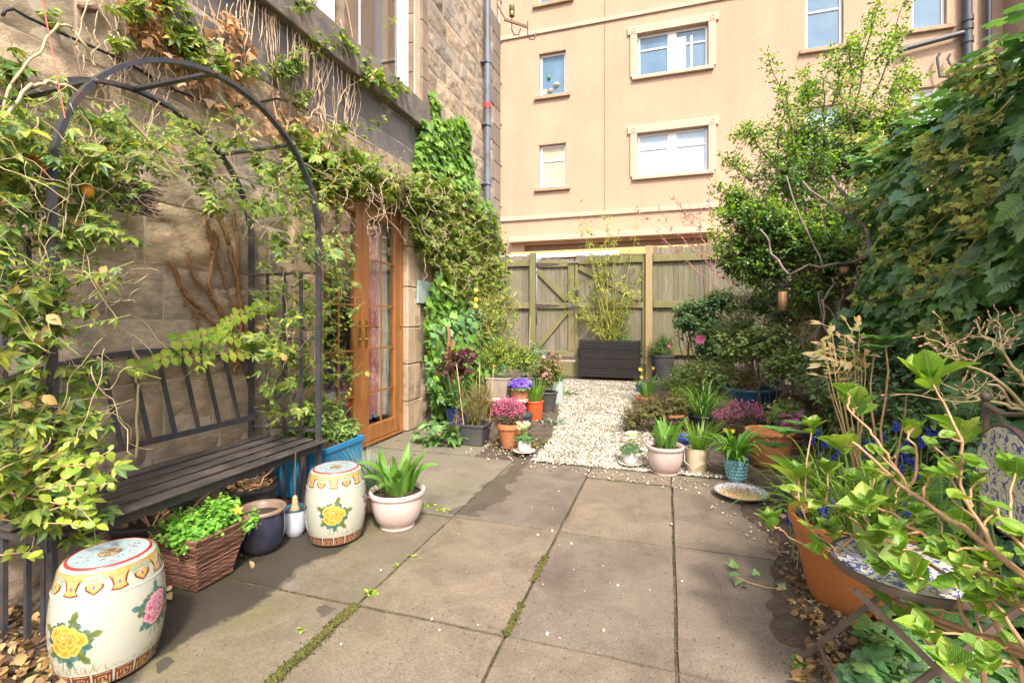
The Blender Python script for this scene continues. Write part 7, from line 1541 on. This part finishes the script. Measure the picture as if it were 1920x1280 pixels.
# ------------------------------------------------------------------ trees and shrubs on the right
def limb(mb, a, b, r0, r1, amp=.08, n=8): pts = wobble(a, b, n, amp, rg); mb.tube(pts, [r0+(r1-r0)*i/n for i in range(n+1)], 7); return pts
tree = thing('evergreen_tree', 'small glossy leaved tree with tall spiky shoots rising above the fence', 'tree', (1.7, 5.6, 0)); TB = Vector((1.72, 5.6, 0))
m_ = MB(); tr1 = limb(m_, TB, Vector((1.62, 5.6, 1.5)), .06, .045, .06); m_.build('trunk', S_GREY, tree, smooth=True)
m_ = MB(); P1 = []; O1 = []
def B(px, py, d): return D(px, py, d)
blobs_px = [(1480, 330, 5.6, .62, .55, .5, 1.2), (1560, 290, 5.8, .62, .55, .45, 1.2), (1410, 400, 5.4, .42, .4, .32, .7), (1640, 300, 5.6, .5, .5, .5, 1), (1530, 420, 5.4, .55, .5, .4, 1), (1440, 500, 5.3, .4, .4, .35, .6), (1600, 230, 5.8, .35, .35, .3, .5), (1500, 250, 5.8, .35, .3, .25, .4), (1380, 370, 5.5, .2, .25, .2, .2), (1590, 400, 5.5, .4, .5, .4, .6), (1690, 230, 5.5, .3, .3, .25, .3), (1620, 480, 5.3, .4, .4, .3, .35), (1400, 480, 5.4, .42, .35, .35, .8), (1480, 450, 5.1, .45, .35, .35, .9), (1560, 470, 4.9, .42, .35, .35, .8), (1520, 540, 5.0, .4, .35, .3, .6), (1650, 400, 5.2, .35, .4, .35, .5), (1440, 420, 5.2, .4, .35, .3, .6)]
blobs = []; 
for a, b, d, rx, ry, rz, w_ in blobs_px: c = B(a, b, d); blobs.append((c.x, c.y, c.z, rx*.92, ry, rz*.92, w_)); limb(m_, tr1[-2], c, .03, .008, .12)
lb = LB(240); sb = LB(241); nw = LB(242); rng = lb.rng
P, o = in_blobs(rng, blobs, 5200, .5); twigs(lb, sb, P, o, 8, L_SMALL, (.03, .052), .17, .5, 1, 0, .0022)
m = (rng.random(len(P)) < .4) & (o[:, 2] > -.1); nd_ = nrm(np.array([0, 0, 1.0])+rnd_dirs(rng, m.sum())*.5)
for k in range(4): nw.inst(L_SMALL, P[m]+o[m]*.03, nrm(rnd_dirs(rng, m.sum())+np.array([0, 0, .6])), nrm(nd_+rnd_dirs(rng, m.sum())*.6), .03+.02*rng.random(m.sum()))
spires = [((1440, 330), (1442, 100)), ((1500, 300), (1440, 105)), ((1540, 260), (1560, 95)), ((1600, 210), (1650, 0)), ((1620, 220), (1702, -10)), ((1560, 200), (1640, 20)), ((1660, 240), (1700, 120)), ((1430, 250), (1385, 250)), ((1470, 330), (1400, 245)), ((1650, 260), (1680, 150)), ((1590, 230), (1570, 110)), ((1440, 420), (1340, 350)), ((1700, 250), (1760, 190)), ((1500, 200), (1520, 165)), ((1600, 150), (1590, 80)), ((1640, 120), (1690, 60)), ((1460, 280), (1470, 170)), ((1530, 230), (1500, 140)), ((1410, 340), (1360, 300)), ((1400, 400), (1345, 400)), ((1680, 220), (1720, 150)), ((1390, 470), (1340, 440))]
for a, b in spires[1:]:
    d = rg.uniform(5.4, 5.8); pa, pb = B(*a, d), B(*b, d-.1); pts = limb(m_, pa, pb, .012, .003, .05, 12)
    for i in range(1, 13):
        for j in range(9):
            q_ = np.array(pts[i][:])+rng.normal(size=3)*.02; dr = nrm(rng.normal(size=3)+np.array([0, 0, .4])); L = .13*(1-.5*i/13)
            for t_ in (.3, .6, .9, 1.05): (nw if rg.random() < .45 else lb).inst(L_SMALL, [q_+dr*L*t_*1.3], [nrm(rng.normal(size=3)+np.array([0, 0, 1]))], [nrm(dr+rng.normal(size=3)*.6)], [.028+.02*rng.random()])
lb.build('crown', G_TREE, tree); nw.build('fresh_shoots', G_NEW, tree); sb.build('twigs', S_BROWN, tree); m_.build('limbs', S_BROWN, tree, smooth=True)
# gnarled tree trunk & branches in front of the ivy
m_ = MB(); fr2 = thing('gnarled_fruit_tree', 'gnarled grey brown trunk with crooked side branches between shrubs and ivy', 'tree', V3(D(1665, 800, 4.0), 0)); b0 = Vector(V3(D(1665, 800, 4.0), 0))
tp_ = D(1660, 520, 4.0); a1 = limb(m_, b0, tp_, .045, .034, .05); m_.build('trunk', S_GREY, fr2, smooth=True); m_ = MB()
for pa, pb, r in ((tp_, D(1560, 330, 4.6), .04), (tp_, D(1630, 440, 4.3), .035), (D(1630, 440, 4.3), D(1505, 340, 4.8), .028), (D(1640, 470, 4.2), D(1480, 515, 4.5), .025), (D(1478, 515, 4.5), D(1425, 430, 4.7), .022), (D(1545, 512, 4.4), D(1475, 330, 4.8), .016), (D(1550, 640, 4.3), D(1560, 520, 4.4), .022), (D(1585, 650, 4.3), D(1540, 560, 4.4), .018), (D(1660, 560, 4.1), D(1605, 540, 4.0), .016), (D(1605, 540, 4.0), D(1608, 500, 4.0), .013), (D(1608, 500, 4.0), D(1640, 503, 4.0), .012), (D(1600, 620, 4.3), D(1580, 540, 4.4), .014), (D(1530, 640, 4.6), D(1535, 545, 4.6), .02)): limb(m_, pa, pb, r*.6, r*.35, .06, 7)
m_.build('branches', S_GREY, fr2, smooth=True)
def shrub(name, label, base, blobs, n, lpt, tm, size, L, gm_, stem=S_BROWN, seed=1, up=.5, cat='shrub', fl=None, main=5, mr=.012):
    t = thing(name, label, cat, base); lb = LB(seed); sb = LB(seed+1); P, o = in_blobs(lb.rng, blobs, n, .55); P[:, 2] = np.maximum(P[:, 2], .05); twigs(lb, sb, P, o, lpt, tm, size, L, up, 1, 0, .002)
    lb.build('foliage', gm_, t); sb.build('twigs', stem, t); m_ = MB()
    for b in blobs: 
        for k in range(main): limb(m_, Vector(base)+Vector((rg.uniform(-.08, .08), rg.uniform(-.08, .08), 0)), Vector(b[:3])+Vector((rg.uniform(-1, 1)*b[3]*.6, rg.uniform(-1, 1)*b[4]*.6, rg.uniform(0, 1)*b[5]*.5)), mr, .004, .08)
    m_.build('stems', stem, t, smooth=True)
    if fl:
        tmf, cnt, sz, fm, nm = fl; f = LB(seed+2); idx = f.rng.integers(0, len(P), cnt); f.inst(tmf, P[idx]+o[idx]*.02, nrm(o[idx]+np.array([-.2, -.8, .4])), rnd_dirs(f.rng, cnt), np.full(cnt, sz)); f.build(nm, fm, t)
    return t
def bl(px, py, d, rx, ry, rz, w_=1): c = D(px, py, d); return (c.x, c.y, c.z, rx, ry, rz, w_)
c = D(1310, 640, 7.6); ca = shrub('camellia', 'glossy dark camellia with single pink blooms near the gate post', (c.x, c.y, 0), [bl(1310, 590, 7.8, .42, .4, .36), bl(1345, 640, 7.2, .4, .4, .4), bl(1285, 590, 8, .22, .3, .28, .4), bl(1350, 560, 7.8, .3, .3, .22, .4)], 900, 5, L_OVAL, (.05, .085), .2, G_CAM, S_BROWN, 250)
f = LB(251); f.inst(flower(8, .4, -.3), [D(1313, 637, 6.75)[:], D(1313, 637, 6.77)[:], D(1255, 648, 7.3)[:]], [[-.2, -1, .3]]*3, [[0, 0, 1], [.5, 0, 1], [0, 0, 1]], [.16, .11, .06]); f.build('pink_bloom', FL_PINK, ca)
c = D(1430, 660, 5.2); shrub('rose_bush', 'broad green rose bush with reddish new growth in the middle border', (c.x, c.y, 0), [bl(1400, 640, 5.6, .42, .35, .28), bl(1450, 630, 5.4, .4, .35, .26), bl(1385, 610, 6.2, .36, .35, .26), bl(1465, 680, 4.9, .28, .25, .16, .5), bl(1500, 660, 5.0, .24, .25, .2, .5)], 800, 5, L_ROUND, (.026, .048), .16, G_ROSE, S_BROWN, 255, main=2, mr=.007, fl=(L_FLOW, 8, .04, FL_RED, 'red_buds'))
c = D(1365, 700, 6.4); shrub('leafy_shrub', 'light green leafy shrub below the camellia beside the pots', (c.x, c.y, 0), [bl(1345, 700, 6.0, .35, .3, .26), bl(1300, 700, 6.6, .3, .3, .22)], 420, 5, L_OVAL, (.035, .06), .15, G_ROSE, S_TAN, 260, main=3, mr=.006)
c = D(1420, 560, 6.8); shrub('mixed_shrub', 'tall loose shrub of fine leaves in front of the back fence', (c.x, c.y, 0), [bl(1420, 560, 6.6, .38, .4, .28), bl(1470, 570, 6.2, .32, .4, .28), bl(1530, 570, 5.6, .3, .4, .3, .6), bl(1590, 600, 4.9, .25, .3, .25, .5)], 800, 5, L_SMALL, (.03, .055), .2, G_TREE, S_BROWN, 263, main=2)
c = D(1600, 760, 3.4); shrub('border_shrub', 'dark green filler shrub growing at the foot of the ivy', (c.x, c.y, 0), [bl(1600, 740, 3.6, .3, .3, .25), bl(1700, 780, 3.0, .3, .35, .28), bl(1560, 700, 4.2, .35, .3, .3), bl(1800, 850, 2.4, .2, .4, .3), bl(1650, 690, 3.7, .3, .3, .25), bl(1640, 840, 2.9, .25, .3, .2)], 1300, 5, L_OVAL, (.028, .05), .14, G_CAM, S_BROWN, 266)
c = D(1330, 500, 7.6); t = shrub('bare_berry_shrub', 'nearly bare arching shrub with reddish seed heads above the fence', (c.x, c.y, 0), [bl(1290, 400, 7.8, .5, .3, .3)], 16, 2, L_SMALL, (.03, .04), .3, FL_MAUVE, S_BROWN, 269, main=1, mr=.006)
m_ = MB(); bb = LB(272)
for pa, pb in (((1370, 560), (1195, 396)), ((1370, 520), (1235, 392)), ((1350, 480), (1260, 370)), ((1340, 470), (1330, 330)), ((1380, 560), (1300, 440))):
    pts = limb(m_, D(*pa, 7.6), D(*pb, 7.8), .008, .003, .1, 9)
    for i in range(3, 10): n = 9; bb.inst(L_OCTA, np.array(pts[i][:])+bb.rng.normal(size=(n, 3))*.03, rnd_dirs(bb.rng, n), rnd_dirs(bb.rng, n), .015+.015*bb.rng.random(n))
m_.build('arching_twigs', S_TAN, t); bb.build('seed_heads', FL_MAUVE, t)
# ground ivy under the chair
gi = thing('ground_ivy', 'dark ivy spreading over the soil beneath the bistro chair', 'ground cover', (1.0, 1.6, 0)); lb = LB(280); rng = lb.rng
q_ = in_poly(rng, [(1640, 1130), (1700, 1090), (1900, 1060), (2050, 1100), (2000, 1330), (1600, 1330), (1590, 1230)], 700); P = np.array([G(a, b, .02+.09*rng.random())[:] for a, b in q_]); lb.inst(L_IVY, P, flatdirs(rng, len(P), .5), rnd_dirs(rng, len(P)), .05+.05*rng.random(len(P)))
q_ = in_poly(rng, [(1700, 900), (1900, 860), (1960, 1000), (1900, 1060), (1740, 1000)], 260); P = np.array([D(a, b, 2.2+rng.random()*.5)[:] for a, b in q_]); ivymass(lb, P, nrm(np.array([-.7, -.5, .6])+rnd_dirs(rng, len(P))*.4), (.06, .1)); lb.build('leaves', G_IVYD, gi)
si = thing('ivy_seedling', 'single small ivy sprig trailing over the slab near the large terracotta pot', 'plant', V3(G(1420, 1095), 0)); lb = LB(282); m_ = MB(); a, b = G(1375, 1090), G(1470, 1110); pts = wobble((a.x, a.y, .02), (b.x, b.y, .01), 6, .02, rg); m_.tube(pts, .0025, 5); m_.build('stem', S_TAN, si)
P = [G(1378, 1062, .03)[:], G(1385, 1085, .03)[:], G(1420, 1070, .04)[:], G(1372, 1072, .05)[:], G(1400, 1095, .02)[:], G(1465, 1100, .02)[:]]; lb.inst(L_IVY3, P, flatdirs(lb.rng, 6, .5), rnd_dirs(lb.rng, 6), np.array([.05, .045, .035, .04, .03, .035])); lb.build('leaves', G_IVYD, si)
# bird feeders
for (px, py, d, lab) in ((1467, 560, 4.6, 'dark wire peanut feeder hanging from the gnarled branch'), (1583, 505, 4.3, 'small seed tray feeder hanging nearer the ivy')):
    c = D(px, py, d); bf = thing('bird_feeder', lab, 'bird feeder', c, 'hanging bird feeders'); m_ = MB(); hh = .13 if px < 1500 else .05
    m_.lathe([(.001, hh+.02), (.06, hh), (.06, hh-.012), (.001, hh-.012)], c, 16); m_.lathe([(.001, -hh), (.055, -hh), (.06, -hh+.015), (.05, -hh+.015)], c, 16); m_.tube([c+Vector((0, 0, hh)), c+Vector((0, 0, hh+.14))], .002, 4)
    for k in range(10): a = k*.628; m_.tube([c+Vector((.045*math.cos(a), .045*math.sin(a), -hh)), c+Vector((.045*math.cos(a), .045*math.sin(a), hh))], .0015, 4)
    m_.build('cage', P_BLACK, bf, smooth=40); m_ = MB(); m_.lathe([(.035, -hh+.01), (.038, hh*.5), (.001, hh*.55)], c, 12); m_.build('seed', pm('peanuts', (.5,.3,.14), (.3,.14,.06), 60, .8, bmp=1), bf, smooth=True)
    if px > 1500: bf['label'] = lab

# low planting between the pots on the right, and a twiggy shrub at the left edge
for nm, lab, (px, py, d), r, n, tm, sz, gm_, f, sd_ in (('fern', 'fresh green feathery plant between the mauve heather and big blue tub', (1345, 760, 5.4), (.25, .2, .16), 260, L_THIN, (.025, .045), G_GRASS, None, 300),
      ('bedding_plant', 'low bright green plant with tiny pink flowers beside the brown trough', (1475, 770, 4.5), (.2, .2, .14), 220, L_OVAL, (.022, .04), G_ROSE, FL_ROSE, 303),
      ('spurge_plant', 'yellow green leafy plant behind the agapanthus pot', (1300, 742, 6.3), (.26, .2, .17), 240, L_OVAL, (.03, .05), G_LIME, None, 306),
      ('saxifrage', 'low cushion of small leaves with pink flowers near the conifer pot', (1262, 718, 7.4), (.24, .2, .14), 200, L_SMALL, (.025, .04), G_ROSE, FL_ROSE, 309),
      ('filler_plant', 'mid green leafy plant between terracotta pot and grape hyacinths', (1500, 880, 3.1), (.12, .14, .1), 160, L_OVAL, (.022, .036), G_TREE, None, 312)):
    c = D(px, py, d); zc_ = max(.12, c.z); shrub(nm, lab, (c.x, c.y, 0), [(c.x, c.y, zc_, *r, 1)], n, 5, tm, sz, .12, gm_, S_GREEN, sd_, .5, 'plant', fl=((L_FLOW, 22, .028, f, 'pink_flowers') if f else None), main=4, mr=.004)
ts = thing('twiggy_shrub', 'thin tan twigs with small bright leaves crossing the arbour foot at the left edge', 'shrub', (-2.1, .95, 0)); m_ = MB(); lb = LB(320); rng = lb.rng
for (a, b, c_, d_) in ((-20, 1000, 95, 880), (-30, 960, 60, 855), (-30, 935, 170, 905), (-20, 920, 165, 955), (-30, 885, 190, 868), (60, 930, 205, 845), (20, 905, 120, 840), (-30, 1040, 80, 1035), (80, 960, 205, 905), (120, 900, 180, 985), (-20, 970, 150, 985)):
    pa, pb = D(a, b, 1.62), D(c_, d_, 1.6); pts = wobble(pa, pb, 8, .01, rg); m_.tube(pts, [.0032-.0002*i for i in range(9)], 6)
    for i in range(3, 9):
        for k in range(2): dr = nrm(np.array([rng.normal(), rng.normal(), .5+rng.normal()])); lb.inst(L_OVAL, [pts[i][:]], [nrm(np.array([.5, -.5, .6])+rng.normal(size=3)*.4)], [dr], [.018+.022*rng.random()])
m_.tube(wobble((-2.15, .9, 0), D(-40, 960, 1.62), 6, .02, rg), .006, 6); m_.build('twigs', S_TAN, ts, smooth=True); lb.build('leaves', G_LIME, ts)
